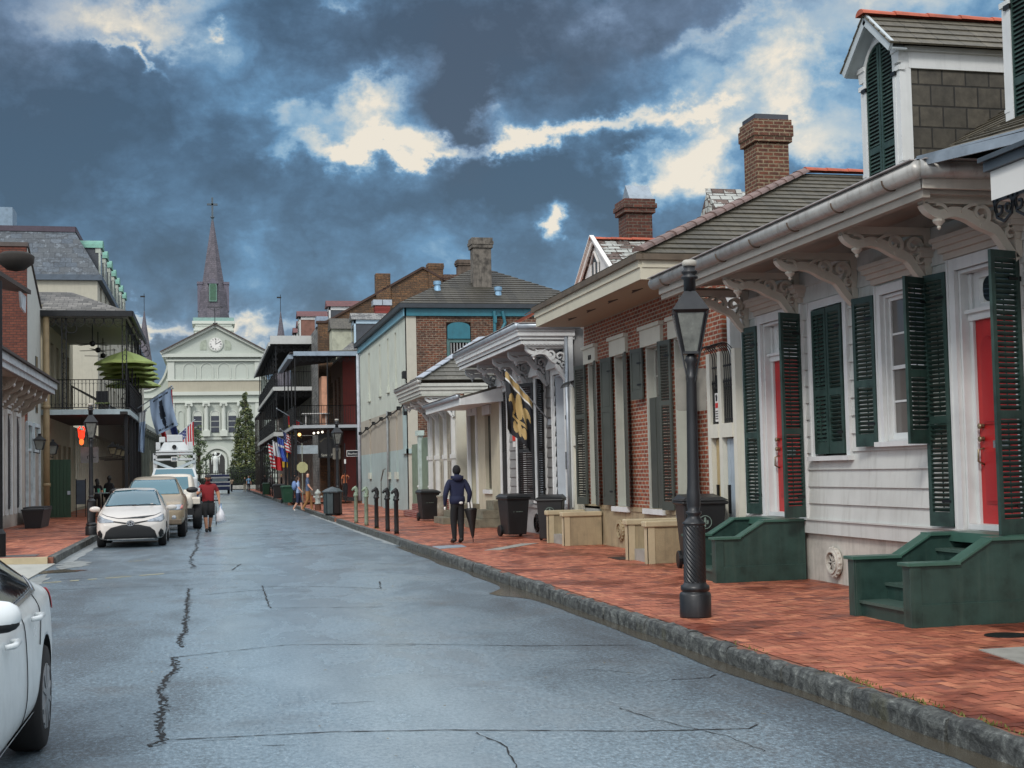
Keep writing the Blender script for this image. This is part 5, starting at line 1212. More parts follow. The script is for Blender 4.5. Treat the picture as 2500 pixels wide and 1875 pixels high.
mb=MB();mb.tube([(7.8,61.8,.2),(7.8,61.8,1.4),(7.8,60.9,1.9),(7.8,60.2,1.95)],.03,6);mb.build('handrail',P('rail_gray',rgb(110,116,112),.5),H6)
# ================================================================= RED GALLERY BUILDING
H7=thing('gallery_building','dark red corner building wrapped by a two level iron gallery across the side street','building',(XF,86,.15))
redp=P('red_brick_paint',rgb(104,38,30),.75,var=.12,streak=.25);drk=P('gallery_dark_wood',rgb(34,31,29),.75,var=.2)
mb=MB();mb.box(8.1,82,.1,16,82.3,9);mb.build('side_wall',redp,H7)
opsR=[(83.6+i*2.6,84.9+i*2.6,.3,3.6) for i in range(3)]+[(83.6+i*2.6,84.9+i*2.6,5.0,7.9) for i in range(3)]
mb=MB();wall(mb,8.1,1,82.3,90,.1,9,opsR,.3);mb.build('wall',brick('brick_gallery',rgb(88,52,38),rgb(108,68,48),rgb(112,98,82),.22,.08,.012,.5),H7)
mb=MB()
for a,b,c,d in opsR: fb(mb,8.1,1,a,b,c,d,-.25,-.2)
mb.build('doorway',P('shutter_darkteal',rgb(30,44,44),.6,var=.2),H7)
mb=MB()
for z in (.9,1.6,2.5): mb.box(8.9,81.95,z,9.0,82,z+.6)
mb.box(9.0,81.93,.3,10.0,81.99,3.6);mb.build('green_door',P('shutter_darkteal',rgb(30,44,44)),H7)
mb=MB();mb.box(9.05,81.94,5.4,9.45,81.99,7.3);mb.build('side_shutter',MATS['shutter_darkteal'],H7)
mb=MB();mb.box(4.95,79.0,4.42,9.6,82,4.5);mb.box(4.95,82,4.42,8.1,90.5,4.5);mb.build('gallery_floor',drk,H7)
fas=P('gallery_edge_gray',rgb(158,162,164),.5,var=.08);mb=MB();mb.box(4.9,78.9,4.5,9.6,79.0,4.68);mb.box(4.85,79,4.5,4.95,90.5,4.68);mb.build('gallery_edge',fas,H7)
mb=MB();mb.box(4.9,78.6,8.75,9.6,79.0,9.0);mb.box(4.6,79.0,8.6,4.9,90.5,8.85);mb.build('gutter',P('gutter_bluegray',rgb(142,156,168),.45,metal=.3,var=.12),H7)
mb=MB();mb.hexa([(4.7,78.8,8.9),(9.6,78.8,8.9),(9.6,82,9.3),(8.1,82,9.3),(4.7,78.8,8.98),(9.6,78.8,8.98),(9.6,82,9.38),(8.1,82,9.38)]);mb.hexa([(4.7,78.8,8.9),(8.1,82,9.3),(8.1,90,9.3),(4.7,90,8.9),(4.7,78.8,8.98),(8.1,82,9.38),(8.1,90,9.38),(4.7,90,8.98)]);mb.build('gallery_roof',P('roof_dark_boards',rgb(46,42,40),.8),H7)
mb=MB();lapped(mb,(8.1,82,9.4),(14,82,9.4),(14,86,11),(10,86,11),10);mb.box(8.2,82.3,9.0,15.9,89.9,9.4);mb.build('roof',slate('slate_gray_a',rgb(92,92,92),rgb(120,118,114),.3,.2,patch=rgb(150,150,146),amt=.5),H7)
def railing(parent,pts,z,h,sp=.13,mat=None,r=.012,arch=False):
    mb=MB()
    for a,b in zip(pts,pts[1:]):
        a=Vector(a+(0,));b=Vector(b+(0,));L=(b-a).length;n=max(2,int(L/sp))
        for q in (.08,h,h*.55 if False else h): mb.beam(a+Vector((0,0,z+q)),b+Vector((0,0,z+q)),.03,.035)
        for i in range(n+1):
            p=a.lerp(b,i/n);mb.box(p.x-r,p.y-r,z+.08,p.x+r,p.y+r,z+h)
            if arch and i<n:
                d=(b-a).normalized();s=L/n
                mb.ribbon([(s/2-s/2*math.cos(t),h*.82+.09*math.sin(t)) for t in [PI*j/5 for j in range(6)]],.014,(p.x,p.y,z),d,(0,0,1),d.cross(Vector((0,0,1)))*.012)
                mb.ribbon([(s/2-s/2*math.cos(t),.12+.14*math.sin(t)) for t in [PI*j/4 for j in range(5)]],.012,(p.x,p.y,z),d,(0,0,1),d.cross(Vector((0,0,1)))*.012)
    return mb.build('railing',mat or g['iron'],parent)
railing(H7,[(9.5,78.95),(4.95,78.95),(4.9,90.3)],4.68,1.15,.14)
def lpost(mb,x,y,z0,z1,r=.05):
    mb.box(x-r,y-r,z0,x+r,y+r,z1)
for x,y in ((5.0,79.1),(6.9,79.1),(8.6,79.1),(5.0,82.5),(5.0,86),(5.0,90)):
    mb=MB();lpost(mb,x,y,.15,4.42,.07);lpost(mb,x,y,4.42,8.75,.035)
    if x==5.0 and y==79.1: mb.box(4.75,78.85,.15,5.25,79.4,.42)
    mb.build('gallery_post',g['iron'],H7)
mb=MB();mb.box(8.0,79.2,.15,9.6,82,.34);mb.build('platform',drk,H7)
mb=MB();lace(mb,(5.0,79.08,0),(8.6,79.08,0),8.75,.35,10);mb.build('lace_frieze',g['iron'],H7)
mb=MB();mb.box(6.6,79.6,4.68,6.9,81.5,7.6);mb.build('partition',P('salmon_post',rgb(190,140,112),.6),H7)
SG=thing('shop_sign','dark hanging shop sign with pale lettering under the red building gallery','sign',(7.0,79.6,3.2))
mb=MB();mb.box(6.35,79.6,2.75,7.55,79.66,4.2);mb.build('sign_board',P('sign_board_black',rgb(28,27,26),.6),SG)
text('lettering','Sports Pub',.2,P('letter_cream',rgb(200,196,180),.6,bmp=0),SG,frame((6.95,79.595,2.85),(1,0,0),(0,0,1)))
arc='Bourbon Street';
for i,ch in enumerate(arc):
    t=PI*(.82-.64*i/(len(arc)-1));
    if ch!=' ': text('lettering',ch,.15,P('letter_dim',rgb(120,112,92),.6,bmp=0),SG,frame((6.95+.5*math.cos(t),79.595,3.45+.45*math.sin(t)),(math.sin(t),0,-math.cos(t)),(math.cos(t),0,math.sin(t))))
ST=thing('street_sign','white framed black street name sign on a post before the red wall','street sign',(7.6,76,.15))
mb=MB();mb.tube([(7.55,76,.15),(7.55,76,3.5)],.035,8);mb.build('post',g['iron'],ST)
mb=MB();mb.box(7.65,75.97,2.75,8.35,76.0,3.1);q=mb.build('sign_plate',g['white'],ST);mb=MB();mb.box(7.68,75.955,2.78,8.32,75.965,3.07);mb.build('sign_face',P('sign_face_navy',rgb(24,26,34),.5,bmp=0),q)
text('lettering','Bourbon',.15,g['white'],q,frame((8.0,75.95,2.86),(1,0,0),(0,0,1)))
mb=MB();mb.box(7.5,75.9,2.35,7.6,75.97,2.6);mb.build('lamp_box',g['white'],ST)
HS=thing('hanging_shelf','',' ') if False else None
# hanging baskets / white table edge on gallery
mb=MB();mb.box(5.4,79.3,5.35,7.0,79.9,5.4);mb.box(5.6,79.5,4.69,5.66,79.6,5.35);mb.box(6.8,79.5,4.69,6.86,79.6,5.35)
o=mb.build('gallery_table',g['white']);tag(o,'long narrow white table on the upper gallery of the red building','table')
# ================================================================= BROWN GABLE BLOCK AND ROOFS BEHIND
H8=thing('gabled_building','tall building with bare brown brick end gable and four chimneys rising behind the corner','building',(12,93,.15))
YG=90.2
mb=MB();mb.prism([(7.3,.1),(26,.1),(26,9.5),(14.75,15.75),(14.4,15.75),(7.9,12.05),(7.3,12.05)],(0,YG,0),(1,0,0),(0,0,1),(0,.6,0));mb.build('gable_wall',g['brickb'],H8)
mb=MB();cp=P('coping_darkbrick',rgb(70,52,44),.85,var=.2);mb.beam((7.9,YG+.25,12.1),(14.5,YG+.25,15.85),.14,.8,(0,1,0));mb.beam((14.5,YG+.25,15.85),(26,YG+.25,9.5),.14,.8,(0,1,0));mb.box(7.2,YG-.1,12.0,8.0,YG+.7,12.14);mb.build('coping',cp,H8)
for (a,b,z0,z1,y,m,cb) in ((11.25,12.25,11,15.4,YG-.15,g['brickb'],0),(14.9,15.93,12,16.15,YG-.1,g['brickb'],.06),(15.98,16.9,12,15.35,YG-.3,g['brickd'],.1),(16.95,17.85,12,16.4,YG-.3,P('chimney_sooty',rgb(92,80,70),.9,var=.4,scale=2,streak=.5,dirt=rgb(34,30,28)),.12)):
    chimney(H8,a,y,b,y+.8,z0,z1,m,None,cb,bands=.4)
mb=MB();mb.box(17.9,YG,14.3,18.9,YG+.8,15.5);c=mb.build('chimney',P('chimney_yellow',rgb(196,180,130),.8),H8);mb=MB();mb.lathe([(.75,0),(.5,.12),(.1,.35)],(18.4,YG+.4,15.5),4);mb.build('chimney_cap',g['terra'],c)
mb=MB();mb.hexa([(7.4,YG+.6,11.9),(14.6,YG+.6,15.6),(14.6,98,15.6),(7.4,98,11.9),(7.4,YG+.6,12.0),(14.6,YG+.6,15.7),(14.6,98,15.7),(7.4,98,12.0)]);mb.box(7.4,YG+.6,.1,14,98,11.9);mb.build('roof',MATS['slate_gray_a'],H8)
def smalldormer(parent,x0,x1,y0,y1,z0,z1,wallm,roofm,trim,hip=True):
    """dormer facing the street (-X) seen from its side"""
    mb=MB();mb.box(x0+.1,y0+.05,z0,x1,y1-.05,z1-.25);c=mb.build('dormer',wallm,parent)
    mb=MB();mb.box(x0,y0,z0,x0+.12,y0+.14,z1-.25);mb.box(x0,y1-.14,z0,x0+.12,y1,z1-.25);mb.box(x0,y0,z1-.5,x1,y1,z1-.25);mb.build('dormer_trim',trim,c)
    mb=MB();ym=(y0+y1)/2;mb.prism([(y0-.15,z1-.25),(y1+.15,z1-.25),(ym,z1+.25)],(x0-.15,0,0),(0,1,0),(0,0,1),(x1-x0+.15,0,0));mb.build('dormer_roof',roofm,c)
    mb=MB();mb.box(x0-.01,y0+.2,z0,x0+.01,y1-.2,z1-.55);mb.build('dormer_window',g['glassd'],c)
    return c
sd_=P('dormer_slate_dark',rgb(66,70,76),.7,var=.2);wt=P('dormer_trim_white',rgb(196,198,196),.5,var=.05)
smalldormer(H8,8.2,10.6,92,93.6,11.6,13.6,sd_,P('roof_burgundy',rgb(96,60,60),.7,var=.2),wt)
mb=MB();mb.box(7.3,91.5,11.9,8.1,93,12.6);mb.build('parapet',P('parapet_bluegray',rgb(140,156,172),.6),H8)
c=chimney(H7,10.5,84.5,11.4,85.3,10,12.5,P('chimney_redpaint',rgb(122,46,38),.7,var=.08),None,.04,bands=.3)
mb=MB();mb.box(10.35,84.4,12.5,10.93,85.4,12.85);mb.box(10.97,84.4,12.5,11.55,85.4,12.85);mb.build('chimney_cap',g['silver'],c)
smalldormer(H7,8.9,12,82.6,84.2,9.6,11.6,sd_,MATS['slate_gray_a'],P('dormer_trim_blue',rgb(168,190,204),.5,var=.05))
mb=MB();mb.box(7.9,86.6,9.2,9.3,88.6,11.2);mb.build('rooftop_shed',P('shed_cream',rgb(176,178,158),.7),H7)
mb=MB();mb.prism([(86.4,11.2),(88.8,11.2),(87.6,12.0)],(7.8,0,0),(0,1,0),(0,0,1),(1.6,0,0));mb.build('shed_roof',g['slated'],H7)
# ================================================================= WHITE IRON-GALLERY BUILDING
H9=thing('gallery_building','pale house with three level lace iron galleries at the far right before the cathedral','building',(7.8,112,.15))
ws=P('white_stucco_far',rgb(190,190,182),.8,var=.06,streak=.2)
opsW=[(100+i*3.2,101.3+i*3.2,z,z+2.5) for i in range(9) for z in (.4,5.2,8.6)]
mb=MB();wall(mb,7.9,1,98,130,.1,12.2,opsW,.3);mb.build('wall',ws,H9)
mb=MB();mb.box(7.9,97.7,.1,14,98,12.4);mb.build('end_wall',g['brickb'],H9)
mb=MB()
for a,b,c,d in opsW: fb(mb,7.9,1,a,b,c,d,-.28,-.22)
mb.build('doorway',P('shutter_bluegray',rgb(52,60,66),.6,var=.2),H9)
ed=P('gallery_edge_white',rgb(186,188,184),.5,var=.05)
for z,nm in ((4.6,'gallery_floor'),(7.9,'gallery_floor')):
    mb=MB();mb.box(4.7,98,z,7.9,130,z+.12);f=mb.build(nm,drk,H9);mb=MB();mb.box(4.62,97.9,z+.02,4.72,130,z+.3);mb.box(4.72,97.9,z+.02,7.9,98.0,z+.3);mb.build('gallery_edge',ed,f)
    railing(H9,[(7.8,98.05),(4.75,98.05),(4.75,129.8)],z+.3,1.1,.16)
mb=MB();mb.hexa([(4.4,97.8,11.2),(7.9,97.8,11.9),(7.9,130,11.9),(4.4,130,11.2),(4.4,97.8,11.35),(7.9,97.8,12.05),(7.9,130,12.05),(4.4,130,11.35)]);mb.build('gallery_roof',P('roof_dark_boards',rgb(46,42,40)),H9)
mb=MB();mb.box(4.3,97.6,11.15,4.42,130,11.42);mb.box(4.42,97.6,11.3,7.9,97.78,11.9);mb.build('fascia',ed,H9)
for i in range(9):
    mb=MB();y=98.2+i*3.95
    for z0,z1 in ((.15,4.6),(4.7,7.9),(8.0,11.3)):
        lpost(mb,4.85,y,z0,z1,.04)
        if i<5:
            for k in range(int((z1-z0)/.4)): mb.ribbon(spiral(4.85+.0,z0+.2+k*.4,.14,.02,0,PI*3,8),.03,(0,y-.02,0),(1,0,0),(0,0,1),(0,.03,0))
    mb.build('gallery_post',g['iron'],H9)
mb=MB()
for z in (4.55,7.85,11.2): lace(mb,(4.85,98.2,0),(4.85,112,0),z,.5,16);lace(mb,(4.9,98.0,0),(7.8,98.0,0),z,.5,7)
mb.build('lace_frieze',g['iron'],H9)
mb=MB();lapped(mb,(7.9,98,12.3),(13,98,12.3),(12,101,14.2),(9.4,101,14.2),8);lapped(mb,(7.9,130,12.3),(7.9,98,12.3),(9.4,101,14.2),(9.4,128,14.2),8);mb.build('roof',slate('slate_mossy_far',rgb(84,78,66),rgb(140,138,128),.4,.3,patch=rgb(160,160,150),amt=.7),H9)
mb=MB();ridge(mb,(7.8,97.9,12.35),(9.4,101,14.3),.5,.14);mb.build('hip_tiles',g['terra'],H9)
smalldormer(H9,6.9,10,103,104.6,12.2,14.2,P('dormer_redbrown',rgb(128,92,80),.8,var=.2),P('roof_burgundy',rgb(96,60,60)),wt)
for y in (108,113): smalldormer(H9,7.2,9.6,y,y+1.6,12.2,14,sd_,P('roof_burgundy',rgb(96,60,60)),wt)
chimney(H9,7.6,106,8.3,106.8,12,14.4,g['brickr'],None,.05);chimney(H9,7.4,118,8.1,118.8,12,14.6,g['brickr'],None,.05)
mb=MB();mb.box(8.0,96.6,9.2,12,97.68,12.2);mb.build('rear_wing',P('salmon_plaster',rgb(196,150,128),.75,var=.1),H9)
H10=thing('terrace_building','last pale row of houses at the right end of the street','building',(7.8,146,.15))
mb=MB();mb.box(7.9,130.2,.1,14,160,9.5);mb.build('wall',P('tan_far',rgb(150,140,124),.8,var=.1),H10);mb=MB();mb.box(5.2,130.5,4.3,7.9,156,4.5);mb.box(5.2,130.5,8.2,7.9,156,8.4)
for i in range(7): lpost(mb,5.25,131+i*4,.15,8.2,.06)
mb.build('gallery_floor',drk,H10)
# ================================================================= LEFT SIDE
XL=-6.8
def rb(mb,y0,y1,z0,z1,o0,o1): fb(mb,XL,-1,y0,y1,z0,z1,o0,o1)
L1=thing('left_cottage','low cottage at the left edge with white eaves, shell brackets and arched louvred doors','house',(XL,46,.15))
opsL=[(48.4,49.4,.6,4.1),(50.6,51.6,.6,4.1),(46.2,47.2,.6,4.1),(44,45,.6,4.1)]
lw=P('left_wall_warmgray',rgb(168,160,150),.8,var=.06,streak=.2)
mb=MB();wall(mb,XL,-1,36,53.4,.1,5.2,opsL,.3);mb.build('wall',lw,L1)
mb=MB()
for a,b,c,d in opsL:
    casing(mb,XL,-1,a,b,c,d,.14,.08,sill=False);crown(mb,XL,-1,a-.1,b+.1,d+.2,.35,.3)
mb.build('casing',g['whitet'],L1)
for a,b,c,d in opsL:
    mb=MB();m=(a+b)/2
    mb.prism([(a+.12,c+.2),(b-.12,c+.2),(b-.12,d-.45)]+[(m+(m-a-.12)*math.cos(t),d-.45+.38*math.sin(t)) for t in [PI*k/8 for k in range(1,8)]]+[(a+.12,d-.45)],(XL-.02,0,0),(0,1,0),(0,0,1),(.06,0,0));s=mb.build('shutter',g['blackp'],L1)
    mb=MB();k=0
    while c+.3+k*.09<d-.4: mb.box(XL+.042,a+.2,c+.3+k*.09,XL+.06,b-.2,c+.35+k*.09);k+=1
    mb.build('slats',P('slat_dark',rgb(58,60,62),.5),s)
    mb=MB();rb(mb,a+.0,b-.0,c,d,-.3,-.03);mb.build('door_frame',g['whitet'],L1)
mb=MB();mb.box(XL,36,5.02,-5.75,53.1,5.1);mb.build('soffit',g['soff'],L1)
mb=MB();mb.box(-5.78,36,5.02,-5.68,53.15,5.3);mb.box(-5.7,36,5.2,-5.6,53.2,5.42);mb.box(XL,53.05,5.02,-5.7,53.15,5.4);mb.build('cornice',P('cornice_bluewhite',rgb(178,184,188),.55,streak=.2),L1)
mb=MB();mb.hexa([(XL,36,5.9),(-5.5,36,5.42),(-5.5,53.25,5.42),(XL,53.25,5.9),(XL,36,6.0),(-5.5,36,5.5),(-5.5,53.25,5.5),(XL,53.25,6.0)]);mb.build('roof',P('roof_dark_left',rgb(64,56,52),.8,var=.2),L1)
for y in (52.6,51.0,49.3,47.6,45.9,44.2):
    mb=MB();mb.prism([(0,0),(.95,0),(.9,-.16),(.72,-.34),(.5,-.42),(.42,-.58),(.2,-.7),(0,-.9)],(XL,y-.07,5.02),(1,0,0),(0,0,1),(0,.14,0))
    for q,rr_ in ((.55,.16),(.25,.18)):
        mb.ribbon(spiral(q,-.25-(.55-q)*.8,rr_,.02,PI*1.2,-PI),.035,(XL,y-.1,5.02),(1,0,0),(0,0,1),(0,.2,0))
    b=mb.build('bracket',P('bracket_warm',rgb(158,148,134),.6),L1)
    mb=MB();mb.lathe([(.02,-.3),(.05,-.26),(.05,-.22),(.03,-.16)],(XL+.85,y,5.02),8);mb.build('pendant',g['whitet'],b)
L2=thing('brick_party_wall','tall house end with red brick flank and white sloping parapet wall at the left','building',(XL,56,.15))
mb=MB();mb.box(-12,54.0,.1,XL,54.25,10.82);mb.build('brick_flank',brick('brick_red_left',rgb(98,52,40),rgb(116,64,48),rgb(70,50,44),.26,.1,.012,.4),L2)
mb=MB();mb.box(-12,53.95,10.82,XL+.06,54.3,10.98);mb.build('coping',P('coping_gray',rgb(84,76,72),.8),L2)
pw=P('party_white',rgb(178,180,174),.8,var=.05,streak=.25)
mb=MB();mb.prism([(54.26,.1),(58.4,.1),(58.4,8.95),(54.26,10.9)],(XL-.25,0,0),(0,1,0),(0,0,1),(.25,0,0));mb.build('wall',pw,L2)
mb=MB();mb.beam((XL-.12,54.2,10.98),(XL-.12,58.45,8.98),.36,.08);mb.build('wall_coping',P('coping_dark',rgb(70,66,62),.8),L2)
mb=MB();rb(mb,56.6,57.2,5.7,6.8,.002,.03);rb(mb,56.6,57.2,4.5,5.1,.002,.03);mb.build('window',g['glassd'],L2)
mb=MB()
for a,b in ((53.6,54.9),(55.6,57.4)):
    for q in (a,b): rb(mb,q-.08,q+.08,.3,4.0,0,.1)
    rb(mb,a+.08,b-.08,2.9,3.0,.002,.09);rb(mb,a+.08,b-.08,3.9,4.05,.002,.1)
mb.build('door_frame',P('frame_bluewhite',rgb(186,198,202),.5),L2)
mb=MB();rb(mb,53.68,54.82,.3,2.9,.0,.03);rb(mb,55.68,57.32,.3,2.9,.0,.03);mb.build('door',P('door_beige_left',rgb(158,150,142),.6),L2)
mb=MB();rb(mb,53.68,54.82,3.0,3.9,.0,.02);rb(mb,55.68,57.32,3.0,3.9,.0,.02);mb.build('transom_light',P('glass_green',rgb(96,108,100),.15),L2)
mb=MB();mb.sm=True;mb.tube([(XL+.22,58.4,8.6),(XL+.22,58.4,.15)],.13,10);mb.tube([(XL+.22,58.4,4.75),(XL+.22,58.4,4.9)],.16,10);mb.tube([(XL+.22,58.4,1.5),(XL+.22,58.4,1.65)],.16,10);mb.build('downspout',P('pipe_ochre',rgb(150,130,98),.6,var=.15,streak=.3),L2)
for x,y,lab in ((-5.75,48.6,'black rectangular planter nearer the left edge against the left cottage'),(-6.15,52.2,'long black planter box below the arched door of the left cottage')):
    o=thing('planter',lab,'planter',(x,y,.15),'planters by the left cottage');mb=MB();mb.hexa([(x-.3,y-1.1,.15),(x+.2,y-1.1,.15),(x+.2,y+1.1,.15),(x-.3,y+1.1,.15),(x-.4,y-1.2,.75),(x+.3,y-1.2,.75),(x+.3,y+1.2,.75),(x-.4,y+1.2,.75)]);q=mb.build('box',P('planter_black',rgb(36,38,40),.6),o);mb=MB();mb.box(x-.42,y-1.22,.75,x+.32,y+1.22,.8);mb.build('rim',MATS['planter_black'],q)
def lantern(name,label,cat,loc,h=.55,w=.3,group=None,glow=None,bracket=None):
    t=thing(name,label,cat,loc,group);x,y,z=loc;k=h/.55
    mb=MB();r0,r1=w*.28,w*.5;zb,zt=z,z+h*.6
    for sx in (-1,1):
        for sy in (-1,1): mb.beam((x+sx*r0,y+sy*r0,zb),(x+sx*r1,y+sy*r1,zt),.018*k,.018*k)
    for zz,rr_ in ((zb,r0),(zt,r1*1.15)): mb.box(x-rr_,y-rr_,zz-.012,x+rr_,y+rr_,zz+.012)
    mb.build('frame',g['lamp'],t)
    mb=MB();vs=[(x-r1*1.1,y-r1*1.1,zt+.01),(x+r1*1.1,y-r1*1.1,zt+.01),(x+r1*1.1,y+r1*1.1,zt+.01),(x-r1*1.1,y+r1*1.1,zt+.01)]+[(x+a*w*.12,y+b*w*.12,z+h*.88) for a,b in ((-1,-1),(1,-1),(1,1),(-1,1))]
    mb.hexa(vs);mb.box(x-w*.14,y-w*.14,z+h*.88,x+w*.14,y+w*.14,z+h);mb.build('roof',g['lamp'],t)
    mb=MB();a,b=r0*.9,r1*.92;mb.hexa([(x-a,y-a,zb+.02),(x+a,y-a,zb+.02),(x+a,y+a,zb+.02),(x-a,y+a,zb+.02),(x-b,y-b,zt-.02),(x+b,y-b,zt-.02),(x+b,y+b,zt-.02),(x-b,y+b,zt-.02)]);mb.build('pane',glow or P('lantern_glass',rgb(134,138,132),.15,var=.15,bmp=0),t)
    if bracket:
        mb=MB();mb.tube([(x,y,z-.02),(x,y,z-.15),bracket],.016*k,6);mb.build('bracket',g['iron'],t)
    return t
lantern('gas_lantern','copper framed gas lantern on the white wall, left of the ochre downspout','lantern',(-6.45,55,2.98),.62,.4,'gas lanterns by the ochre downspout',bracket=(XL,55.2,2.9))
lantern('gas_lantern','copper framed gas lantern just right of the ochre downspout','lantern',(-6.35,58.6,2.85),.62,.4,'gas lanterns by the ochre downspout',bracket=(XL+.2,59,2.8))
# ---- balcony building
L3=thing('balcony_building','corner house with wraparound iron balcony, ceiling fans and bar tables under the gallery','building',(XL,64,.15))
bw=P('balcony_wall_cream',rgb(170,162,138),.8,var=.08,streak=.25)
opsM=[(62+i*2.3,63.2+i*2.3,5.0,7.9) for i in range(4)]+[(62.5+i*2.3,63.7+i*2.3,.3,3.4) for i in range(4)]
mb=MB();wall(mb,XL,-1,59.2,72,.1,9.2,opsM,.3);mb.box(-12,59.0,.1,XL,59.3,9.2);mb.build('wall',bw,L3)
mb=MB()
for a,b,c,d in opsM: rb(mb,a,b,c,d,-.28,-.2)
mb.build('doorway',P('shutter_darkbrown',rgb(40,40,36),.6,var=.2),L3)
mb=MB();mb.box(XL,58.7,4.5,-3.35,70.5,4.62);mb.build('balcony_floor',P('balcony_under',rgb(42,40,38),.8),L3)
eg=[(-9,58.6),(-4.1,58.6)]+[(-4.1+.8*math.sin(t),59.4-.8*math.cos(t)) for t in [PI/2*k/6 for k in range(1,7)]]+[(-3.3,70.5)]
mb=MB();mb.ribbon(eg,.07,(0,0,4.5),(1,0,0),(0,1,0),(0,0,.22));mb.build('balcony_edge',P('edge_bluewhite',rgb(170,184,186),.5,var=.06,streak=.3),L3)
railing(L3,eg,4.72,1.25,.15,arch=True)
mb=MB();mb.box(-8.5,58.5,8.6,-3.3,70.5,8.7);mb.build('balcony_ceiling',P('ceiling_gray',rgb(138,140,132),.7,var=.05),L3)
mb=MB();mb.hexa([(-8.6,58.3,8.72),(-3.15,58.3,8.72),(XL+1,61,9.9),(-8.6,61,9.9),(-8.6,58.3,8.8),(-3.15,58.3,8.8),(XL+1,61,10),(-8.6,61,10)])
lapped(mb,(-8.6,58.3,8.8),(-3.2,58.3,8.8),(-6.2,61.5,10.0),(-8.6,61.5,10.0),7,.03);lapped(mb,(-3.15,58.3,8.8),(-3.15,70.6,8.8),(-6.2,67.5,10.0),(-6.2,61.5,10.0),7,.03);mb.build('roof',slate('slate_left_patchy',rgb(70,68,64),rgb(122,118,112),.4,.3),L3)
mb=MB();mb.box(-8.6,58.2,8.62,-3.1,58.3,8.86);mb.box(-3.15,58.3,8.62,-3.05,70.6,8.86);mb.build('gutter',g['iron'],L3)
for x,y in ((-5.9,58.75),(-3.5,59.6),(-3.42,62.5),(-3.42,65.2),(-3.42,67.9),(-3.42,70.3)):
    mb=MB()
    for dx in (-.09,.09):
        mb.box(x+dx-.02,y-.02,4.72,x+dx+.02,y+.02,8.6)
    for k in range(9):
        z=4.9+k*.42;mb.ribbon([(x+.075*math.cos(t),z+.14*math.sin(t)) for t in [2*PI*j/8 for j in range(9)]],.02,(0,y-.015,0),(1,0,0),(0,0,1),(0,.03,0))
    mb.ribbon(spiral(x+.35,8.2,.3,.04,PI,PI*3,12),.03,(0,y-.01,0),(1,0,0),(0,0,1),(0,.02,0))
    mb.build('balcony_column',g['iron'],L3)
for x,y in ((-3.45,59.5),(-3.42,62.5),(-3.42,65.2),(-3.42,67.9),(-3.42,70.3)): mb=MB();mb.box(x-.07,y-.07,.15,x+.07,y+.07,4.5);mb.build('gallery_post',g['iron'],L3)
mb=MB();lace(mb,(-6.6,58.62,0),(-3.5,58.62,0),8.6,.4,8);lace(mb,(-3.4,59,0),(-3.4,70,0),8.6,.4,22);mb.build('lace_frieze',g['iron'],L3)
mb=MB();mb.box(-10,58.9,9.0,-7.2,60,10.3);mb.build('roof_parapet',P('parapet_white_left',rgb(172,170,160),.8,var=.15,streak=.4),L3)
mb=MB();mb.box(-6.4,60.2,.2,-6.35,60.6,3.3);mb.box(-5.5,60.2,.2,-5.45,60.6,3.3);mb.box(-5.6,59.6,1.6,-5.52,60.4,2.9);mb.build('door_frame',P('frame_bluewhite'),L3) if False else None
for i,y in enumerate((61.2,64.2,67.2)):
    f=thing('ceiling_fan',('nearest','middle','farthest')[i]+' of the black fans under the upper balcony ceiling','ceiling fan',(-4.95,y,7.75),'ceiling fans over the balcony')
    mb=MB();mb.tube([(-4.95,y,8.6),(-4.95,y,7.8)],.025,6);mb.lathe([(.05,.12),(.13,.06),(.13,-.05),(.06,-.12)],(-4.95,y,7.75),10);mb.build('motor',g['iron'],f)
    for k in range(4):
        a=PI/4+k*PI/2+i*.5;mb=MB();mb.beam((-4.95+.15*math.cos(a),y+.15*math.sin(a),7.73),(-4.95+.85*math.cos(a),y+.85*math.sin(a),7.73),.16,.015);mb.build('blade',P('fan_blade',rgb(34,30,28),.6),f)
GD=thing('green_door','tall dark green plank door standing open at the corner under the balcony','door',(-6.15,58.62,.15))
mb=MB()
for k in range(7): mb.box(-6.66+k*.145,58.6,.2,-6.525+k*.145,58.65,2.62)
mb.box(-6.66,58.65,.2,-5.65,58.68,2.62);q=mb.build('door_leaf',P('door_darkgreen',rgb(34,62,42),.55,var=.12,streak=.2),GD)
mb=MB();mb.box(-5.78,58.55,1.15,-5.66,58.6,1.3);mb.build('lock',g['silver'],q);mb=MB();mb.box(-6.72,58.56,.2,-6.66,58.7,2.75);mb.build('door_post',P('frame_bluewhite'),GD)
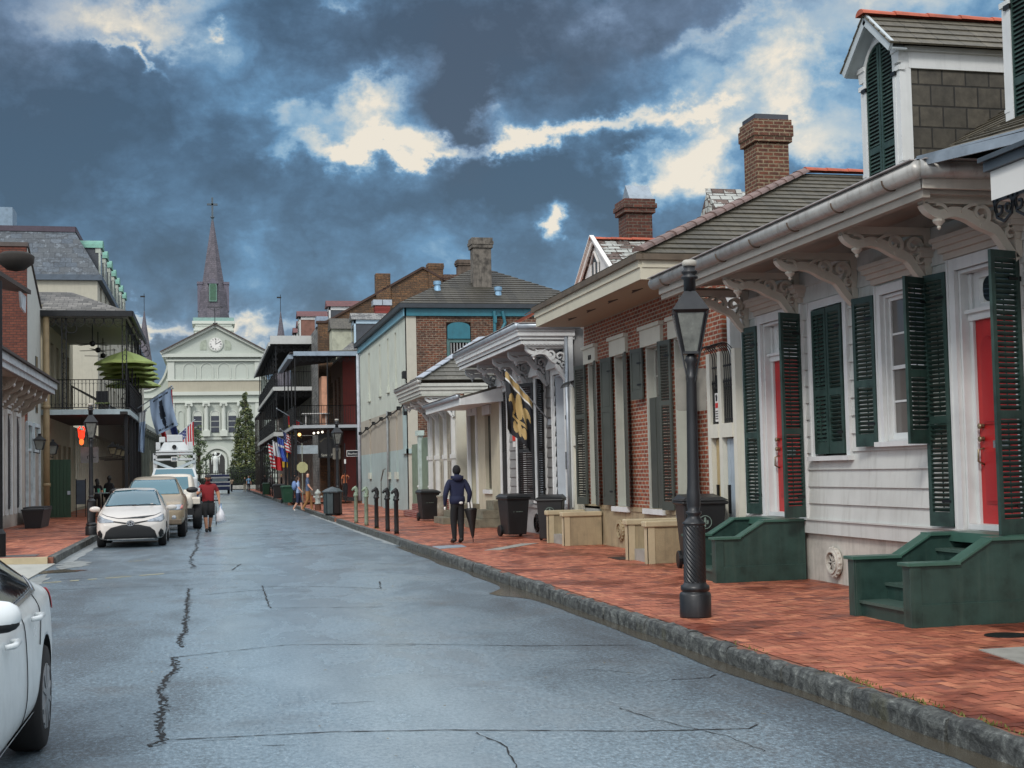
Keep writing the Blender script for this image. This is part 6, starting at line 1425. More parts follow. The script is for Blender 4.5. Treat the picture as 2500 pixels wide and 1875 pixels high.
# umbrellas on the balcony
um=P('umbrella_lime',rgb(160,176,104),.8,var=.06,bmp=.1)
def patio_umbrella(name,label,x,y,z,zt,r,mat,group):
    t=thing(name,label,'umbrella',(x,y,z),group)
    mb=MB();mb.tube([(x,y,z),(x,y,zt)],.025,6);mb.build('pole',g['iron'],t)
    mb=MB();n=8;vs=[(x,y,zt)]
    for ring,(rr_,dz) in enumerate(((.5,.2),(1,.46))):
        for j in range(16):
            a=2*PI*j/16;k=1 if j%2==0 else .955;vs.append((x+r*rr_*k*math.cos(a),y+r*rr_*k*math.sin(a),zt-dz*r/1.1+(.02 if j%2 else -.02)))
    for j in range(16):
        a=2*PI*j/16;k=1 if j%2==0 else .955;vs.append((x+r*k*math.cos(a),y+r*k*math.sin(a),zt-.46*r/1.1-.1+(.03 if j%2 else 0)))
    fs=[(0,1+j,1+(j+1)%16) for j in range(16)]+[(1+16*q+j,1+16*(q+1)+j,1+16*(q+1)+(j+1)%16,1+16*q+(j+1)%16) for q in (0,1) for j in range(16)]
    mb.grid(vs,fs);mb.build('canopy',mat,t)
    mb=MB();mb.lathe([(.06,0),(.01,.1)],(x,y,zt),8);mb.build('finial',mat,t)
    return t
for i,(x,y,zt) in enumerate([(-3.55,61.2,7.45),(-3.6,63.3,7.38),(-3.65,65.4,7.3),(-3.65,67.4,7.25),(-3.65,69.3,7.0)]):
    patio_umbrella('patio_umbrella',('nearest and topmost','second','third','fourth','farthest and lowest')[i]+' lime green umbrella in the row on the left balcony',x,y,4.65,zt,1.34,um,'lime umbrellas on the balcony')
CH=thing('balcony_chair','dark chair with pale green seat at the balcony railing','chair',(-4.5,60.6,4.62))
mb=MB();mb.box(-4.8,60.4,5.05,-4.2,60.9,5.1);mb.build('seat',P('seat_lime',rgb(160,176,110),.7),CH);mb=MB();mb.box(-4.75,60.4,5.1,-4.25,60.44,5.6);mb.build('backrest',g['iron'],CH)
for dx in (-.28,.28):
    for dy in (.42,.86): mb=MB();mb.tube([(-4.5+dx,60+dy,4.62),(-4.5+dx,60+dy,5.05)],.02,5);mb.build('leg',g['silver'],CH)
# neon lobster shaped lamp and menu board
NE=thing('neon_sign','glowing red and orange neon sign hanging under the left gallery','neon sign',(-5.4,61,3.2))
mb=MB();mb.sm=True;mb.ball((-5.42,61,3.72),.14,10,(1,.6,1.5));mb.tube([(-5.53,61,3.8),(-5.55,61,4.0),(-5.47,61,4.08)],.03,6);mb.tube([(-5.31,61,3.8),(-5.29,61,4.0),(-5.37,61,4.08)],.03,6);mb.build('glowing_tube',emit('neon_red',rgb(255,52,30),2.2),NE)
mb=MB();mb.sm=True;mb.ball((-5.42,61,3.42),.1,10,(1,.6,1.5));mb.build('glowing_tail',emit('neon_orange',rgb(255,110,50),1.8),NE);mb=MB();mb.tube([(-5.42,61,4.05),(-5.42,61,4.5)],.01,4);mb.build('cable',g['iron'],NE)
MN=thing('hanging_menu','gray panel sign with a few dark letters under the left gallery','sign',(-5.1,61.5,2.5));mb=MB();mb.box(-5.5,61.5,2.5,-4.75,61.54,3.2);mb.build('sign_board',P('board_gray',rgb(150,150,148),.6),MN);mb=MB();mb.tube([(-5.4,61.52,3.2),(-5.4,61.52,4.5)],.01,4);mb.tube([(-4.85,61.52,3.2),(-4.85,61.52,4.5)],.01,4);mb.build('chain',g['iron'],MN)
text('lettering','n L',.3,g['iron'],MN,frame((-5.05,61.49,2.7),(1,0,.15),(-.15,0,1)))
MB2=thing('menu_board','dark framed menu board standing on the left pavement','menu board',(-5.4,60.6,.15));mb=MB();mb.box(-5.6,60.6,.7,-5.25,60.64,1.75);q=mb.build('board',P('menu_bluegray',rgb(62,72,84),.4),MB2);mb=MB();mb.box(-5.64,60.61,.15,-5.6,60.65,1.8);mb.box(-5.25,60.61,.15,-5.21,60.65,1.8);mb.build('leg_frame',g['iron'],MB2)
# ---- hotel with arcade and mansard
L4=thing('mansard_hotel','large pale hotel with gray slate mansard roof, green copper dormers and a street arcade','hotel',(XL,100,.15))
hw=P('hotel_wall',rgb(176,172,156),.8,var=.05,streak=.2)
mb=MB();mb.box(-26,88,.1,XL,88.3,14.4);wall(mb,XL,-1,88.3,150,4.5,14.4,[(90+i*4.2,91.6+i*4.2,z,z+2.3) for i in range(14) for z in (6,9.2,12)],.3);mb.build('wall',hw,L4)
mb=MB()
for i in range(14):
    for z in (6,9.2,12): rb(mb,90+i*4.2,91.6+i*4.2,z,z+2.3,-.28,-.2)
mb.build('window',g['glassd'],L4)
mb=MB();mb.box(-26,87.7,14.4,XL+.3,88,14.75);mb.box(XL,88,14.4,XL+.3,150,14.75);mb.build('cornice',P('cornice_darkblue',rgb(76,88,100),.6),L4)
sh_=slate('slate_hotel',rgb(76,86,96),rgb(126,134,140),.7,.42,patch=rgb(50,54,58),amt=.7)
mb=MB();mb.face([(-26,87.8,14.75),(XL+.2,87.8,14.75),(-8.35,90,17.9),(-26,90,17.9)]);mb.face([(XL+.2,87.8,14.75),(XL+.2,150,14.75),(-8.35,148,17.9),(-8.35,90,17.9)]);mb.face([(-26,90,17.9),(-8.35,90,17.9),(-8.35,148,17.9),(-26,148,18)]);mb.build('mansard_roof',sh_,L4,fixn=False)
mb=MB();mb.box(-26,89.9,17.85,-8.3,90.1,18.2);mb.box(-8.4,90,17.85,-8.25,148,18.2);mb.build('roof_curb',P('curb_plum',rgb(72,62,72),.7),L4)
mb=MB();mb.box(-14,91,18.1,-12.3,93,19.6);mb.build('roof_plant',P('plant_bluegray',rgb(120,140,156),.6),L4)
cop=P('copper_green',rgb(104,152,136),.6,var=.12,streak=.2)
for i in range(7):
    y=90.5+i*4.2
    mb=MB();mb.box(-8.6,y,14.75,XL-.05,y+1.5,16.9);c=mb.build('dormer',sd_,L4);mb=MB();mb.box(XL-.1,y-.02,14.75,XL+.02,y+.2,16.9);mb.box(XL-.1,y+1.3,14.75,XL+.02,y+1.52,16.9);mb.box(XL-.3,y-.04,16.6,XL+.03,y+1.54,16.92);mb.build('dormer_trim',P('trim_graygreen',rgb(178,184,172),.6),c)
    mb=MB();mb.prism([(y-.12,16.92),(y+1.62,16.92)]+[(y+.75+.87*math.cos(t),16.92+.6*math.sin(t)) for t in [PI*k/8 for k in range(1,8)]],(-9,0,0),(0,1,0),(0,0,1),(9+XL+.15,0,0));mb.build('dormer_roof',cop,c)
    mb=MB();mb.box(XL-.09,y+.22,15,XL+.005,y+1.28,16.55);mb.build('dormer_window',g['glassd'],c)
ad=P('arcade_shade',rgb(84,88,78),.8,var=.15,streak=.2)  # column colour set dark, shade of the arcade put into the paint
mb=MB();mb.hexa([(-3.2,71,4.5),(-3.2,150,5.2),(XL,150,7.2),(XL,71,6.5),(-3.2,71,4.6),(-3.2,150,5.3),(XL,150,7.3),(XL,71,6.6)]);mb.build('arcade_roof',P('arcade_roof',rgb(92,92,88),.7,var=.3,scale=1),L4)
mb=MB();mb.beam((-3.15,71,4.45),(-3.15,150,5.15),.12,.22);mb.build('arcade_fascia',P('fascia_palegreen',rgb(170,176,166),.6,var=.15),L4)
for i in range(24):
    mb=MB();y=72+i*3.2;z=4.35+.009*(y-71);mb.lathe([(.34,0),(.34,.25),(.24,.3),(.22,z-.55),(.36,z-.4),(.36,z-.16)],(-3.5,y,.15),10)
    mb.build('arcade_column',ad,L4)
mb=MB();mb.box(XL-.3,72,.1,XL,150,4.5);
mb.build('arcade_wall',P('arcade_wall_sage',rgb(160,158,138),.8,var=.1,streak=.2),L4)
mb=MB()
for i in range(32):
    y=72.5+i*1.2;rb(mb,y,y+.95,.3,3.4,.01,.06);mb.prism([(y,3.4),(y+.95,3.4),(y+.475,4.3)],(XL+.01,0,0),(0,1,0),(0,0,1),(.05,0,0))
mb.build('pilaster_shutter',P('shutter_sage_pale',rgb(222,218,196),.7,var=.08),L4)
for i,y in enumerate((80,84.5,88.5,92)):
    lantern('hanging_lantern',('nearest and largest','second nearest','third nearest','farthest and smallest')[i]+' of the four lanterns in a row before the pale pointed panels','lantern',(-5.4-.0*i,y,3.2),.7,.5,'row of lanterns by the pointed panels',bracket=(XL,y,3.0),glow=P('lantern_glass_dim',rgb(104,100,84),.2,var=.3,bmp=0))
# ---- gallery fragment and lamp post at the left edge of the picture
L5=thing('corner_gallery','dark iron gallery post and small roof cut off by the left edge of the picture','gallery',(-4.3,30,.15))
mb=MB();mb.sm=False;mb.lathe([(.14,0),(.14,.5),(.08,.6),(.075,5.9)],(-4.36,30.1,.15),12);mb.build('post',g['iron'],L5)
mb=MB();mb.hexa([(-7,29,6.7),(-4.3,29,6.1),(-4.05,33,6.15),(-7,33,6.7),(-7,29,6.8),(-4.3,29,6.2),(-4.05,33,6.25),(-7,33,6.8)]);mb.build('roof',MATS['roof_dark_left'],L5)
mb=MB();mb.box(-7,28.95,5.9,-4.2,29,6.12);mb.build('fascia',MATS['cornice_bluewhite'],L5);mb=MB();mb.prism([(32,6.1),(33,6.1),(32.9,5.7),(32.2,5.75)],(-4.2,0,0),(0,1,0),(0,0,1),(.04,0,0));mb.build('fascia',MATS['cornice_bluewhite'],L5)
mb=MB();mb.sm=True;rr=random.Random(3)
mb.lathe([(.02,-.3),(.2,-.26),(.4,-.1),(.42,.06),(.3,.14),(.05,.16)],(-4.35,32.7,6.95),16)
B_=mb.build('hanging_basket',P('basket_dark',rgb(44,40,36),.9,bmp=.6));tag(B_,'dark round hanging basket at the top left edge before the brick wall','hanging basket')
# ================================================================= CATHEDRAL
C1=thing('cathedral','pale green white cathedral rear front with clock pediment and central slate steeple','cathedral',(1.1,212,0))
cw=P('cathedral_stucco',rgb(178,184,174),.8,var=.05,scale=.15,streak=.15,bmp=.1,dirt=rgb(140,150,140));cl=P('cathedral_moulding',rgb(190,194,184),.75,var=.05,scale=.2)
cb_=P('cathedral_beige_band',rgb(166,160,142),.8,var=.08,scale=.2,streak=.3)
YC=210
mb=MB();mb.box(-5.9,YC,-.5,7.95,YC+30,20.4);mb.build('wall',cw,C1)
mb=MB();mb.prism([(-6.9,20.7),(9.0,20.7),(1.15,24.8)],(0,YC-.5,0),(1,0,0),(0,0,1),(0,30,0));mb.build('roof_gable',cw,C1)
mb=MB()
for a,b in (((-7.0,YC-.6,20.75),(1.15,YC-.6,25.0)),((9.1,YC-.6,20.75),(1.15,YC-.6,25.0))):
    mb.beam(a,b,.42,.9,(0,1,0))
mb.box(-6.8,YC-.9,20.2,9.0,YC-.1,20.72);mb.box(-6.2,YC-.5,19.6,8.3,YC-.002,19.85);mb.build('pediment_cornice',cl,C1)
mb=MB()
for a,b in (((-7.05,YC-.9,21.0),(1.15,YC-.9,25.28)),((9.15,YC-.9,21.0),(1.15,YC-.9,25.28))): mb.beam(a,b,.13,1.2,(0,1,0))
mb.build('pediment_flashing',P('flashing_brown',rgb(84,70,64),.7),C1)
mb=MB();mb.box(-5.95,YC-.12,14.9,8.0,YC-.001,16.6);mb.build('band',cb_,C1)
mb=MB();mb.box(-6.4,YC-.5,14.35,8.4,YC-.13,14.9);mb.box(-6.2,YC-.3,16.6,8.2,YC-.002,16.85);mb.box(-6.3,YC-.35,13.2,8.3,YC-.003,13.5);mb.box(-6.1,YC-.4,7.5,8.1,YC-.002,7.85);mb.box(-6.1,YC-.2,8.0,8.1,YC-.003,8.4)
for x0,x1 in ((-6.0,-5.0),(7.1,8.05)):
    mb.box(x0,YC-.2,8.4,x1,YC-.001,13.2);mb.box(x0,YC-.25,16.85,x1,YC-.001,19.6);mb.box(x0,YC-.25,-.4,x1,YC-.001,7.5)
mb.build('moulding',cl,C1)
def archpoly(cx,w,z0,zs,n=10): return [(cx-w,z0),(cx+w,z0)]+[(cx+w*math.cos(PI*k/n),zs+w*math.sin(PI*k/n)) for k in range(n+1)]
mb=MB()
for cx in (-2.76,-.15,2.45,5.05):
    mb.ribbon([(cx-.95,16.9),(cx-.95,18.4)]+[(cx-.95*math.cos(t),18.4+.95*math.sin(t)) for t in [PI*k/10 for k in range(11)]]+[(cx+.95,16.9)],.14,(0,YC-.12,0),(1,0,0),(0,0,1),(0,.118,0))
mb.ribbon([(-4.5,8.4),(-4.5,11.6)]+[(-4.1-.4*math.cos(t),11.6+.4*math.sin(t)) for t in [PI*k/8 for k in range(9)]]+[(-3.7,8.4)],.1,(0,YC-.12,0),(1,0,0),(0,0,1),(0,.117,0))
mb.build('blind_arch',cl,C1)
for cx in (-2.9,-.3,2.3,4.9):
    mb=MB();mb.sm=False;mb.box(cx-.55,YC-1.1,8.0,cx+.55,YC-.02,8.9);mb.lathe([(.42,8.9),(.36,9.1),(.31,12.6),(.35,12.7)],(cx,YC-.55,0),12);mb.box(cx-.55,YC-1.1,12.98,cx+.55,YC-.02,13.2)
    for s_ in (-1,1): mb.lathe([(.2,-.3),(.2,.3)],(cx+s_*.42,YC-.85,12.8),8,ax='y')
    mb.box(cx-.5,YC-.9,12.7,cx+.5,YC-.3,12.97);mb.build('column',cl,C1)
for cx in (-1.6,1.02,3.63):
    mb=MB();mb.prism(archpoly(cx,.62,8.6,11.3),(0,YC-.1,0),(1,0,0),(0,0,1),(0,.09,0));w=mb.build('window',P('window_dusk',rgb(58,62,72),.3,bmp=0),C1)
    mb=MB();mb.ribbon([(cx-.72,8.4),(cx-.72,11.3)]+[(cx-.72*math.cos(t),11.3+.72*math.sin(t)) for t in [PI*k/10 for k in range(11)]]+[(cx+.72,8.4)],.2,(0,YC-.2,0),(1,0,0),(0,0,1),(0,.19,0))
    mb.prism([(cx-.62,11.15),(cx+.62,11.15)]+[(cx+.6*math.cos(PI*k/8),11.3+.6*math.sin(PI*k/8)) for k in range(9)],(0,YC-.14,0),(1,0,0),(0,0,1),(0,.03,0))
    for z in (9.4,10.3): mb.box(cx-.6,YC-.14,z,cx+.6,YC-.11,z+.08)
    mb.build('window_frame',cl,w)
mb=MB();mb.ribbon([(-.8,-.4),(-.8,4.3)]+[(1.25-2.05*math.cos(t),4.3+2.05*math.sin(t)) for t in [PI*k/14 for k in range(15)]]+[(3.3,-.4)],.5,(0,YC-.4,0),(1,0,0),(0,0,1),(0,.39,0))
mb.ribbon([(-.1,-.4),(-.1,4.3)]+[(1.25-1.35*math.cos(t),4.3+1.35*math.sin(t)) for t in [PI*k/14 for k in range(15)]]+[(2.6,-.4)],.35,(0,YC-.25,0),(1,0,0),(0,0,1),(0,.24,0));mb.build('portal_arch',cl,C1)
mb=MB();mb.prism(archpoly(1.25,1.2,-.4,4.3),(0,YC-.08,0),(1,0,0),(0,0,1),(0,.07,0));mb.build('portal_door',P('portal_dark',rgb(52,52,50),.7),C1)
mb=MB();mb.lathe([(1.12,0),(1.12,.12),(1.0,.14)],(1.22,YC-.72,22.2),28,ax='y');mb2=MB();ck=mb.build('clock',cl,C1)
mb=MB();mb.lathe([(.95,-.02),(.95,0)],(1.22,YC-.74,22.2),28,ax='y');mb.build('clock_face',g['white'],ck)
mb=MB()
for i,s_ in enumerate(['XII','I','II','III','IV','V','VI','VII','VIII','IX','X','XI']):
    a=PI/2-i*PI/6;u=(math.cos(a),math.sin(a))
    for k,q in enumerate(range(max(1,min(3,len(s_))))):
        off=(q-(min(3,len(s_))-1)/2)*.09;px,pz=1.22+u[0]*.78-u[1]*off,22.2+u[1]*.78+u[0]*off
        mb.beam((px-u[0]*.11,YC-.78,pz-u[1]*.11),(px+u[0]*.11,YC-.78,pz+u[1]*.11),.03,.045,(0,1,0))
mb.beam((1.22,YC-.8,22.15),(1.26,YC-.8,22.8),.03,.1,(0,1,0));mb.beam((1.22,YC-.8,22.2),(1.9,YC-.8,22.58),.03,.07,(0,1,0));mb.beam((1.26,YC-.8,22.4),(1.26,YC-.8,22.95),.03,.05,(0,1,0));mb.build('clock_hands',g['iron'],ck)
for s_ in (-1,1):
    mb=MB();mb.prism([(1.22+s_*1.35,21.3),(1.22+s_*2.35,21.3),(1.22+s_*2.35,22.1),(1.22+s_*2.1,22.7),(1.22+s_*1.4,22.9)],(0,YC-.56,0),(1,0,0),(0,0,1),(0,.05,0));mb.build('louvre_panel',P('louvre_greige',rgb(158,166,150),.7),C1)
for s_,x0 in ((-1,-5.9),(1,7.95)):   # side volutes
    mb=MB();pts=[(0,0),(0,6.0)]+[(3.4*(1-math.cos(t)),6.0-6.0*math.sin(t)*.92) for t in [PI/2*k/10 for k in range(1,11)]]+[(8,0.3),(8,0)]
    mb.prism([(x0+s_*a,14.6+b) for a,b in pts],(0,YC+2,0),(1,0,0),(0,0,1),(0,1,0));mb.box(x0+s_*8 if s_<0 else x0,YC+2,-.5,x0 if s_<0 else x0+8,YC+25,14.6);mb.build('aisle_wing',cw,C1)
    mb=MB();mb.ball((x0-.0+s_*.1,YC+1.6,20.3),.45,10);mb.ball((x0+s_*.1,YC+1.6,20.9),.2,8);mb.build('finial',cl,C1)
    mb=MB();mb.ribbon([(x0+s_*a,14.75+b) for a,b in pts[1:-1]],.28,(0,YC+1.7,0),(1,0,0),(0,0,1),(0,.4,0));mb.box(min(x0,x0+s_*8),YC+1.6,14.1,max(x0,x0+s_*8),YC+2,14.5);mb.build('wing_moulding',cl,C1)
TX,TY=1.0,221.
mb=MB();mb.box(TX-3.0,TY-3,20,TX+3.0,TY+3,25.9);mb.box(TX-2.85,TY-3.1,25.9,TX+2.85,TY+3,26.3);mb.build('tower',cl,C1)
mb=MB();mb.box(TX-3.35,TY-3.35,26.3,TX+3.35,TY+3.35,26.75);mb.box(TX-3.15,TY-3.2,25.2,TX+3.15,TY+3.2,25.5);mb.build('tower_cornice',cl,C1)
mb=MB();mb.box(TX-3.2,TY-3.2,26.75,TX+3.2,TY+3.2,27.3)
for k in range(14): mb.box(TX-3.3,TY-3.3+k*.5,27.3,TX-3.2,TY-3.2+k*.5,27.8) if False else None
mb.build('tower_parapet',P('parapet_verdigris',rgb(126,158,150),.6,var=.1),C1)
sp=slate('slate_spire',rgb(88,84,92),rgb(104,98,106),.5,.35)
def octa(mb,cx,cy,pr):
    vs=[]
    for r_,z in pr:
        for j in range(8):
            a=PI/8+j*PI/4;vs.append((cx+r_*math.cos(a),cy+r_*math.sin(a),z))
    k=len(pr);mb.grid(vs,[(i*8+j,i*8+(j+1)%8,(i+1)*8+(j+1)%8,(i+1)*8+j) for i in range(k-1) for j in range(8)]+[tuple(range((k-1)*8,k*8))])
mb=MB();octa(mb,TX,TY,[(2.75,27.2),(2.5,29),(2.35,31.8),(1.83,33.4),(.18,43.6)]);mb.build('spire',sp,C1)
mb=MB()
for s_ in (-1,1): mb.box(TX+s_*2.1-.4,TY-1,28.6,TX+s_*2.1+.4,TY+1,33.0);mb.box(TX+s_*2.1-.48,TY-1.1,33.0,TX+s_*2.1+.48,TY+1.1,33.4)
mb.build('spire_buttress',P('spire_plum',rgb(96,92,104),.7),C1)
mb=MB();mb.prism(archpoly(TX-.05,.62,30.0,32.6),(0,TY-2.55,0),(1,0,0),(0,0,1),(0,.6,0));w=mb.build('spire_dormer',P('spire_verdigris',rgb(92,124,112),.6),C1);mb=MB();mb.prism(archpoly(TX-.05,.45,30.2,32.5),(0,TY-2.58,0),(1,0,0),(0,0,1),(0,.03,0));mb.build('spire_louvre',P('louvre_green_dark',rgb(58,92,72),.6),w)
mb=MB();mb.prism([(TX-.95,32.9),(TX+.85,32.9),(TX-.05,33.8)],(0,TY-2.6,0),(1,0,0),(0,0,1),(0,.9,0));mb.build('spire_dormer_roof',P('spire_plum'),w)
mb=MB();mb.lathe([(.2,0),(.16,.5),(.34,.7),(.34,.85),(.1,1.0)],(TX,TY,43.4),10);mb.box(TX-.15,TY-.15,44.3,TX+.15,TY+.15,47.4);mb.box(TX-.85,TY-.15,46.1,TX+.85,TY+.15,46.4);mb.build('cross',P('cross_bronze',rgb(72,84,92),.5),C1)
mb=MB();mb.tube([(1.15,YC-.5,25),(1.15,YC-.5,27.8)],.06,6);mb.box(.0,YC-.55,27.9,2.4,YC-.45,28.0);mb.beam((.1,YC-.5,27.9),(1.15,YC-.5,27.3),.05,.05);mb.beam((2.3,YC-.5,27.9),(1.15,YC-.5,27.3),.05,.05);mb.box(.85,YC-.7,25.0,1.55,YC-.2,25.5);mb.build('roof_frame',g['iron'],C1)
for (cx,zt,zb,lab) in ((-10.1,29.3,10,'left'),(12.05,29.3,10,'right')):
    mb=MB();octa(mb,cx,226,[(1.9,zb),(1.75,16),(1.5,19.5),(.06,zt)]);q=mb.build('side_spire',sp,C1)
    mb=MB();mb.tube([(cx,226,zt-.2),(cx,226,zt+2.9)],.05,6);mb.beam((cx-.6,226,zt+2.4),(cx+.15,226,zt+2.4),.06,.25);mb.build('weather_vane',g['iron'],q)
# statue
S1=thing('statue','white robed statue with raised arms on a stepped pedestal before the cathedral portal','statue',(.92,190,0))
mb=MB();mb.sm=True;mb.lathe([(.38,0),(.34,.5),(.3,1.2),(.36,1.8),(.4,2.15),(.2,2.45),(.09,2.5)],(.92,190,2.2),12);mb.ball((.92,190,4.95),.2,10,(1,1,1.25))
for s_ in (-1,1):
    mb.tube([(.92+s_*.25,190,4.5),(.92+s_*.55,189.95,4.65),(.92+s_*.75,189.9,5.0)],[.15,.12,.07],8);mb.ball((.92+s_*.78,189.9,5.08),.08,6);mb.tube([(.92+s_*.5,190,4.6),(.92+s_*.5,190,3.5)],[.1,.05],6)
mb.build('figure',P('marble_white',rgb(216,220,214),.6,var=.05,bmp=.2),S1)
mb=MB();mb.box(-.1,189,0,1.95,191,.6);mb.box(.25,189.4,.6,1.6,190.6,1.9);mb.box(.1,189.2,1.9,1.75,190.8,2.2);mb.build('pedestal',P('pedestal_gray',rgb(178,182,174),.7),S1)
F1=thing('iron_fence','black iron garden fence with spear tops at the end of the street','fence',(1,180.5,0))
mb=MB();mb.box(-10,180.4,.1,12,180.8,.6);mb.build('plinth',g['conc'],F1);mb=MB()
for k in range(74): mb.box(-10+k*.3,180.55,.6,-9.94+k*.3,180.61,2.5);mb.lathe([(.06,2.5),(.0,2.75)],(-9.97+k*.3,180.58,0),4)
mb.box(-10,180.55,2.2,12,180.6,2.3);mb.box(-10,180.55,.75,12,180.6,.85);mb.build('railing',g['iron'],F1)
# foliage
def leafmat(name,c1,c2,c3):
    m,nt,b=newmat(name);ob=N(nt,'ShaderNodeTexCoord').outputs['Object'];a=N(nt,'ShaderNodeNewGeometry')
    n=noise_(nt,ob,1.1,3,.6);rnd=a.outputs['Random Per Island'];v=math_(nt,'ADD',math_(nt,'MULTIPLY',n.outputs[0],.6),math_(nt,'MULTIPLY',rnd,.4))
    nt.links.new(ramp(nt,v,[(.28,c1),(.5,c2),(.74,c3)]),b.inputs['Base Color']);b.inputs['Roughness'].default_value=.7;return m
LF1=leafmat('conifer_leaf',rgb(34,46,28),rgb(66,80,44),rgb(124,126,66));LF2=leafmat('shrub_leaf',rgb(34,46,30),rgb(62,80,46),rgb(104,118,72))
def leaves(mb,c,R_,n,s,rnd):
    for i in range(n):
        while True:
            p=Vector((rnd.uniform(-1,1),rnd.uniform(-1,1),rnd.uniform(-1,1)))
            if p.length<1:break
        p=Vector(c)+Vector((p.x*R_[0],p.y*R_[1],p.z*R_[2]));a=Vector((rnd.gauss(0,1),rnd.gauss(0,1),rnd.gauss(0,.6))).normalized()*s*rnd.uniform(.5,1.3);b=a.orthogonal().normalized()*s*rnd.uniform(.25,.6)
        mb.face([p-a,p+b,p+a,p-b])
def conifer(label,x,y,h,r,seed,group,dens=1):
    t=thing('conifer_tree',label,'tree',(x,y,0),group);rnd=random.Random(seed)
    mb=MB();mb.sm=True;mb.tube([(x,y,0),(x+.1,y,h*.5),(x,y,h*.96)],[.28,.16,.03],8);k=26
    for i in range(k):
        z=1.6+(h-2.2)*i/k;a=i*2.4;l=r*(1-z/h)**.75;mb.tube([(x,y,z),(x+l*.9*math.cos(a),y+l*.9*math.sin(a),z+.25*l)],[.06,.015],5)
    mb.build('trunk',P('bark_brown',rgb(62,52,42),.9),t)
    mb=MB()
    nl=int(46*dens)
    for i in range(nl):
        f=(i+.5)/nl;z=1.2+(h-1.3)*f;R0=r*(1-f)**.72*(.86+.28*rnd.random())+.12
        m=max(2,int(R0*6.5))
        for j in range(m):
            a=rnd.uniform(0,2*PI);q=R0*rnd.uniform(.55,1.0);leaves(mb,(x+q*math.cos(a),y+q*math.sin(a),z+rnd.uniform(-.2,.25)),(.34*(.5+R0/r),.34*(.5+R0/r),.22+.12*R0/r),24,.17,rnd)
    mb.build('crown',LF1,t,fixn=False)
conifer('tall narrow pyramid shaped conifer right of the cathedral portal',4.85,183,13.0,2.1,1,'conifers before the cathedral',1.25)
def bushy(label,x,y,h,blobs,seed,mat,group=None,name='garden_tree',s=.16,n=60):
    t=thing(name,label,'tree',(x,y,0),group);rnd=random.Random(seed);mb=MB();mb.sm=True
    mb.tube([(x,y,0),(x+.1,y,h*.45),(x,y,h*.8)],[.22,.14,.05],7)
    for (bx,bz,br) in blobs: mb.tube([(x,y,h*.35),(x+bx,y,bz)],[.07,.02],5)
    mb.build('trunk',MATS['bark_brown'],t);mb=MB()
    for (bx,bz,br) in blobs:
        for k in range(int(7*br*br)+3):
            a=rnd.uniform(0,2*PI);e=rnd.uniform(-1,1);q=br*rnd.uniform(.5,1);leaves(mb,(x+bx+q*math.cos(a)*math.sqrt(1-e*e),y+q*math.sin(a)*math.sqrt(1-e*e),bz+q*e),(.4,.4,.3),n//2,s,rnd)
    mb.build('crown',mat,t,fixn=False)
bushy('open branched green tree left of the portal, behind the lift truck',-1.3,184,9,[(-.6,8.2,.9),(.5,6.6,.8),(-.2,7.2,.8),(-.5,5.3,1.1),(.7,4.6,1.0),(-.8,3.4,1.3),(.6,3.0,1.0),(-3.4,8.4,.8),(-3,7.4,.9),(-3.2,5.6,1.2)],5,LF2,'broadleaf garden trees')
bushy('low rounded shrub tree under the far right gallery flags',7.6,184,4.5,[(0,3.4,1.4),(1.4,3.0,1.3),(-.9,2.8,1.0)],7,LF2,'broadleaf garden trees')
def hedge(label,x0,x1,y,z0,z1,seed):
    rnd=random.Random(seed);mb=MB();mb.box(x0+.1,y+.1,0,x1-.1,y+.9,z1-.15)
    n=int((x1-x0)*260)
    for i in range(n):
        p=Vector((rnd.uniform(x0,x1),y+rnd.uniform(-.1,.2),rnd.uniform(.1,z1)));
        if rnd.random()<.3:p=Vector((rnd.uniform(x0,x1),y+rnd.uniform(0,1),z1+rnd.uniform(-.1,.1)))
        a=Vector((rnd.gauss(0,1),rnd.gauss(0,.5),rnd.gauss(0,1))).normalized()*.13;b=a.orthogonal().normalized()*.07;mb.face([p-a,p+b,p+a,p-b])
    o=mb.build('hedge',leafmat('hedge_leaf%d'%seed,rgb(20,28,20),rgb(36,48,32),rgb(62,76,46)),fixn=False);c=Vector(((x0+x1)/2,y+.5,0));o.data.transform(Matrix.Translation(-c));o.location=c;tag(o,label,'hedge')
hedge('dark clipped hedge under the tall conifer at the end of the street',2.7,7.9,181.2,0,2.9,1);hedge('low dark hedge on the left of the statue behind the iron fence',-6,-.3,181.2,0,1.5,2);hedge('low planting between the statue and the clipped hedge',1.9,2.7,181.2,0,1.3,3)
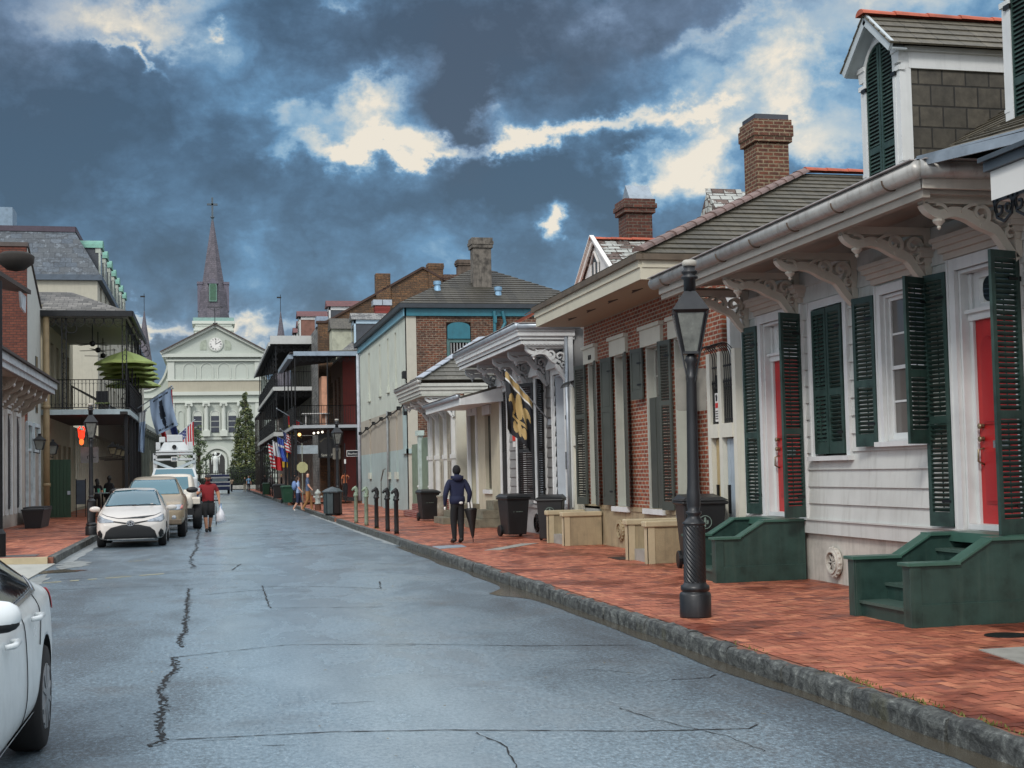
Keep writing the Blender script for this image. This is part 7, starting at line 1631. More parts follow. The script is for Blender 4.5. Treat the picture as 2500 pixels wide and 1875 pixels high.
# ================================================================= STREET FURNITURE
def lamp_post(label,x,y,zb=.15,signs=True,k=1.0,yaw=0):
    t=thing('street_lamp',label,'street lamp',(x,y,zb),'black lantern street lamps');L=lambda *a:None
    mb=MB();mb.sm=True
    mb.lathe([(.165,0),(.168,.02),(.168,.24),(.155,.265),(.13,.27),(.15,.285),(.155,.31),(.15,.335),(.125,.35),(.118,.37)],(0,0,0),32);b=mb.build('base',g['lamp'],t,local=True)
    mb=MB();mb.sm=True;mb.lathe([(.112,.36+i*.62/110) for i in range(111)],(0,0,0),96,flute=(.375,.965,.007,16,125));mb.build('twisted_shaft',g['lamp'],t,local=True)
    mb=MB();mb.sm=True;mb.lathe([(.115,.98),(.125,.985),(.125,1.0),(.1,1.02),(.075,1.05),(.065,1.08),(.085,1.1),(.085,1.12),(.062,1.13),(.072,1.18),(.076,1.25),(.072,1.32),(.066,1.38),(.062,1.6),(.059,2.0),(.055,2.52),(.06,2.54),(.06,2.57),(.045,2.6),(.05,2.7),(.07,2.74),(.05,2.78),(.03,2.82)],(0,0,0),20);mb.build('column',g['lamp'],t,local=True)
    mb=MB();r0,r1=.075,.155;z0,z1=2.82,3.25
    for sx in (-1,1):
        for sy in (-1,1):
            mb.beam((sx*r0,sy*r0,z0),(sx*r1,sy*r1,z1),.018,.018);mb.tube([(sx*(r1+.03),sy*(r1+.03),z1+.01),(sx*.03,sy*.03,2.48)],.008,5)
    mb.box(-r0-.01,-r0-.01,z0-.015,r0+.01,r0+.01,z0+.01)
    q=r1+.04;mb.hexa([(-r1,-r1,z1-.01),(r1,-r1,z1-.01),(r1,r1,z1-.01),(-r1,r1,z1-.01),(-q,-q,z1+.02),(q,-q,z1+.02),(q,q,z1+.02),(-q,q,z1+.02)])
    la=mb.build('lantern_frame',g['lamp'],t,local=True)
    mb=MB();a=.06;mb.hexa([(-q,-q,z1+.02),(q,-q,z1+.02),(q,q,z1+.02),(-q,q,z1+.02),(-a,-a,z1+.23),(a,-a,z1+.23),(a,a,z1+.23),(-a,a,z1+.23)]);mb.sm=True;mb.lathe([(.065,z1+.22),(.065,z1+.36),(.09,z1+.37),(.09,z1+.39),(.06,z1+.41),(.085,z1+.43),(.085,z1+.45),(.06,z1+.47),(.065,z1+.5)],(0,0,0),16);mb.build('lantern_roof',g['lamp'],t,local=True)
    mb=MB();mb.sm=True;mb.lathe([(.055,z1+.5),(.078,z1+.51),(.08,z1+.55),(.06,z1+.57)],(0,0,0),16);mb.build('photocell',P('photocell_gray',rgb(176,172,160),.5),t,local=True)
    m=P('lamp_glass_frosted',rgb(108,110,104),.25,var=.25,scale=9,bmp=0);r0*=.93;r1*=.95
    mb=MB();mb.hexa([(-r0,-r0,z0+.012),(r0,-r0,z0+.012),(r0,r0,z0+.012),(-r0,r0,z0+.012),(-r1,-r1,z1-.012),(r1,-r1,z1-.012),(r1,r1,z1-.012),(-r1,r1,z1-.012)]);mb.build('glass',m,t,local=True)
    if signs:
        for sx,yy in ((-1,.06),(1,.09)):
            c=.055;mb=MB();w,h=.09,.23
            pts=[(w*.0,0)];poly=[]
            for (px,pz,a0) in ((w-.03,h-.03,0),(-w+.03,h-.03,PI/2),(-w+.03,-h+.03,PI),(w-.03,-h+.03,PI*1.5)):
                for k2 in range(4): aa=a0+PI/2*k2/3;poly.append((px+.03*math.cos(aa),pz+.03*math.sin(aa)))
            mb.prism([(sx*.075+px,2.43+pz) for px,pz in poly],(0,yy,0),(1,0,0),(0,0,1),(0,.004,0));mb.build('sign_back',P('sign_back_aluminium',rgb(122,118,108),.45,metal=.2,var=.25),t,local=True)
    t.rotation_euler=(0,0,yaw)
    return t
lp=lamp_post('tall black lantern street lamp with twisted base nearest the camera, before the green stoop',5.03,13.47)
lp.rotation_euler=(0,R(.6),R(-18))
lamp_post('black lantern street lamp beside the litter bin at the far right corner',5.02,53.6,yaw=.2)
l3_=lamp_post('black lantern street lamp on the left pavement beside the white hatchback',-3.33,40.4,yaw=.1,signs=False)
def bollard(label,x,y,mat,h=1.19):
    t=thing('horse_head_post',label,'bollard',(x,y,.15),'horse head hitching posts')
    mb=MB();mb.sm=True;mb.lathe([(.065,0),(.062,.1),(.058,.86),(.085,.88),(.085,.92),(.06,.94),(.07,.97),(.055,1.0)],(0,0,0),14);mb.build('post',mat,t,local=True)
    mb=MB();mb.sm=True
    pts=[(.02,0,.95),(.03,0,1.03),(.0,0,1.11),(-.03,0,1.15),(-.08,0,1.12),(-.13,0,1.06)];mb.tube(pts,[.055,.06,.06,.058,.042,.03],10)
    for s in (-1,1): mb.tube([(-.0,s*.025,1.17),(.005,s*.03,1.22)],[.016,.003],5)
    mb.tube([(.04,0,.96),(.06,0,1.06),(.03,0,1.16),(-.02,0,1.19)],[.02,.03,.025,.012],6)
    mb.build('horse_head',mat,t,local=True);t.rotation_euler=(0,0,R(12));return t
bk2=P('bollard_black',rgb(30,31,32),.5,metal=.2,var=.3,streak=.5,dirt=rgb(90,92,90));gn=P('bollard_sage',rgb(126,142,122),.6,var=.2,streak=.4,dirt=rgb(84,84,70))
for (x,y,m,lab) in ((4.82,35.1,bk2,'black horse head post nearest the camera'),(4.78,36.6,bk2,'black horse head post, second nearest'),(4.76,38.9,bk2,'black horse head post with weeds at its foot, beside the sage green ones'),(4.74,41.3,gn,'sage green horse head post next to the black ones'),(4.68,43.7,gn,'farthest sage green horse head post')): bollard(lab,x,y,m)
def wheelie(label,x,y,rot,mat,emblem=None,group='wheeled bins',s=1,wide=1):
    t=thing('wheeled_bin',label,'wheeled bin',(x,y,.15),group)
    w,d,h=.29*wide,.34,1.0*s
    mb=MB();mb.hexa([(-w*.8,-d*.78,.06),(w*.8,-d*.78,.06),(w*.8,d*.7,.06),(-w*.8,d*.7,.06),(-w,-d,h*.93),(w,-d,h*.93),(w,d,h*.93),(-w,d,h*.93)]);mb.box(-w-.03,-d-.04,h*.9,w+.03,d+.03,h*.95);mb.build('body',mat,t,local=True,bev=.02)
    mb=MB();mb.hexa([(-w-.04,-d-.06,h*.955),(w+.04,-d-.06,h*.955),(w+.04,d+.06,h*.955),(-w-.04,d+.06,h*.955),(-w*.85,-d*.9,h*1.0),(w*.85,-d*.9,h*1.0),(w*.85,d*.95,h*1.04),(-w*.85,d*.95,h*1.04)]);mb.tube([(-w,d+.08,h*.93),(w,d+.08,h*.93)],.018,6);mb.build('lid',mat,t,local=True,bev=.012)
    for sx in (-1,1): mb=MB();mb.sm=False;mb.lathe([(.13,-.03),(.14,-.02),(.14,.02),(.13,.03)],(sx*(w*.8+.03),d*.72,.14),18,ax='x');mb.build('wheel',g['iron'],t,local=True)
    if emblem=='fleur':
        mb=MB();cz=.66*s
        mb.ribbon([(.1*math.cos(a),cz+.1*math.sin(a)) for a in [2*PI*k/20 for k in range(21)]],.012,(0,-d*.93-.012,0),(1,0,0),(0,0,1),(0,-.004,0))
        for (a,b,r_,c_) in ((0,.02,.02,.06),(-.04,.0,.014,.035),(.04,0,.014,.035),(0,-.05,.012,.03)): mb.prism([(a+r_*math.cos(q),cz+b+c_*math.sin(q)) for q in [2*PI*k/10 for k in range(10)]],(0,-d*.93-.012,0),(1,0,0),(0,0,1),(0,-.004,0))
        mb.box(-.05,-d*.93-.016,cz-.03,.05,-d*.93-.012,cz-.018);mb.build('emblem',P('emblem_graygreen',rgb(110,128,118),.6,bmp=0),t,local=True)
    if emblem=='word':
        mb=MB()
        for k,wd in enumerate((.03,.0,.04,.03,.035,.03,.03)): 
            if wd: mb.box(-.12+k*.035,-d*.92,.6,-.12+k*.035+wd*.8,-d*.9,.635)
        mb.build('lettering',P('emblem_graygreen',rgb(110,128,118)),t,local=True)
    t.rotation_euler=(0,0,rot);return t
wheelie('black wheeled bin standing alone before the gray cottage',7.2,31.6,R(8),g['binb'],'word')
wheelie('black wheeled bin tucked behind the longer tan stoop',7.5,29.1,R(-20),g['binb'],'fleur')
wheelie('black wheeled bin with round emblem behind the green stoop and street lamp',7.5,19.75,R(-8),g['binb'],'fleur',wide=1.15,s=1.12)
wheelie('black wheeled bin at the brick steps left of the man in navy',7.05,43.6,R(4),g['binb'],'word',wide=1.1)
wheelie('dark green wheeled bin beside the gallery post at the far kerb',4.35,77.3,R(10),P('bin_green',rgb(28,66,44),.45,var=.1),'word',group='kerb bins in the distance')
wheelie('small green bin farthest along the right kerb',4.6,112,0,MATS['bin_green'],group='kerb bins in the distance')
wheelie('black bin heaped beside the far right kerb behind the green bin',4.7,92,0,g['binb'],group='kerb bins in the distance',wide=1.6)
LB=thing('litter_bin','slatted black litter bin with hipped lid beside the far right street lamp','litter bin',(4.72,52.6,.15))
for k in range(8):
    mb=MB();a=k*PI/4+PI/8;mb.prism([(-.11,.08),(.11,.08),(.12,.88),(-.12,.88)],(.34*math.cos(a),.34*math.sin(a),0),(-math.sin(a),math.cos(a),0),(0,0,1),(-.03*math.cos(a),-.03*math.sin(a),0));mb.build('panel',P('litter_panel',rgb(56,68,70),.5,var=.15) if k in (4,5) else g['binb'],LB,local=True)
mb=MB();mb.lathe([(.43,.9),(.43,.94),(.3,1.02),(.08,1.1),(.02,1.12)],(0,0,0),8);mb.build('lid',P('litter_lid',rgb(60,70,74),.4,var=.1),LB,local=True)
mb=MB();mb.lathe([(.3,0),(.32,.03),(.3,.07),(.28,.88)],(0,0,0),8);mb.build('liner',g['iron'],LB,local=True)
HY=thing('fire_hydrant','pale gray fire hydrant on a rusty base by the far right kerb','fire hydrant',(4.78,60.6,.15))
mb=MB();mb.sm=True;mb.lathe([(.15,.28),(.15,.33),(.12,.35),(.12,.72),(.15,.74),(.15,.78),(.12,.84),(.06,.9),(.03,.95)],(0,0,0),14);mb.build('barrel',P('hydrant_gray',rgb(160,166,160),.5),HY,local=True)
mb=MB();mb.lathe([(.15,0),(.13,.26),(.16,.28)],(0,0,0),12);mb.build('base',P('hydrant_rust',rgb(92,56,40),.8),HY,local=True)
mb=MB()
for a in (PI,0,-PI/2): mb.tube([(.1*math.cos(a),.1*math.sin(a),.6),(.2*math.cos(a),.2*math.sin(a),.6)],.055,8)
mb.build('outlet',MATS['hydrant_gray'],HY,local=True)
def octsign(label,x,y,z,col,r=.36,post=True,zt=3.0):
    t=thing('stop_sign',label,'traffic sign',(x,y,.15),'stop signs seen from behind')
    mb=MB();mb.tube([(x,y+.03,.15),(x,y+.03,zt)],.03,6);mb.build('post',P('post_galv',rgb(130,132,118),.5),t)
    mb=MB();mb.prism([(x+r*math.cos(PI/8+k*PI/4),z+r*math.sin(PI/8+k*PI/4)) for k in range(8)],(0,y,0),(1,0,0),(0,0,1),(0,.01,0));mb.build('sign_plate',col,t);return t
octsign('octagonal sign seen from behind beyond the left gallery','' and 0 or -3.35,81,2.35,P('sign_back_olive',rgb(128,128,110),.5,var=.2),.42,zt=3.4)
octsign('octagonal pale yellow sign back beside the red building post',5.3,78.2,2.2,P('sign_back_cream',rgb(168,164,118),.5,var=.1),.34,zt=3.6)
BS=thing('bar_sign','pale blank rectangular sign hanging above the octagonal sign','sign',(5.6,79.3,3.2));mb=MB();mb.box(4.95,79.3,3.0,6.3,79.36,3.5);mb.build('sign_board',P('board_bluegray',rgb(150,160,164),.5),BS);mb=MB();mb.tube([(5.0,79.33,3.5),(5.0,79.33,4.4)],.015,4);mb.tube([(6.25,79.33,3.5),(6.25,79.33,4.4)],.015,4);mb.build('chain',g['iron'],BS)
YS=thing('banner','small yellow banner hanging from the far gallery','banner',(4.9,92,2.4));mb=MB();mb.sm=True
mb.grid([(4.55+i*.14,92+.04*math.sin(i*1.3+j*.3),2.3+j*.18) for j in range(7) for i in range(6)],[(j*6+i,j*6+i+1,(j+1)*6+i+1,(j+1)*6+i) for j in range(6) for i in range(5)]);mb.build('cloth',P('banner_yellow',rgb(188,154,44),.6,var=.3,scale=4),YS,fixn=False);mb=MB();mb.tube([(4.5,92,3.4),(5.3,92,3.4)],.02,5);mb.build('rod',g['iron'],YS)
bulb=emit('bulb_warm',rgb(255,190,120),3.0)
for i,(x,z) in enumerate(((5.25,4.15),(6.1,4.22),(6.35,4.25),(6.6,4.28))):
    mb=MB();mb.sm=True;mb.ball((0,0,0),.07 if i else .1,8);o=mb.build('light_bulb',bulb if i==0 else emit('bulb_white',rgb(255,244,225),2.0),local=True);o.location=(x,79.6,z);tag(o,('orange glowing bulb by the corner post under the red building gallery','left one of the three small white bulbs under the red building gallery','middle one of the three small white bulbs under the red building gallery','right one of the three small white bulbs under the red building gallery')[i],'light bulb','bulbs under the gallery')
# bar tables with figures handled in people part
TB=thing('bar_table','round high table with cups on the left pavement behind the hatchback','table',(-4.5,60.2,.15))
mb=MB();mb.lathe([(.45,0),(.45,.04)],(-4.5,60.2,1.15),18);mb.build('tabletop',P('table_gray',rgb(120,132,132),.4),TB);mb=MB();mb.tube([(-4.5,60.2,.15),(-4.5,60.2,1.15)],.04,6);mb.lathe([(.3,0),(.3,.03)],(-4.5,60.2,.15),14);mb.build('pedestal',g['iron'],TB)
for i,(dx,c) in enumerate(((-.15,rgb(80,170,140)),(.1,rgb(150,210,190)))):
    mb=MB();mb.lathe([(.035,0),(.05,.16)],(0,0,0),10);o=mb.build('cup',P('cup_%d'%i,c,.3));o.location=(-4.5+dx,60.1,1.2);tag(o,('teal cup on the round table left of the pale one','pale green cup on the round table right of the teal one')[i],'cup')
# ---- flags
red_=P('flag_red',rgb(176,34,40),.7,bmp=0,var=.05);whi=P('flag_white2',rgb(206,208,208),.7,bmp=0,var=.03);blu=P('flag_blue',rgb(40,54,110),.7,bmp=0,var=.05);pbl=P('flag_paleblue',rgb(156,176,200),.7,bmp=0,var=.05);drk_=P('flag_charcoal',rgb(38,46,58),.7,bmp=0);blb=P('flag_midblue',rgb(58,86,168),.7,bmp=0);yel=P('flag_yellow',rgb(196,172,80),.7,bmp=0)
FM=[red_,whi,blu,pbl,drk_,blb,yel]
def us(u,v):
    if u<.42 and v<.54: return 1 if (int(u*28)+int(v*22))%4==0 and int(v*22)%2==0 else 2
    return 0 if int(v*13)%2==0 else 1
def usv(u,v): return us(v,1-u)
def bigflag(u,v):
    x,y=u-.5,v-.5
    if (abs(x-.02)<(.06+.05*abs(y+.32)/.3) and -.3<y<.18) or ell(x,y,.03,.26,.085,.13): return 4
    if (abs(v-.1)<.02 or abs(v-.93)<.018) and .15<u<.85 and int(u*46)%3: return 4
    return 3
def tri(u,v): return 2 if v>.5 and u<.4 else (1 if abs(u-.5)<.2 else 0)
def flag(label,p0,p1,a,b,drop,cols,seed,group,gather=.12,sway=(0,0,0),nu=34,nv=40):
    t=thing('flag',label,'flag',tuple(p0),group);p0=Vector(p0);p1=Vector(p1)
    mb=MB();mb.tube([p0,p1],.025,6);mb.ball(p1,.05,6);mb.build('flagpole',g['silver'],t)
    mb=cloth_flag(t,p1.lerp(p0,a),p1.lerp(p0,b),drop,cols,gather=gather,nu=nu,nv=nv,seed=seed,sway=sway);mb.build('flag_cloth',FM,t,weld=True,fixn=False);return t
flag('large pale blue flag with a dark emblem off the left gallery',(-3.4,66,5.05),(-1.7,65.8,6.15),.02,.6,1.75,bigflag,1,'flags on the left gallery',gather=-.0,sway=(.32,0,-.1))
flag('red, white and blue flag mostly hidden behind the large pale blue flag',(-3.3,69,5.0),(-1.72,68.8,6.25),.02,.5,2.45,tri,2,'flags on the left gallery',gather=0,sway=(.34,0,0))
flag('striped national flag farthest along on the left gallery poles',(-3.1,80,3.0),(-.78,79.8,5.1),.02,.42,1.35,usv,3,'flags on the left gallery',gather=.1,sway=(.1,0,0))
flag('narrow folded pale blue flag hanging straight down at the gallery corner',(-3.3,66,4.85),(-2.9,65.9,5.0),.0,.9,2.0,lambda u,v:3 if v>.25 else 1,4,'flags on the left gallery',gather=.3)
def usr(u,v): return us(1-u,v)
G2='flags on the far right gallery'
flag('striped national flag, leftmost in the cluster on the far right gallery',(5.2,92,3.3),(3.95,91.6,3.9),.0,.4,1.6,usr,5,G2,sway=(.1,0,0))
flag('white, blue and red flag in the middle of the far right cluster',(5.3,90,3.5),(4.15,89.6,4.05),.0,.5,1.9,lambda u,v:(0 if v>.5 else (1 if u<.5 else 3)),6,G2,sway=(.1,0,0))
flag('mid blue flag between the white and red flag and the striped flag',(5.5,88,3.7),(4.35,87.6,4.3),.0,.4,1.6,lambda u,v:5 if not(.3<v<.4) else 1,7,G2,sway=(.25,0,0))
flag('striped national flag on the longest pole, rightmost in the far right cluster',(6.0,86,3.6),(4.45,85.6,4.7),.1,.42,1.1,us,8,G2,sway=(.15,0,-.2))
flag('red and yellow flag hanging above the right hand flag cluster',(6.0,84,4.8),(4.15,83.6,5.9),.35,.75,.8,lambda u,v:0 if v<.6 else 6,9,G2,sway=(.1,0,-.3))
# ================================================================= VEHICLES
def evalmesh(o):
    dg=bpy.context.evaluated_depsgraph_get();dg.update();return bpy.data.meshes.new_from_object(o.evaluated_get(dg))
def bodymesh(st,W,wheels,wr,mat,parent,sub=2,name='body'):
    vs=[];M_=12
    for (y,zb,belt,zt,w,rw) in st:
        h=zt-belt
        half=[(0,zb),(w*.82,zb),(w*.95,zb+.07),(w,zb+.22),(w,(zb+belt)/2+.05),(w*.985,belt-.05),(w*.955,belt),(w*.955+(rw-w*.955)*.5,belt+h*.5),(rw,zt-.05 if h>.12 else zt-.02),(rw*.86,zt-.008),(rw*.45,zt+.004),(0,zt+.008)]
        vs.append([(x,y,z) for x,z in half]+[(-x,y,z) for x,z in half[-2:0:-1]])
    n=len(vs[0]);mb=MB();mb.sm=True;flat=[p for r_ in vs for p in r_]
    mb.grid(flat,[(i*n+j,i*n+(j+1)%n,(i+1)*n+(j+1)%n,(i+1)*n+j) for i in range(len(st)-1) for j in range(n)]+[tuple(range(n-1,-1,-1)),tuple(range((len(st)-1)*n,len(st)*n))])
    o=mb.build(name,mat,None)
    md=o.modifiers.new('s','SUBSURF');md.levels=sub;md.render_levels=sub
    me=evalmesh(o);o.modifiers.clear();o.data=me
    cut=[]
    cm=MB()
    for wy in wheels:
        for s in (-1,1): cm.lathe([(wr*1.16,-.25),(wr*1.16,.25)],(s*(W/2),wy,wr),28,ax='x')
    c=cm.build('cutter',g['dark'],None);c.data.materials.clear();c.data.materials.append(g['dark'])
    md=o.modifiers.new('b','BOOLEAN');md.object=c;md.operation='DIFFERENCE';md.solver='EXACT'
    me=evalmesh(o);o.modifiers.clear();o.data=me;bpy.data.objects.remove(c)
    for p in me.polygons:p.use_smooth=True
    if len(me.materials)<2: me.materials.append(g['dark'])
    # faces from the cutter become the dark arch lining
    for p in me.polygons:
        for wy in wheels:
            cx=p.center
            d=math.hypot(cx.y-wy,cx.z-wr)
            if abs(cx.x)>W/2-.27 and d<wr*1.17 and (abs(p.normal.x)>.9 and abs(cx.x)<W/2-.2 or abs(d-wr*1.16)<.02 and abs(p.normal.x)<.3): p.material_index=1;p.use_smooth=False
    if parent:o.parent=parent
    return o
def patcher(o):
    me=o.data;bm=bmesh.new();bm.from_mesh(me);bvh=BVHTree.FromBMesh(bm);bm.free()
    def patch(name,mat,poly,view,parent,off=.006,res=.07,sm=True):
        b=bmesh.new();vs=[]
        for p in poly:
            vs.append(b.verts.new((p[0],0,p[1]) if view=='f' or view=='b' else (0,p[0],p[1])))
        b.faces.new(vs);bmesh.ops.triangulate(b,faces=b.faces[:])
        for _ in range(6):
            e=[x for x in b.edges if x.calc_length()>res]
            if not e:break
            bmesh.ops.subdivide_edges(b,edges=e,cuts=1,use_grid_fill=False);bmesh.ops.triangulate(b,faces=b.faces[:])
        d={'f':Vector((0,1,0)),'b':Vector((0,-1,0)),'r':Vector((-1,0,0)),'l':Vector((1,0,0))}[view]
        bad=[]
        for v in b.verts:
            h=bvh.ray_cast(v.co-d*10+Vector((0,5,0))*(0),d)
            if view in 'fb': h=bvh.ray_cast(Vector((v.co.x,-6 if view=='f' else 14,v.co.z)),d)
            if h[0] is None: bad.append(v);continue
            n=h[1] if h[1].dot(d)<0 else -h[1];v.co=h[0]+n*off
        bmesh.ops.delete(b,geom=bad,context='VERTS');bmesh.ops.recalc_face_normals(b,faces=b.faces)
        m=bpy.data.meshes.new(name);b.to_mesh(m);b.free();m.materials.append(mat)
        for p in m.polygons:p.use_smooth=sm
        q=bpy.data.objects.new(name,m);COL.objects.link(q);q.parent=parent
        md=q.modifiers.new('t','SOLIDIFY');md.thickness=.004;md.offset=1
        return q
    return patch
cg=glass('car_glass_skytint',rgb(74,112,124),.06);blk=P('car_black_plastic',rgb(20,21,22),.5,var=.1,bmp=0);hl=P('headlamp',rgb(160,166,172),.12,metal=.3,var=.3,scale=8,bmp=0);amber=P('lamp_red_plastic',rgb(150,30,36),.25,bmp=0)  # car glass base colour holds a blue-green imitation of reflected sky
def wheels(t,W,ys,r,tw=.2,rim=True,sp=5):
    for wy in ys:
        for s in (-1,1):
            x=s*(W/2-tw/2-.01);mb=MB();mb.sm=True;mb.lathe([(r*.62,-tw/2),(r*.93,-tw/2),(r,-tw*.32),(r,tw*.32),(r*.93,tw/2),(r*.62,tw/2)],(x,wy,r),28,ax='x');w=mb.build('wheel',P('tyre_rubber',rgb(26,26,27),.85,bmp=.2),t,local=True)
            mb=MB();mb.lathe([(r*.62,-.01),(r*.66,.0),(r*.6,.012)],(x+s*tw*.46,wy,r),24,ax='x')
            for k in range(sp):
                for e in (-.12,.12):
                    a=2*PI*k/sp+e;a2=2*PI*k/sp+e*2.2;mb.beam((x+s*tw*.48,wy+.04*math.cos(a),r+.04*math.sin(a)),(x+s*tw*.47,wy+r*.6*math.cos(a2),r+r*.6*math.sin(a2)),.035,.03,(1,0,0))
            mb.lathe([(.06,0),(.06,.02)],(x+s*tw*.46,wy,r),12,ax='x');mb.build('rim',P('alloy_rim',rgb(150,152,154),.35,metal=.6,bmp=0),w)
            mb=MB();mb.lathe([(r*.6,0),(r*.6,.01)],(x-s*.02,wy,r),20,ax='x');mb.build('brake_disc',blk,w)
def mirrors(t,x,y,z,mat,sc=(1.1,.6,.7),r=.12):
    for s in (-1,1):
        mb=MB();mb.sm=True;mb.ball((s*x,y,z),r,12,sc);mb.tube([(s*(x-.12),y+.02,z-.05),(s*(x-.02),y,z-.04)],.03,6);mb.build('wing_mirror',mat,t,local=True)
MB.LOC=True
# white hatchback ------------------------------------------------
wp=P('car_white_paint',rgb(222,214,204),.22,var=.03,bmp=0,spec=.6)
K1=thing('parked_hatchback','white parked hatchback with wide black lower grille, nose to the camera beside the left lamp','car',(-1.96,35.3,0))
st=[(0.0,.24,.5,.56,.62,.58),(.06,.2,.58,.66,.74,.66),(.22,.18,.68,.78,.84,.72),(.55,.18,.78,.88,.87,.74),(1.0,.18,.88,.99,.88,.72),(1.12,.18,.9,1.03,.88,.7),(1.5,.18,.92,1.25,.88,.63),(1.9,.18,.93,1.44,.88,.58),(2.3,.18,.94,1.5,.88,.57),(3.0,.18,.96,1.5,.88,.56),(3.5,.2,.98,1.42,.87,.54),(3.8,.25,.98,1.2,.83,.58),(3.93,.3,.9,.98,.76,.62)]
b=bodymesh(st,1.74,[.78,3.2],.3,wp,K1);pt_=patcher(b)
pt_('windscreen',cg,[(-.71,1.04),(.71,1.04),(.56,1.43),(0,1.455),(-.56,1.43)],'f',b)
pt_('lower_grille',blk,[(-.66,.235),(.66,.235),(.6,.42),(.48,.52),(.2,.585),(-.2,.585),(-.48,.52),(-.6,.42)],'f',b)
pt_('bumper_lip',P('car_white_lip',rgb(206,204,200),.3,bmp=0),[(-.6,.205),(.6,.205),(.57,.235),(-.57,.235)],'f',b,off=.014)
for s in (-1,1):
    pt_('headlight',hl,[(s*.4,.645),(s*.76,.64),(s*.83,.7),(s*.8,.83),(s*.66,.755),(s*.44,.69)][::s],'f',b)
    pt_('fog_recess',blk,[(s*.71,.25),(s*.81,.28),(s*.8,.42),(s*.74,.47),(s*.68,.36)][::s],'f',b)
    pt_('grille_bar',blk,[(s*.12,.6),(s*.42,.655),(s*.42,.68),(s*.1,.635)][::s],'f',b)
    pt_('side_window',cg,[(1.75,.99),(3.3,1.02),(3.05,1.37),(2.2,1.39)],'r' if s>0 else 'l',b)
pt_('bonnet_gap',blk,[(-.74,.86),(-.6,.8),(-.3,.735),(.3,.735),(.6,.8),(.74,.86),(.74,.87),(.6,.812),(.3,.748),(-.3,.748),(-.6,.812),(-.74,.87)],'f',b,off=.002,res=.05)
for v in ('r','l'):
    for y_ in (1.35,2.45): pt_('door_gap',blk,[(y_,.3),(y_+.015,.3),(y_+.015,.95),(y_,.95)],v,b,off=.002,res=.05)
mb=MB()
for rx,rz in ((.085,.06),(.03,.055)): mb.ribbon([(rx*math.cos(a),.62+rz*math.sin(a)) for a in [2*PI*k/20 for k in range(21)]],.014,(0,-.02,0),(1,0,0),(0,0,1),(0,.03,0))
mb.ribbon([(.06*math.cos(a),.64+.025*math.sin(a)) for a in [2*PI*k/20 for k in range(21)]],.012,(0,-.02,0),(1,0,0),(0,0,1),(0,.03,0));mb.build('emblem',g['chrome'],b)
mb=MB();mb.prism([(.1*math.cos(a),.62+.075*math.sin(a)) for a in [2*PI*k/20 for k in range(20)]],(0,-.008,0),(1,0,0),(0,0,1),(0,.05,0));mb.build('emblem_plate',blk,b)
mb=MB();mb.tube([(-.66,1.0,1.04),(-.2,.99,1.07),(.1,1.02,1.07)],.012,5);mb.tube([(.0,1.0,1.05),(.35,.98,1.08),(.6,1.0,1.06)],.012,5);mb.build('wiper',blk,b)
wheels(K1,1.74,[.78,3.2],.3);mirrors(K1,.98,1.45,.97,wp,(1.2,.6,.62),.12)
mb=MB();mb.box(.45,1.12,1.06,.52,1.13,1.1);mb.build('sticker',g['white'],b)
# tan sport utility ----------------------------------------------
tp=P('car_tan_paint',rgb(158,142,118),.3,var=.05,metal=.35,bmp=0,spec=.6)
K2=thing('parked_suv','tan parked sport utility vehicle close behind the white hatchback','car',(-1.62,39.9,0))
st=[(0,.42,.7,.8,.7,.62),(.07,.38,.82,.92,.84,.72),(.25,.36,.94,1.05,.92,.78),(.7,.36,1.04,1.13,.94,.8),(1.15,.36,1.12,1.22,.95,.78),(1.3,.36,1.13,1.28,.95,.76),(1.7,.36,1.14,1.62,.95,.68),(2.0,.36,1.15,1.76,.95,.63),(2.6,.36,1.16,1.82,.95,.62),(4.2,.36,1.16,1.8,.95,.62),(4.65,.4,1.15,1.7,.93,.62),(4.8,.5,1.1,1.2,.88,.66)]
b=bodymesh(st,1.9,[.95,3.75],.38,tp,K2);pt_=patcher(b)
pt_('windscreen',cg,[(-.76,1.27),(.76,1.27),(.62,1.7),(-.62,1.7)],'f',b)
pt_('front_grille',blk,[(-.4,.72),(.4,.72),(.42,.9),(-.42,.9)],'f',b)
for s in (-1,1):
    pt_('headlight',hl,[(s*.5,.82),(s*.84,.82),(s*.86,.98),(s*.5,.96)][::s],'f',b)
    pt_('indicator',P('indicator_pink',rgb(190,120,110),.3,bmp=0),[(s*.78,.84),(s*.87,.85),(s*.87,.96),(s*.82,.95)][::s],'f',b,off=.012)
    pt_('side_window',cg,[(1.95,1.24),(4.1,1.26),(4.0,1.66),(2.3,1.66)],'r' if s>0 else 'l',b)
    mb=MB();mb.lathe([(.13,-.03),(.13,.02),(.09,.03)],(s*.62,.05,.6),16,ax='y');f_=mb.build('fog_lamp_ring',tp,b,local=True);mb=MB();mb.sm=True;mb.ball((s*.62,.02,.6),.075,10,(1,.5,1));mb.build('fog_lamp',hl,b)
for v in ('r','l'):
    for y_ in (1.5,2.8,3.6): pt_('door_gap',blk,[(y_,.45),(y_+.015,.45),(y_+.015,1.2),(y_,1.2)],v,b,off=.002,res=.06)
    pt_('door_handle',blk,[(2.5,1.05),(2.7,1.05),(2.7,1.09),(2.5,1.09)],v,b,off=.02,res=.06)
mb=MB();mb.box(-.84,-.02,.4,.84,.12,.56);mb.build('bumper',P('car_tan_dark',rgb(120,106,88),.5,bmp=0),b,bev=.03)
wheels(K2,1.9,[.95,3.75],.38,.24)
for s in (-1,1): mb=MB();mb.sm=True;mb.ball((s*1.12,1.75,1.38),.15,12,(1.2,.5,.62));mb.build('wing_mirror',blk,K2)
mb=MB();mb.box(.5,1.42,1.3,.58,1.44,1.34);mb.build('sticker',g['white'],b)
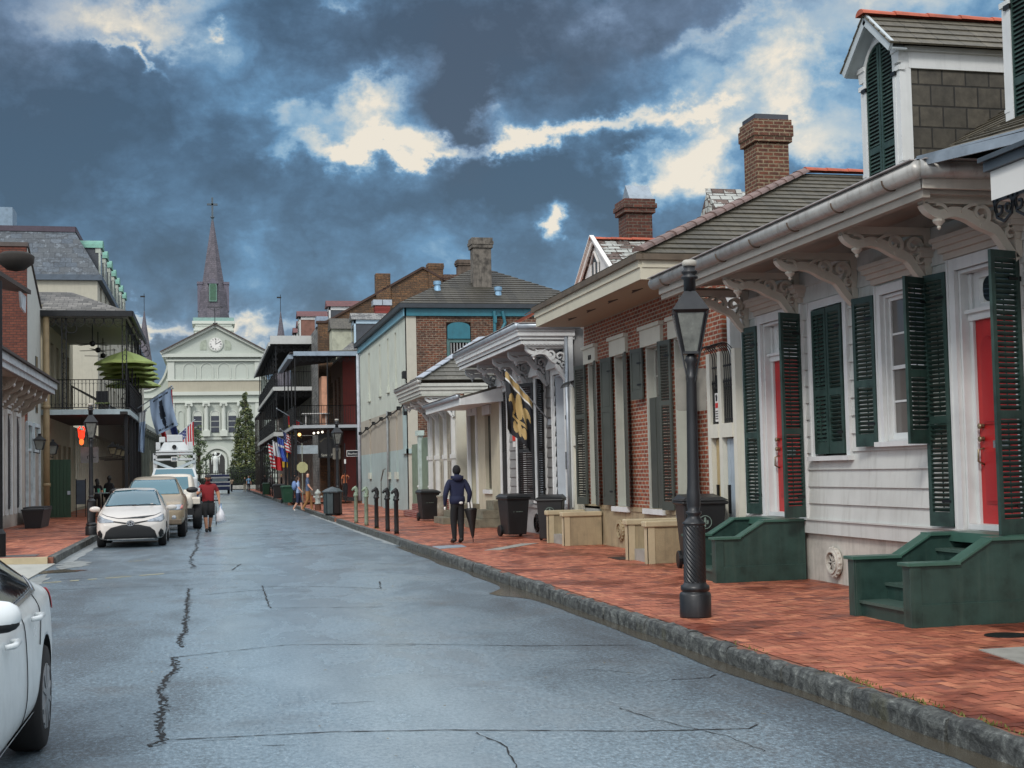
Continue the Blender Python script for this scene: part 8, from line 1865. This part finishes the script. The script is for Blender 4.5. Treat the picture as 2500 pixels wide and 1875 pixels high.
# white off roader -------------------------------------------------
jp=P('car_offwhite_paint',rgb(206,198,184),.35,var=.04,bmp=0)
K3=thing('parked_offroader','white off road vehicle on oversized tyres behind the tan one','car',(-1.3,46.2,0))
st=[(0,.62,.95,1.0,.66,.6),(.08,.6,1.1,1.16,.74,.66),(.5,.6,1.16,1.22,.78,.7),(1.3,.6,1.2,1.26,.82,.74),(1.42,.6,1.22,1.45,.84,.72),(1.6,.6,1.22,1.85,.86,.7),(1.75,.6,1.22,1.88,.88,.72),(3.8,.6,1.22,1.9,.88,.74),(4.0,.62,1.2,1.8,.86,.72)]
b=bodymesh(st,1.76,[.7,3.2],.36,jp,K3,sub=1);pt_=patcher(b)
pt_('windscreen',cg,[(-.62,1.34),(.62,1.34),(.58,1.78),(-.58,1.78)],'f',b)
mb=MB()
for s in (-1,1):
    mb.box(s*.68,.25,1.0,s*1.0,1.25,1.08);mb.box(s*.68,.2,.85,s*1.0,.3,1.05)
mb.build('fender_flare',jp,b,bev=.02)
mb=MB();
for k in range(7): mb.box(-.3+k*.09,-.03,.75,-.25+k*.09,.02,1.05)
mb.build('grille_slots',blk,b)
for s in (-1,1): mb=MB();mb.lathe([(.1,0),(.1,.03)],(s*.5,-.03,.93),14,ax='y');mb.build('headlight',hl,b)
mb=MB();mb.box(-.8,-.25,.5,.8,-.08,.72);mb.build('bumper',blk,b)
for wy in (.7,3.2):
    for s in (-1,1): mb=MB();mb.sm=True;mb.lathe([(.2,-.15),(.4,-.15),(.45,-.1),(.45,.1),(.4,.15),(.2,.15)],(s*.9,wy,.45),20,ax='x');mb.build('wheel',MATS['tyre_rubber'],K3,local=True)
# work truck with lift frame ---------------------------------------
K4=thing('lift_truck','white work truck carrying a tall white tubular lift frame with crossed braces','truck',(-1.35,54.5,0))
fw=P('frame_white',rgb(190,194,194),.45,var=.06)
def B(x0,y0,z0,x1,y1,z1,name,m,bev=0): mb=MB();mb.box(x0,y0,z0,x1,y1,z1);return mb.build(name,m,K4,local=True,bev=bev)
B(-.95,.2,.45,.95,6.5,.95,'chassis',blk);c_=B(-.9,.0,.9,.9,1.9,1.75,'cab',fw,.05);mb=MB();mb.hexa([(-.9,.3,1.75),(.9,.3,1.75),(.9,1.9,1.75),(-.9,1.9,1.75),(-.78,.7,2.15),(.78,.7,2.15),(.78,1.9,2.15),(-.78,1.9,2.15)]);mb.build('cab_roof',fw,K4,local=True)
mb=MB();mb.hexa([(-.8,.33,1.78),(.8,.33,1.78),(.7,.64,2.1),(-.7,.64,2.1),(-.8,.31,1.79),(.8,.31,1.79),(.7,.62,2.11),(-.7,.62,2.11)]);mb.build('windscreen',cg,K4,local=True)
mb=MB()
for x in (-.78,.78):
    for y in (.9,2.6): mb.box(x-.05,y-.05,1.9,x+.05,y+.05,2.75)
for z in (1.95,2.5,2.72): mb.box(-.8,.85,z-.035,.8,.93,z+.035);mb.box(-.8,2.55,z-.035,.8,2.62,z+.035)
for x in (-.78,.78): mb.box(x-.03,.9,2.5,x+.03,2.6,2.56)
mb.build('lift_frame',fw,K4,local=True)
mb=MB();mb.beam((-.8,.82,2.42),(.2,.82,2.0),.05,.11);mb.beam((.8,.80,2.42),(-.2,.80,2.0),.05,.11);mb.build('cross_brace',P('brace_bluewhite',rgb(168,180,184),.5),K4,local=True)
mb=MB();mb.hexa([(-.62,1.0,2.85),(.62,1.0,2.85),(.62,2.6,2.85),(-.62,2.6,2.85),(-.4,1.2,3.2),(.4,1.2,3.2),(.4,2.4,3.2),(-.4,2.4,3.2)]);mb.box(-.72,.98,2.8,.72,2.65,2.86);mb.box(-.72,1.0,2.9,-.55,1.3,3.2);mb.box(.55,1.0,2.9,.72,1.3,3.2);mb.build('platform_hopper',fw,K4,local=True)
mb=MB();mb.box(-.3,1.2,3.22,.32,2.0,3.5);mb.box(-.6,1.2,3.2,-.36,1.6,3.42);mb.build('platform_box',fw,K4,local=True,bev=.02)
mb=MB();mb.lathe([(.09,0),(.09,.04),(.05,.05)],(0,.97,3.0),12,ax='y');mb.build('hose_ring',g['iron'],K4,local=True)
mb=MB();mb.box(-.12,.78,2.42,.12,.8,2.6);q=mb.build('plate',g['white'],K4,local=True);mb=MB();mb.box(-.09,.77,2.45,.09,.779,2.57);mb.build('plate_face',P('plate_gray',rgb(120,128,134),.5),q)
wheels(K4,1.9,[.8,5.2],.42,.25)
# distant vehicles
K5=thing('parked_van','small striped blue and white vehicle at the end of the street before the statue','van',(1.1,140,0))
def B5(*a): mb=MB();mb.box(*a[:6]);return mb.build(a[6],a[7],K5,local=True,bev=.05)
B5(-1.0,0,.4,1.0,4.5,1.2,'body',P('van_navy',rgb(44,54,96),.4,bmp=0));B5(-.95,.2,1.2,.95,4.2,2.0,'cabin',P('van_navy',rgb(44,54,96)))
mb=MB()
for z in (.75,1.15,1.62): mb.box(-1.03,-.03,z,1.03,.15,z+.14)
mb.build('stripe',g['white'],K5,local=True);mb=MB();mb.box(-.8,.15,1.3,.8,.19,1.6);mb.build('windscreen',cg,K5,local=True);wheels(K5,2,[.9,3.6],.36)
K6=thing('parked_car','pale car with a red lower flank far down the left kerb','car',(-1.3,100,0))
st2=[(0,.3,.7,.8,.7,.6),(.2,.28,.82,.9,.85,.7),(1.1,.28,.95,1.05,.88,.72),(1.9,.28,1.0,1.5,.88,.6),(3.3,.28,1.0,1.5,.88,.6),(4.2,.32,.9,1.0,.8,.65)]
b=bodymesh(st2,1.76,[.8,3.4],.31,wp,K6,sub=1);pt_=patcher(b);pt_('windscreen',cg,[(-.7,1.05),(.7,1.05),(.56,1.42),(-.56,1.42)],'f',b);wheels(K6,1.76,[.8,3.4],.31)
for s in (-1,1): pt_('headlight',P('lamp_red_far',rgb(180,60,50),.3,bmp=0),[(s*.5,.65),(s*.8,.65),(s*.8,.78),(s*.5,.76)][::s],'f',b)
MB.LOC=False
# crowd barrier
K7=thing('crowd_barrier','steel crowd barrier with a blue sheet behind the off road vehicle','barrier',(-.5,52.2,0))
mb=MB();mb.tube([(-1.2,52.2,.2),(-1.2,52.2,1.1),(.0,52.2,1.1),(.0,52.2,.2),(-1.2,52.2,.2)],.022,6)
for k in range(9): mb.tube([(-1.08+k*.12,52.2,.2),(-1.08+k*.12,52.2,1.1)],.01,4)
mb.beam((-1.0,51.9,.02),(-1.0,52.5,.02),.05,.03);mb.beam((-.2,51.9,.02),(-.2,52.5,.02),.05,.03);mb.build('rails',g['silver'],K7)
mb=MB();mb.box(-1.1,52.24,.7,-.4,52.26,1.15);mb.build('sheet',P('sheet_blue',rgb(50,74,140),.6),K7)
K8=thing('bicycle','bicycle leaning by the barrier behind the man in the red shirt','bicycle',(.25,51,0))
for y in (50.5,51.5):
    mb=MB();mb.tube([(.25+.0,y+.33*math.cos(a),.34+.33*math.sin(a)) for a in [2*PI*k/20 for k in range(21)]],.018,5,caps=False)
    for k in range(6): a=PI*k/6;mb.tube([(.25,y+.32*math.cos(a),.34+.32*math.sin(a)),(.25,y-.32*math.cos(a),.34-.32*math.sin(a))],.004,3)
    mb.build('wheel',g['iron'],K8)
mb=MB();mb.tube([(.25,50.5,.34),(.25,50.7,.85),(.25,51.3,.8),(.25,51.5,.34),(.25,51.05,.34),(.25,50.72,.8)],.018,5);mb.tube([(.25,51.05,.34),(.25,51.3,.85)],.018,5);mb.tube([(.25,50.7,.85),(.25,50.66,1.0)],.015,5);mb.tube([(-.02,50.62,1.02),(.52,50.62,1.02)],.014,5);mb.build('frame',P('bike_gray',rgb(120,134,140),.4),K8)
mb=MB();mb.box(.17,51.22,.85,.33,51.46,.9);mb.build('saddle',blk,K8)
MB.LOC=True
# foreground white saloon, seen from its rear flank ------------------
K9=thing('parked_saloon','pearl white parked saloon cut off by the lower left corner, rear wheel showing','car',(-1.95,5.65,0))
pw_=P('car_pearl_paint',rgb(212,217,217),.22,var=.04,bmp=0,spec=.6)
st=[(0,.3,.62,.7,.7,.6),(.25,.24,.76,.84,.86,.72),(.9,.22,.86,.96,.9,.76),(1.25,.22,.9,1.03,.905,.74),(1.7,.22,.93,1.28,.905,.64),(2.15,.22,.95,1.43,.905,.58),(2.9,.22,.97,1.45,.905,.56),(3.5,.22,.99,1.36,.905,.56),(3.9,.22,1.0,1.2,.9,.6),(4.2,.24,1.0,1.09,.875,.68),(4.5,.3,.98,1.06,.82,.68),(4.62,.36,.9,.98,.76,.66)]
b=bodymesh(st,1.81,[.95,3.62],.345,pw_,K9,sub=3);pt_=patcher(b)
for v in ('r','l'):
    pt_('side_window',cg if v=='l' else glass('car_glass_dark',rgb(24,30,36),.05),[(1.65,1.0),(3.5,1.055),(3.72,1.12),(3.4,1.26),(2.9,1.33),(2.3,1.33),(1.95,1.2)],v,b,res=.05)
    pt_('window_trim',g['chrome'],[(1.6,.975),(3.55,1.03),(3.78,1.1),(3.72,1.12),(3.5,1.05),(1.65,.995)],v,b,off=.01,res=.05)
    pt_('tail_light',amber,[(4.22,.86),(4.6,.84),(4.6,.97),(4.3,.99)],v,b,off=.01,res=.04)
    pt_('door_gap',blk,[(2.62,.3),(2.63,.3),(2.64,1.0),(2.63,1.0)],v,b,off=.002,res=.05);pt_('door_gap',blk,[(3.25,.72),(3.36,.86),(3.4,1.03),(3.39,1.03),(3.35,.865),(3.24,.73)],v,b,off=.002,res=.05)
    pt_('sill_trim',g['chrome'],[(1.35,.3),(3.2,.3),(3.2,.325),(1.35,.325)],v,b,off=.012,res=.06)
for s in (-1,1):
    for y,z in ((1.9,.88),(2.95,.92)): mb=MB();mb.sm=True;mb.tube([(s*.9,y-.1,z),(s*.945,y-.08,z+.005),(s*.945,y+.08,z+.01),(s*.9,y+.1,z+.01)],[.014,.017,.017,.014],8);mb.build('door_handle',pw_,b)
    mb=MB();mb.sm=True;mb.ball((s*.93,1.42,1.08),.105,14,(1.0,.55,.75));m_=mb.build('wing_mirror',pw_,K9,local=True);mb=MB();mb.sm=True;mb.ball((s*.93,1.42,1.045),.1,14,(.95,.5,.5));mb.tube([(s*.82,1.44,1.0),(s*.9,1.43,1.02)],.035,8);mb.build('mirror_base',blk,m_)
wheels(K9,1.81,[.95,3.62],.345,.22)

MB.LOC=False
# ================================================================= PEOPLE
SKIN=P('skin_tan',rgb(192,138,108),.55,var=.05,bmp=0);SKIN2=P('skin_dark',rgb(86,56,44),.55,var=.05,bmp=0);SKIN3=P('skin_light',rgb(206,158,134),.55,var=.05,bmp=0)
def rot2(v,a): c,s=math.cos(a),math.sin(a);return Vector((v[0]*c-v[1]*s,v[0]*s+v[1]*c,v[2]))
def person(label,x,y,z,h,face,joints,mats,sub=2,wide=1,shirt='shirt',trouser='long',sleeve='short',group=None,hair=None,hairm=None,bag=None,detail=False,hips=1):
    """face: heading in radians, 0 = towards the camera (-Y). joints override the rest pose, units of body height 1"""
    t=thing('person',label,'person',(x,y,z),group)
    J=dict(pelvis=(0,0,.53),waist=(0,0,.60),chest=(0,0,.72),neck0=(0,.005,.825),neck=(0,-.002,.865),head=(0,-.012,.925),crown=(0,-.004,.965),
      shL=(.095,0,.80),elL=(.135,.01,.635),wrL=(.145,-.02,.49),haL=(.147,-.03,.455),shR=(-.095,0,.80),elR=(-.135,.01,.635),wrR=(-.145,-.02,.49),haR=(-.147,-.03,.455),
      hiL=(.05,0,.50),knL=(.055,-.01,.28),anL=(.055,.015,.045),toL=(.06,-.075,.018),hiR=(-.05,0,.50),knR=(-.055,-.01,.28),anR=(-.055,.015,.045),toR=(-.06,-.075,.018))
    J.update(joints);w=wide
    Rr=dict(pelvis=.078*w*hips,waist=.074*w,chest=.082*w,neck0=.042,neck=.030,head=.048,crown=.034,sh=.042*(.5+.5*w),el=.026*(.6+.4*w),wr=.017,ha=.019,hi=.058*w*hips,kn=.036*(.6+.4*w),an=.021,to=.019)
    if trouser=='long': Rr['kn']*=1.2;Rr['an']=.030
    if trouser=='short': Rr['kn']=.041;Rr['an']=.027;Rr['to']=.024
    if sleeve=='long': Rr['el']*=1.25;Rr['wr']=.027
    names=list(J);ed=[('pelvis','waist'),('waist','chest'),('chest','neck0'),('neck0','neck'),('neck','head'),('head','crown')]
    for s in 'LR': ed+=[('chest','sh'+s),('sh'+s,'el'+s),('el'+s,'wr'+s),('wr'+s,'ha'+s),('pelvis','hi'+s),('hi'+s,'kn'+s),('kn'+s,'an'+s),('an'+s,'to'+s)]
    vs=[Vector(J[n])*h for n in names];es=[(names.index(a),names.index(b)) for a,b in ed];rad=[(Rr.get(n) or Rr[n[:2]])*h for n in names]
    regs=[]
    if detail:
        for s in 'LR':
            hd=Vector(J['ha'+s])*h;wr=Vector(J['wr'+s])*h;d=(hd-wr).normalized();sd=d.cross(Vector((0,1,0))).normalized();cu=Vector((0,-1,0)) 
            for k,(o,l) in enumerate(((-.028,.055),(-.010,.068),(.009,.066),(.026,.05))):
                b0=len(vs);p0=hd+cu*o*.9;p1=p0+d*l*.55;p2=p1+(d*.6+Vector((-.5 if s=='L' else .5,0,0))*.5).normalized()*l*.5
                vs+=[p0,p1,p2];rad+=[.0095,.0085,.007];es+=[(names.index('ha'+s),b0),(b0,b0+1),(b0+1,b0+2)]
            b0=len(vs);p0=wr.lerp(hd,.4)+cu*.035;p1=p0+(d*.8+cu*.7).normalized()*.04;vs+=[p0,p1];rad+=[.011,.008];es+=[(names.index('wr'+s),b0),(b0,b0+1)]
    me=bpy.data.meshes.new('body');me.from_pydata(vs,es,[]);o=bpy.data.objects.new('body',me);COL.objects.link(o)
    md=o.modifiers.new('skin','SKIN');md.use_smooth_shade=True;md.branch_smoothing=.6
    sv=me.skin_vertices[0].data
    for i,r_ in enumerate(rad): sv[i].radius=(r_,r_)
    sv[0].use_root=True
    # torso flatter front to back
    for n,f in (('pelvis',.78),('waist',.8),('chest',.68),('neck0',.8)): q=sv[names.index(n)];q.radius=(q.radius[0]*1.12,q.radius[1]*f+ .0)
    m2=o.modifiers.new('s','SUBSURF');m2.levels=sub;m2.render_levels=sub
    m=evalmesh(o);o.modifiers.clear();o.data=m
    cols=[mats['skin'],mats[shirt],mats['trouser'],mats['shoe']]
    m.materials.clear()
    for c in cols:m.materials.append(c)
    segs=[(names.index(a),names.index(b),a,b) for a,b in ed]
    P_=[Vector(J[n])*h for n in names]
    for f in m.polygons:
        f.use_smooth=True;c=f.center;best=None
        for ia,ib,a,b in segs:
            A,Bv=P_[ia],P_[ib];d=Bv-A;tt=max(0,min(1,(c-A).dot(d)/max(1e-9,d.length_squared)));q=(c-A-d*tt).length-rad[ia]*.6
            if best is None or q<best[0]: best=(q,a,b,tt)
        _,a,b,tt=best;k=0;aa=a[:2];bb=b[:2]
        if a in('pelvis','waist','chest') and bb not in('hi','sh','ne'): k=1 if c.z>h*.515 else 2
        elif b=='neck0' or bb=='sh': k=1
        elif bb=='hi': k=2 if c.z<h*.53 else 1
        elif bb=='el': k=1 if (sleeve=='long' or tt<.72) else 0
        elif bb=='wr': k=1 if sleeve=='long' else 0
        elif bb=='kn': k=2
        elif bb=='an': k=2 if (trouser=='long' and tt<.97) or (trouser=='short' and tt<.12) else 0
        elif bb=='to': k=3
        if trouser=='long' and bb=='to' and tt<.05: k=3
        f.material_index=k
    o.parent=t
    if detail:
        for s_ in 'LR':
            a_=Vector(J['an'+s_])*h;b_=Vector(J['to'+s_])*h;mb=MB();mb.sm=True;mb.tube([a_+(a_-b_)*.25+Vector((0,0,-.012*h)),a_.lerp(b_,.5),b_+(b_-a_)*.25],[.026*h,.03*h,.022*h],10);mb.build('shoe',mats['shoe'],o,local=True)
    hd=Vector(J['head'])*h
    if detail:
        mb=MB();mb.sm=True;mb.tube([hd+Vector((0,-.05*h*.98,.012*h)),hd+Vector((0,-.066*h*.95,-.008*h)),hd+Vector((0,-.05*h,-.012*h))],[.006*h,.009*h,.006*h],8);mb.build('nose',mats['skin'],o,local=True)
        for s in (-1,1):
            mb=MB();mb.sm=True;mb.ball(hd+Vector((s*.047*h,.0,0)),.014*h,8,(.5,.8,1.2));mb.build('ear',mats['skin'],o,local=True)
            mb=MB();mb.ball(hd+Vector((s*.018*h,-.047*h,.012*h)),.0055*h,6);mb.build('eye',g['dark'],o,local=True)
        mb=MB();mb.box(hd.x-.014*h,hd.y-.051*h,hd.z-.026*h,hd.x+.014*h,hd.y-.045*h,hd.z-.022*h);mb.build('mouth',P('lips',rgb(120,70,62),.5),o,local=True)
    if hair:
        mb=MB();mb.sm=True
        if hair in('short','cap','beanie'): mb.ball(hd+Vector((0,.006*h,.013*h)),.054*h,14,(1,1.08,1.05 if hair!='beanie' else 1.25)) if hair!='cap' else mb.ball(hd+Vector((0,.012*h,.004*h)),.053*h,14,(1,1.0,1.0))
        if hair=='long': mb.ball(hd+Vector((0,.008*h,.012*h)),.056*h,14,(1,1.05,1.05));mb.tube([hd+Vector((0,.03*h,.02*h)),hd+Vector((0,.05*h,-.06*h)),hd+Vector((0,.05*h,-.15*h))],[.045*h,.05*h,.03*h],10)
        hh=mb.build('hair',hairm or P('hair_black',rgb(26,22,20),.7,bmp=.3),o,local=True)
        # keep the face clear
        bm=bmesh.new();bm.from_mesh(hh.data);dl=[v for v in bm.verts if v.co.y<hd.y-.022*h and v.co.z<hd.z+.026*h] if hair!='beanie' else []
        bmesh.ops.delete(bm,geom=dl,context='VERTS');bm.to_mesh(hh.data);bm.free()
    if hair=='cap':
        mb=MB();mb.sm=True;mb.ball(hd+Vector((0,0,.022*h)),.055*h,16,(1,1.08,.82));q=mb.build('cap',P('cap_black',rgb(30,32,34),.7),o,local=True)
        bm=bmesh.new();bm.from_mesh(q.data);bmesh.ops.delete(bm,geom=[v for v in bm.verts if v.co.z<hd.z+.018*h],context='VERTS');bm.to_mesh(q.data);bm.free()
        mb=MB();mb.hexa([hd+Vector((-.042*h,-.03*h,.022*h)),hd+Vector((.042*h,-.03*h,.022*h)),hd+Vector((.034*h,-.095*h,.014*h)),hd+Vector((-.034*h,-.095*h,.014*h)),hd+Vector((-.042*h,-.03*h,.028*h)),hd+Vector((.042*h,-.03*h,.028*h)),hd+Vector((.034*h,-.095*h,.018*h)),hd+Vector((-.034*h,-.095*h,.018*h))]);mb.build('visor',P('cap_black',rgb(30,32,34)),q,local=True)
    t.rotation_euler=(0,0,face);return t,o,J
nvy=P('hoodie_navy',rgb(24,30,58),.85,var=.12,bmp=.2);bkt=P('trousers_black',rgb(20,21,23),.85,var=.15,bmp=.15);sho=P('shoe_black',rgb(18,18,18),.6)
# man in red
RM=P('polo_red',rgb(122,22,28),.85,var=.12,bmp=.2)
hh=1.86
t,o,J=person('man in dark red polo shirt, black shorts and cap walking towards the camera',-.03,44.0,0,hh,R(4),
 dict(knR=(-.055,-.05,.285),anR=(-.035,-.06,.05),toR=(-.04,-.14,.02),knL=(.045,-.02,.285),anL=(.03,.12,.08),toL=(.03,.06,.02),
  elL=(.175,.0,.64),wrL=(.185,-.02,.505),haL=(.187,-.03,.465),elR=(-.175,.0,.655),wrR=(-.16,-.13,.67),haR=(-.15,-.165,.685),shL=(.115,0,.80),shR=(-.115,0,.80)),
 dict(skin=SKIN,shirt=RM,trouser=bkt,shoe=sho),wide=1.6,trouser='short',hair='cap',detail=True,hips=.74)
hd=Vector(J['head'])*hh
mb=MB();mb.sm=True;mb.ball(hd+Vector((0,-.018*hh,-.036*hh)),.027*hh,12,(1.1,1.0,.7));mb.build('beard',P('beard_brown',rgb(64,44,36),.9,bmp=.4),o,local=True)
mb=MB();mb.ribbon([(.045*hh*math.cos(a),.045*hh*math.sin(a)) for a in [PI*1.0+PI*k/8 for k in range(9)]],.02,(0,0,.835*hh),(1,0,0),(0,1,0),(0,0,.03));mb.build('collar',RM,o,local=True)
mb=MB();mb.sm=True
for s in (-1,1): mb.lathe([(.062*hh,.285*hh),(.064*hh,.38*hh),(.066*hh,.5*hh)],(s*.048*hh,-.014*hh,0),14)
mb.build('shorts',bkt,o,local=True)
mb=MB();mb.box(-.155*hh-.035,-.18*hh-.02,.70*hh,-.155*hh+.035,-.18*hh,.70*hh+.12);ph=mb.build('phone',P('phone_white',rgb(190,190,192),.3));ph.location=(-.03,44,0);tag(ph,'small pale phone held in the raised hand of the man in red','phone')
BG=thing('carrier_bag','white plastic carrier bag hanging from the hand of the man in red','bag',(.36,43.9,.0));hz=.455*hh
mb=MB();mb.sm=True;mb.lathe([(.01,hz-.02),(.03,hz-.1),(.07,hz-.17),(.12,hz-.28),(.155,hz-.4),(.15,hz-.5),(.1,hz-.55),(.03,hz-.56)],(.36,43.93,0),16);o2=mb.build('bag_body',P('plastic_white',rgb(206,206,210),.35,var=.08,bmp=.6,bs=14),BG)
for v in o2.data.vertices: v.co.x+=.015*math.sin(v.co.z*40+v.co.y*30);v.co.y*=1;v.co.x*=1+.15*math.sin(v.co.z*25)
mb=MB();mb.tube([(.33,43.93,hz-.12),(.34,43.93,hz+.04),(.38,43.93,hz+.04),(.39,43.93,hz-.12)],.012,5);mb.build('bag_handle',P('plastic_blue',rgb(120,160,200),.4),BG)
# man in navy, seen from behind
h2=1.74
t,o,J=person('man in a navy hooded top and black trousers walking away along the right pavement',5.45,29.6,.155,h2,PI+R(6),
 dict(knL=(.045,-.03,.28),anL=(.04,-.02,.045),toL=(.045,-.10,.02),knR=(-.045,-.01,.28),anR=(-.04,.03,.05),toR=(-.045,-.05,.02),elL=(.165,.03,.63),wrL=(.16,-.02,.50),haL=(.16,-.04,.46),elR=(-.165,.03,.63),wrR=(-.155,-.02,.50),haR=(-.155,-.03,.46),shL=(.105,0,.80),shR=(-.105,0,.80),pelvis=(0,0,.52),hiL=(.042,0,.48),hiR=(-.042,0,.48)),
 dict(skin=SKIN2,shirt=nvy,trouser=bkt,shoe=sho),wide=1.28,sleeve='long',hair='beanie',hairm=P('beanie_black',rgb(22,22,24),.9),detail=True,hips=.82)
mb=MB();mb.sm=True
mb.ribbon([(.062*h2*math.cos(a)*1.2,.05*h2*math.sin(a)+.02) for a in [2*PI*k/16 for k in range(17)]],.045,(0,0,.825*h2),(1,0,0),(0,1,0),(0,0,.07));mb.ball((0,.055*h2,.835*h2),.05*h2,12,(1.5,.8,.9));mb.build('hood',nvy,o,local=True)
mb=MB();mb.sm=True;mb.lathe([(.158,.50*h2),(.175,.55*h2),(.165,.60*h2)],(0,.0,0),18)
for v in range(len(mb.v)): x_,y_,z_=mb.v[v];mb.v[v]=(x_*1.05,y_*.78,z_)
mb.build('top_hem',nvy,o,local=True)
mb=MB();mb.ball((-.05,.12,.515*h2),.045,8,(1.2,.5,.7));mb.build('pocket_tissue',g['white'],o,local=True)
mb=MB();mb.ball((0,0,0),.045,8,(.6,.6,1.1));q=mb.build('folded_paper',g['white'],local=True);q.location=(5.17,29.62,.155+.45*h2);tag(q,'small white cup in the left hand of the man in navy','cup')
U1=thing('umbrella','folded black umbrella with white handle straps carried point down by the man in navy','umbrella',(5.79,29.55,.16))
mb=MB();mb.sm=True;mb.lathe([(.008,.0),(.01,.08),(.03,.14),(.075,.45),(.125,.72),(.13,.76),(.06,.77),(.02,.77)],(0,0,0),9);
for v in range(len(mb.v)): x_,y_,z_=mb.v[v];k=1+.25*math.cos(v*2.7);mb.v[v]=(x_*k,y_*k,z_)
mb.build('canopy',P('umbrella_black',rgb(28,27,27),.6,bmp=.3,bs=20),U1,local=True)
mb=MB();mb.tube([(0,0,0),(0,0,.86)],.008,6);mb.build('shaft',g['iron'],U1,local=True)
mb=MB()
for s in (-1,1): mb.box(s*.035-.018,-.01,.74,s*.035+.018,.01,.9)
mb.build('strap',g['white'],U1,local=True);U1.rotation_euler=(0,R(-4),0)
# couple stepping off the kerb
kh=P('trousers_khaki',rgb(156,112,68),.8,bmp=0);bls=P('shirt_blue_faded',rgb(78,94,122),.8,bmp=0);lbl=P('top_light_blue',rgb(150,172,206),.8,bmp=0)
stride=dict(knL=(.045,-.07,.285),anL=(.035,-.10,.05),toL=(.04,-.18,.03),knR=(-.045,.0,.28),anR=(-.035,.13,.07),toR=(-.04,.07,.02),elL=(.12,.05,.65),wrL=(.13,.06,.51),haL=(.13,.06,.47),elR=(-.12,-.05,.65),wrR=(-.11,-.13,.56),haR=(-.11,-.15,.53))
person('bald man in a faded blue shirt and khaki trousers by the fire hydrant',4.35,60.9,.1,1.78,R(75),stride,dict(skin=SKIN3,shirt=bls,trouser=kh,shoe=P('shoe_tan',rgb(150,110,90),.6)),sub=1)
person('woman in a pale blue top and navy shorts walking just behind the bald man',3.95,61.4,.1,1.62,R(75),stride,dict(skin=SKIN3,shirt=lbl,trouser=P('shorts_navy',rgb(36,48,78),.8,bmp=0),shoe=g['white']),sub=1,trouser='short',hair='long',hairm=P('hair_brown',rgb(60,42,30),.8))
mb=MB();mb.sm=True;mb.ball((0,0,0),.2,10,(.6,.75,1.1));q=mb.build('backpack',P('backpack_blue',rgb(110,136,180),.7,bmp=0),local=True);q.location=(3.78,61.35,1.28);tag(q,'pale blue backpack on the woman behind the bald man','backpack')
still={}
blk_=P('clothes_black',rgb(24,22,24),.85,bmp=0)
person('woman with long dark hair at the round table on the left pavement',-4.78,61.0,.15,1.66,PI+R(20),{},dict(skin=SKIN,shirt=blk_,trouser=blk_,shoe=sho),sub=1,hair='long')
person('man in black with a dark cap beside the long haired woman on the left pavement',-4.3,61.4,.15,1.76,PI-R(30),{},dict(skin=SKIN2,shirt=blk_,trouser=blk_,shoe=sho),sub=1,wide=1.35,hair='beanie',sleeve='long')
person('person in black with an orange apron in the doorway of the red building',7.9,79.6,.34,1.68,R(20),dict(elL=(.15,-.03,.7),wrL=(.06,-.1,.66),haL=(.04,-.12,.66)),dict(skin=SKIN2,shirt=P('apron_orange',rgb(168,96,60),.8,bmp=0),trouser=blk_,shoe=sho),sub=1,hair='long')
far='pedestrians at the end of the street'
tan_=P('top_tan',rgb(190,160,130),.8,bmp=0);gr=P('top_gray',rgb(120,118,122),.8,bmp=0);dg=P('top_darkgreen',rgb(40,46,40),.8,bmp=0);sky=P('shirt_sky',rgb(140,184,220),.8,bmp=0);jn=P('trousers_dark',rgb(36,38,48),.8,bmp=0);pale=P('trousers_pale',rgb(168,160,140),.8,bmp=0)
person('person in a blue and tan top bending forward before the clipped hedge',2.55,158,.0,1.7,R(60),dict(chest=(0,-.08,.70),neck0=(0,-.14,.77),neck=(0,-.17,.79),head=(0,-.2,.82),crown=(0,-.21,.86)),dict(skin=SKIN2,shirt=tan_,trouser=jn,shoe=sho),sub=1,group=far,hair='short')
person('white haired person in dark green with pale trousers before the hedge',3.85,150,0,1.7,R(170),{},dict(skin=SKIN3,shirt=dg,trouser=pale,shoe=sho),sub=1,group=far,sleeve='long')
person('person in a sky blue shirt beside the white haired one before the hedge',4.25,149,0,1.82,R(20),{},dict(skin=SKIN3,shirt=sky,trouser=jn,shoe=sho),sub=1,group=far,hair='short',hairm=P('hair_gray',rgb(150,140,130),.8))
person('gray haired person in gray standing by the far bins',5.0,112,.15,1.74,R(200),{},dict(skin=SKIN3,shirt=gr,trouser=jn,shoe=sho),sub=1,group=far,sleeve='long',hair='short',hairm=P('hair_gray',rgb(150,140,130)))
person('fair haired person in black facing the gray haired one by the far bins',5.75,110,.15,1.72,R(80),{},dict(skin=SKIN3,shirt=blk_,trouser=blk_,shoe=sho),sub=1,group=far,sleeve='long',hair='short',hairm=P('hair_fair',rgb(176,150,110),.8))
person('person in black standing behind the green wheeled bin',5.1,82.5,.15,1.78,R(150),{},dict(skin=SKIN3,shirt=blk_,trouser=blk_,shoe=sho),sub=1,group=far,sleeve='long',hair='short')
person('lone pale haired person in black far down the right pavement',5.0,125,.15,1.72,0,{},dict(skin=SKIN3,shirt=blk_,trouser=blk_,shoe=sho),sub=1,group=far,sleeve='long',hair='short',hairm=P('hair_gray',rgb(150,140,130)))
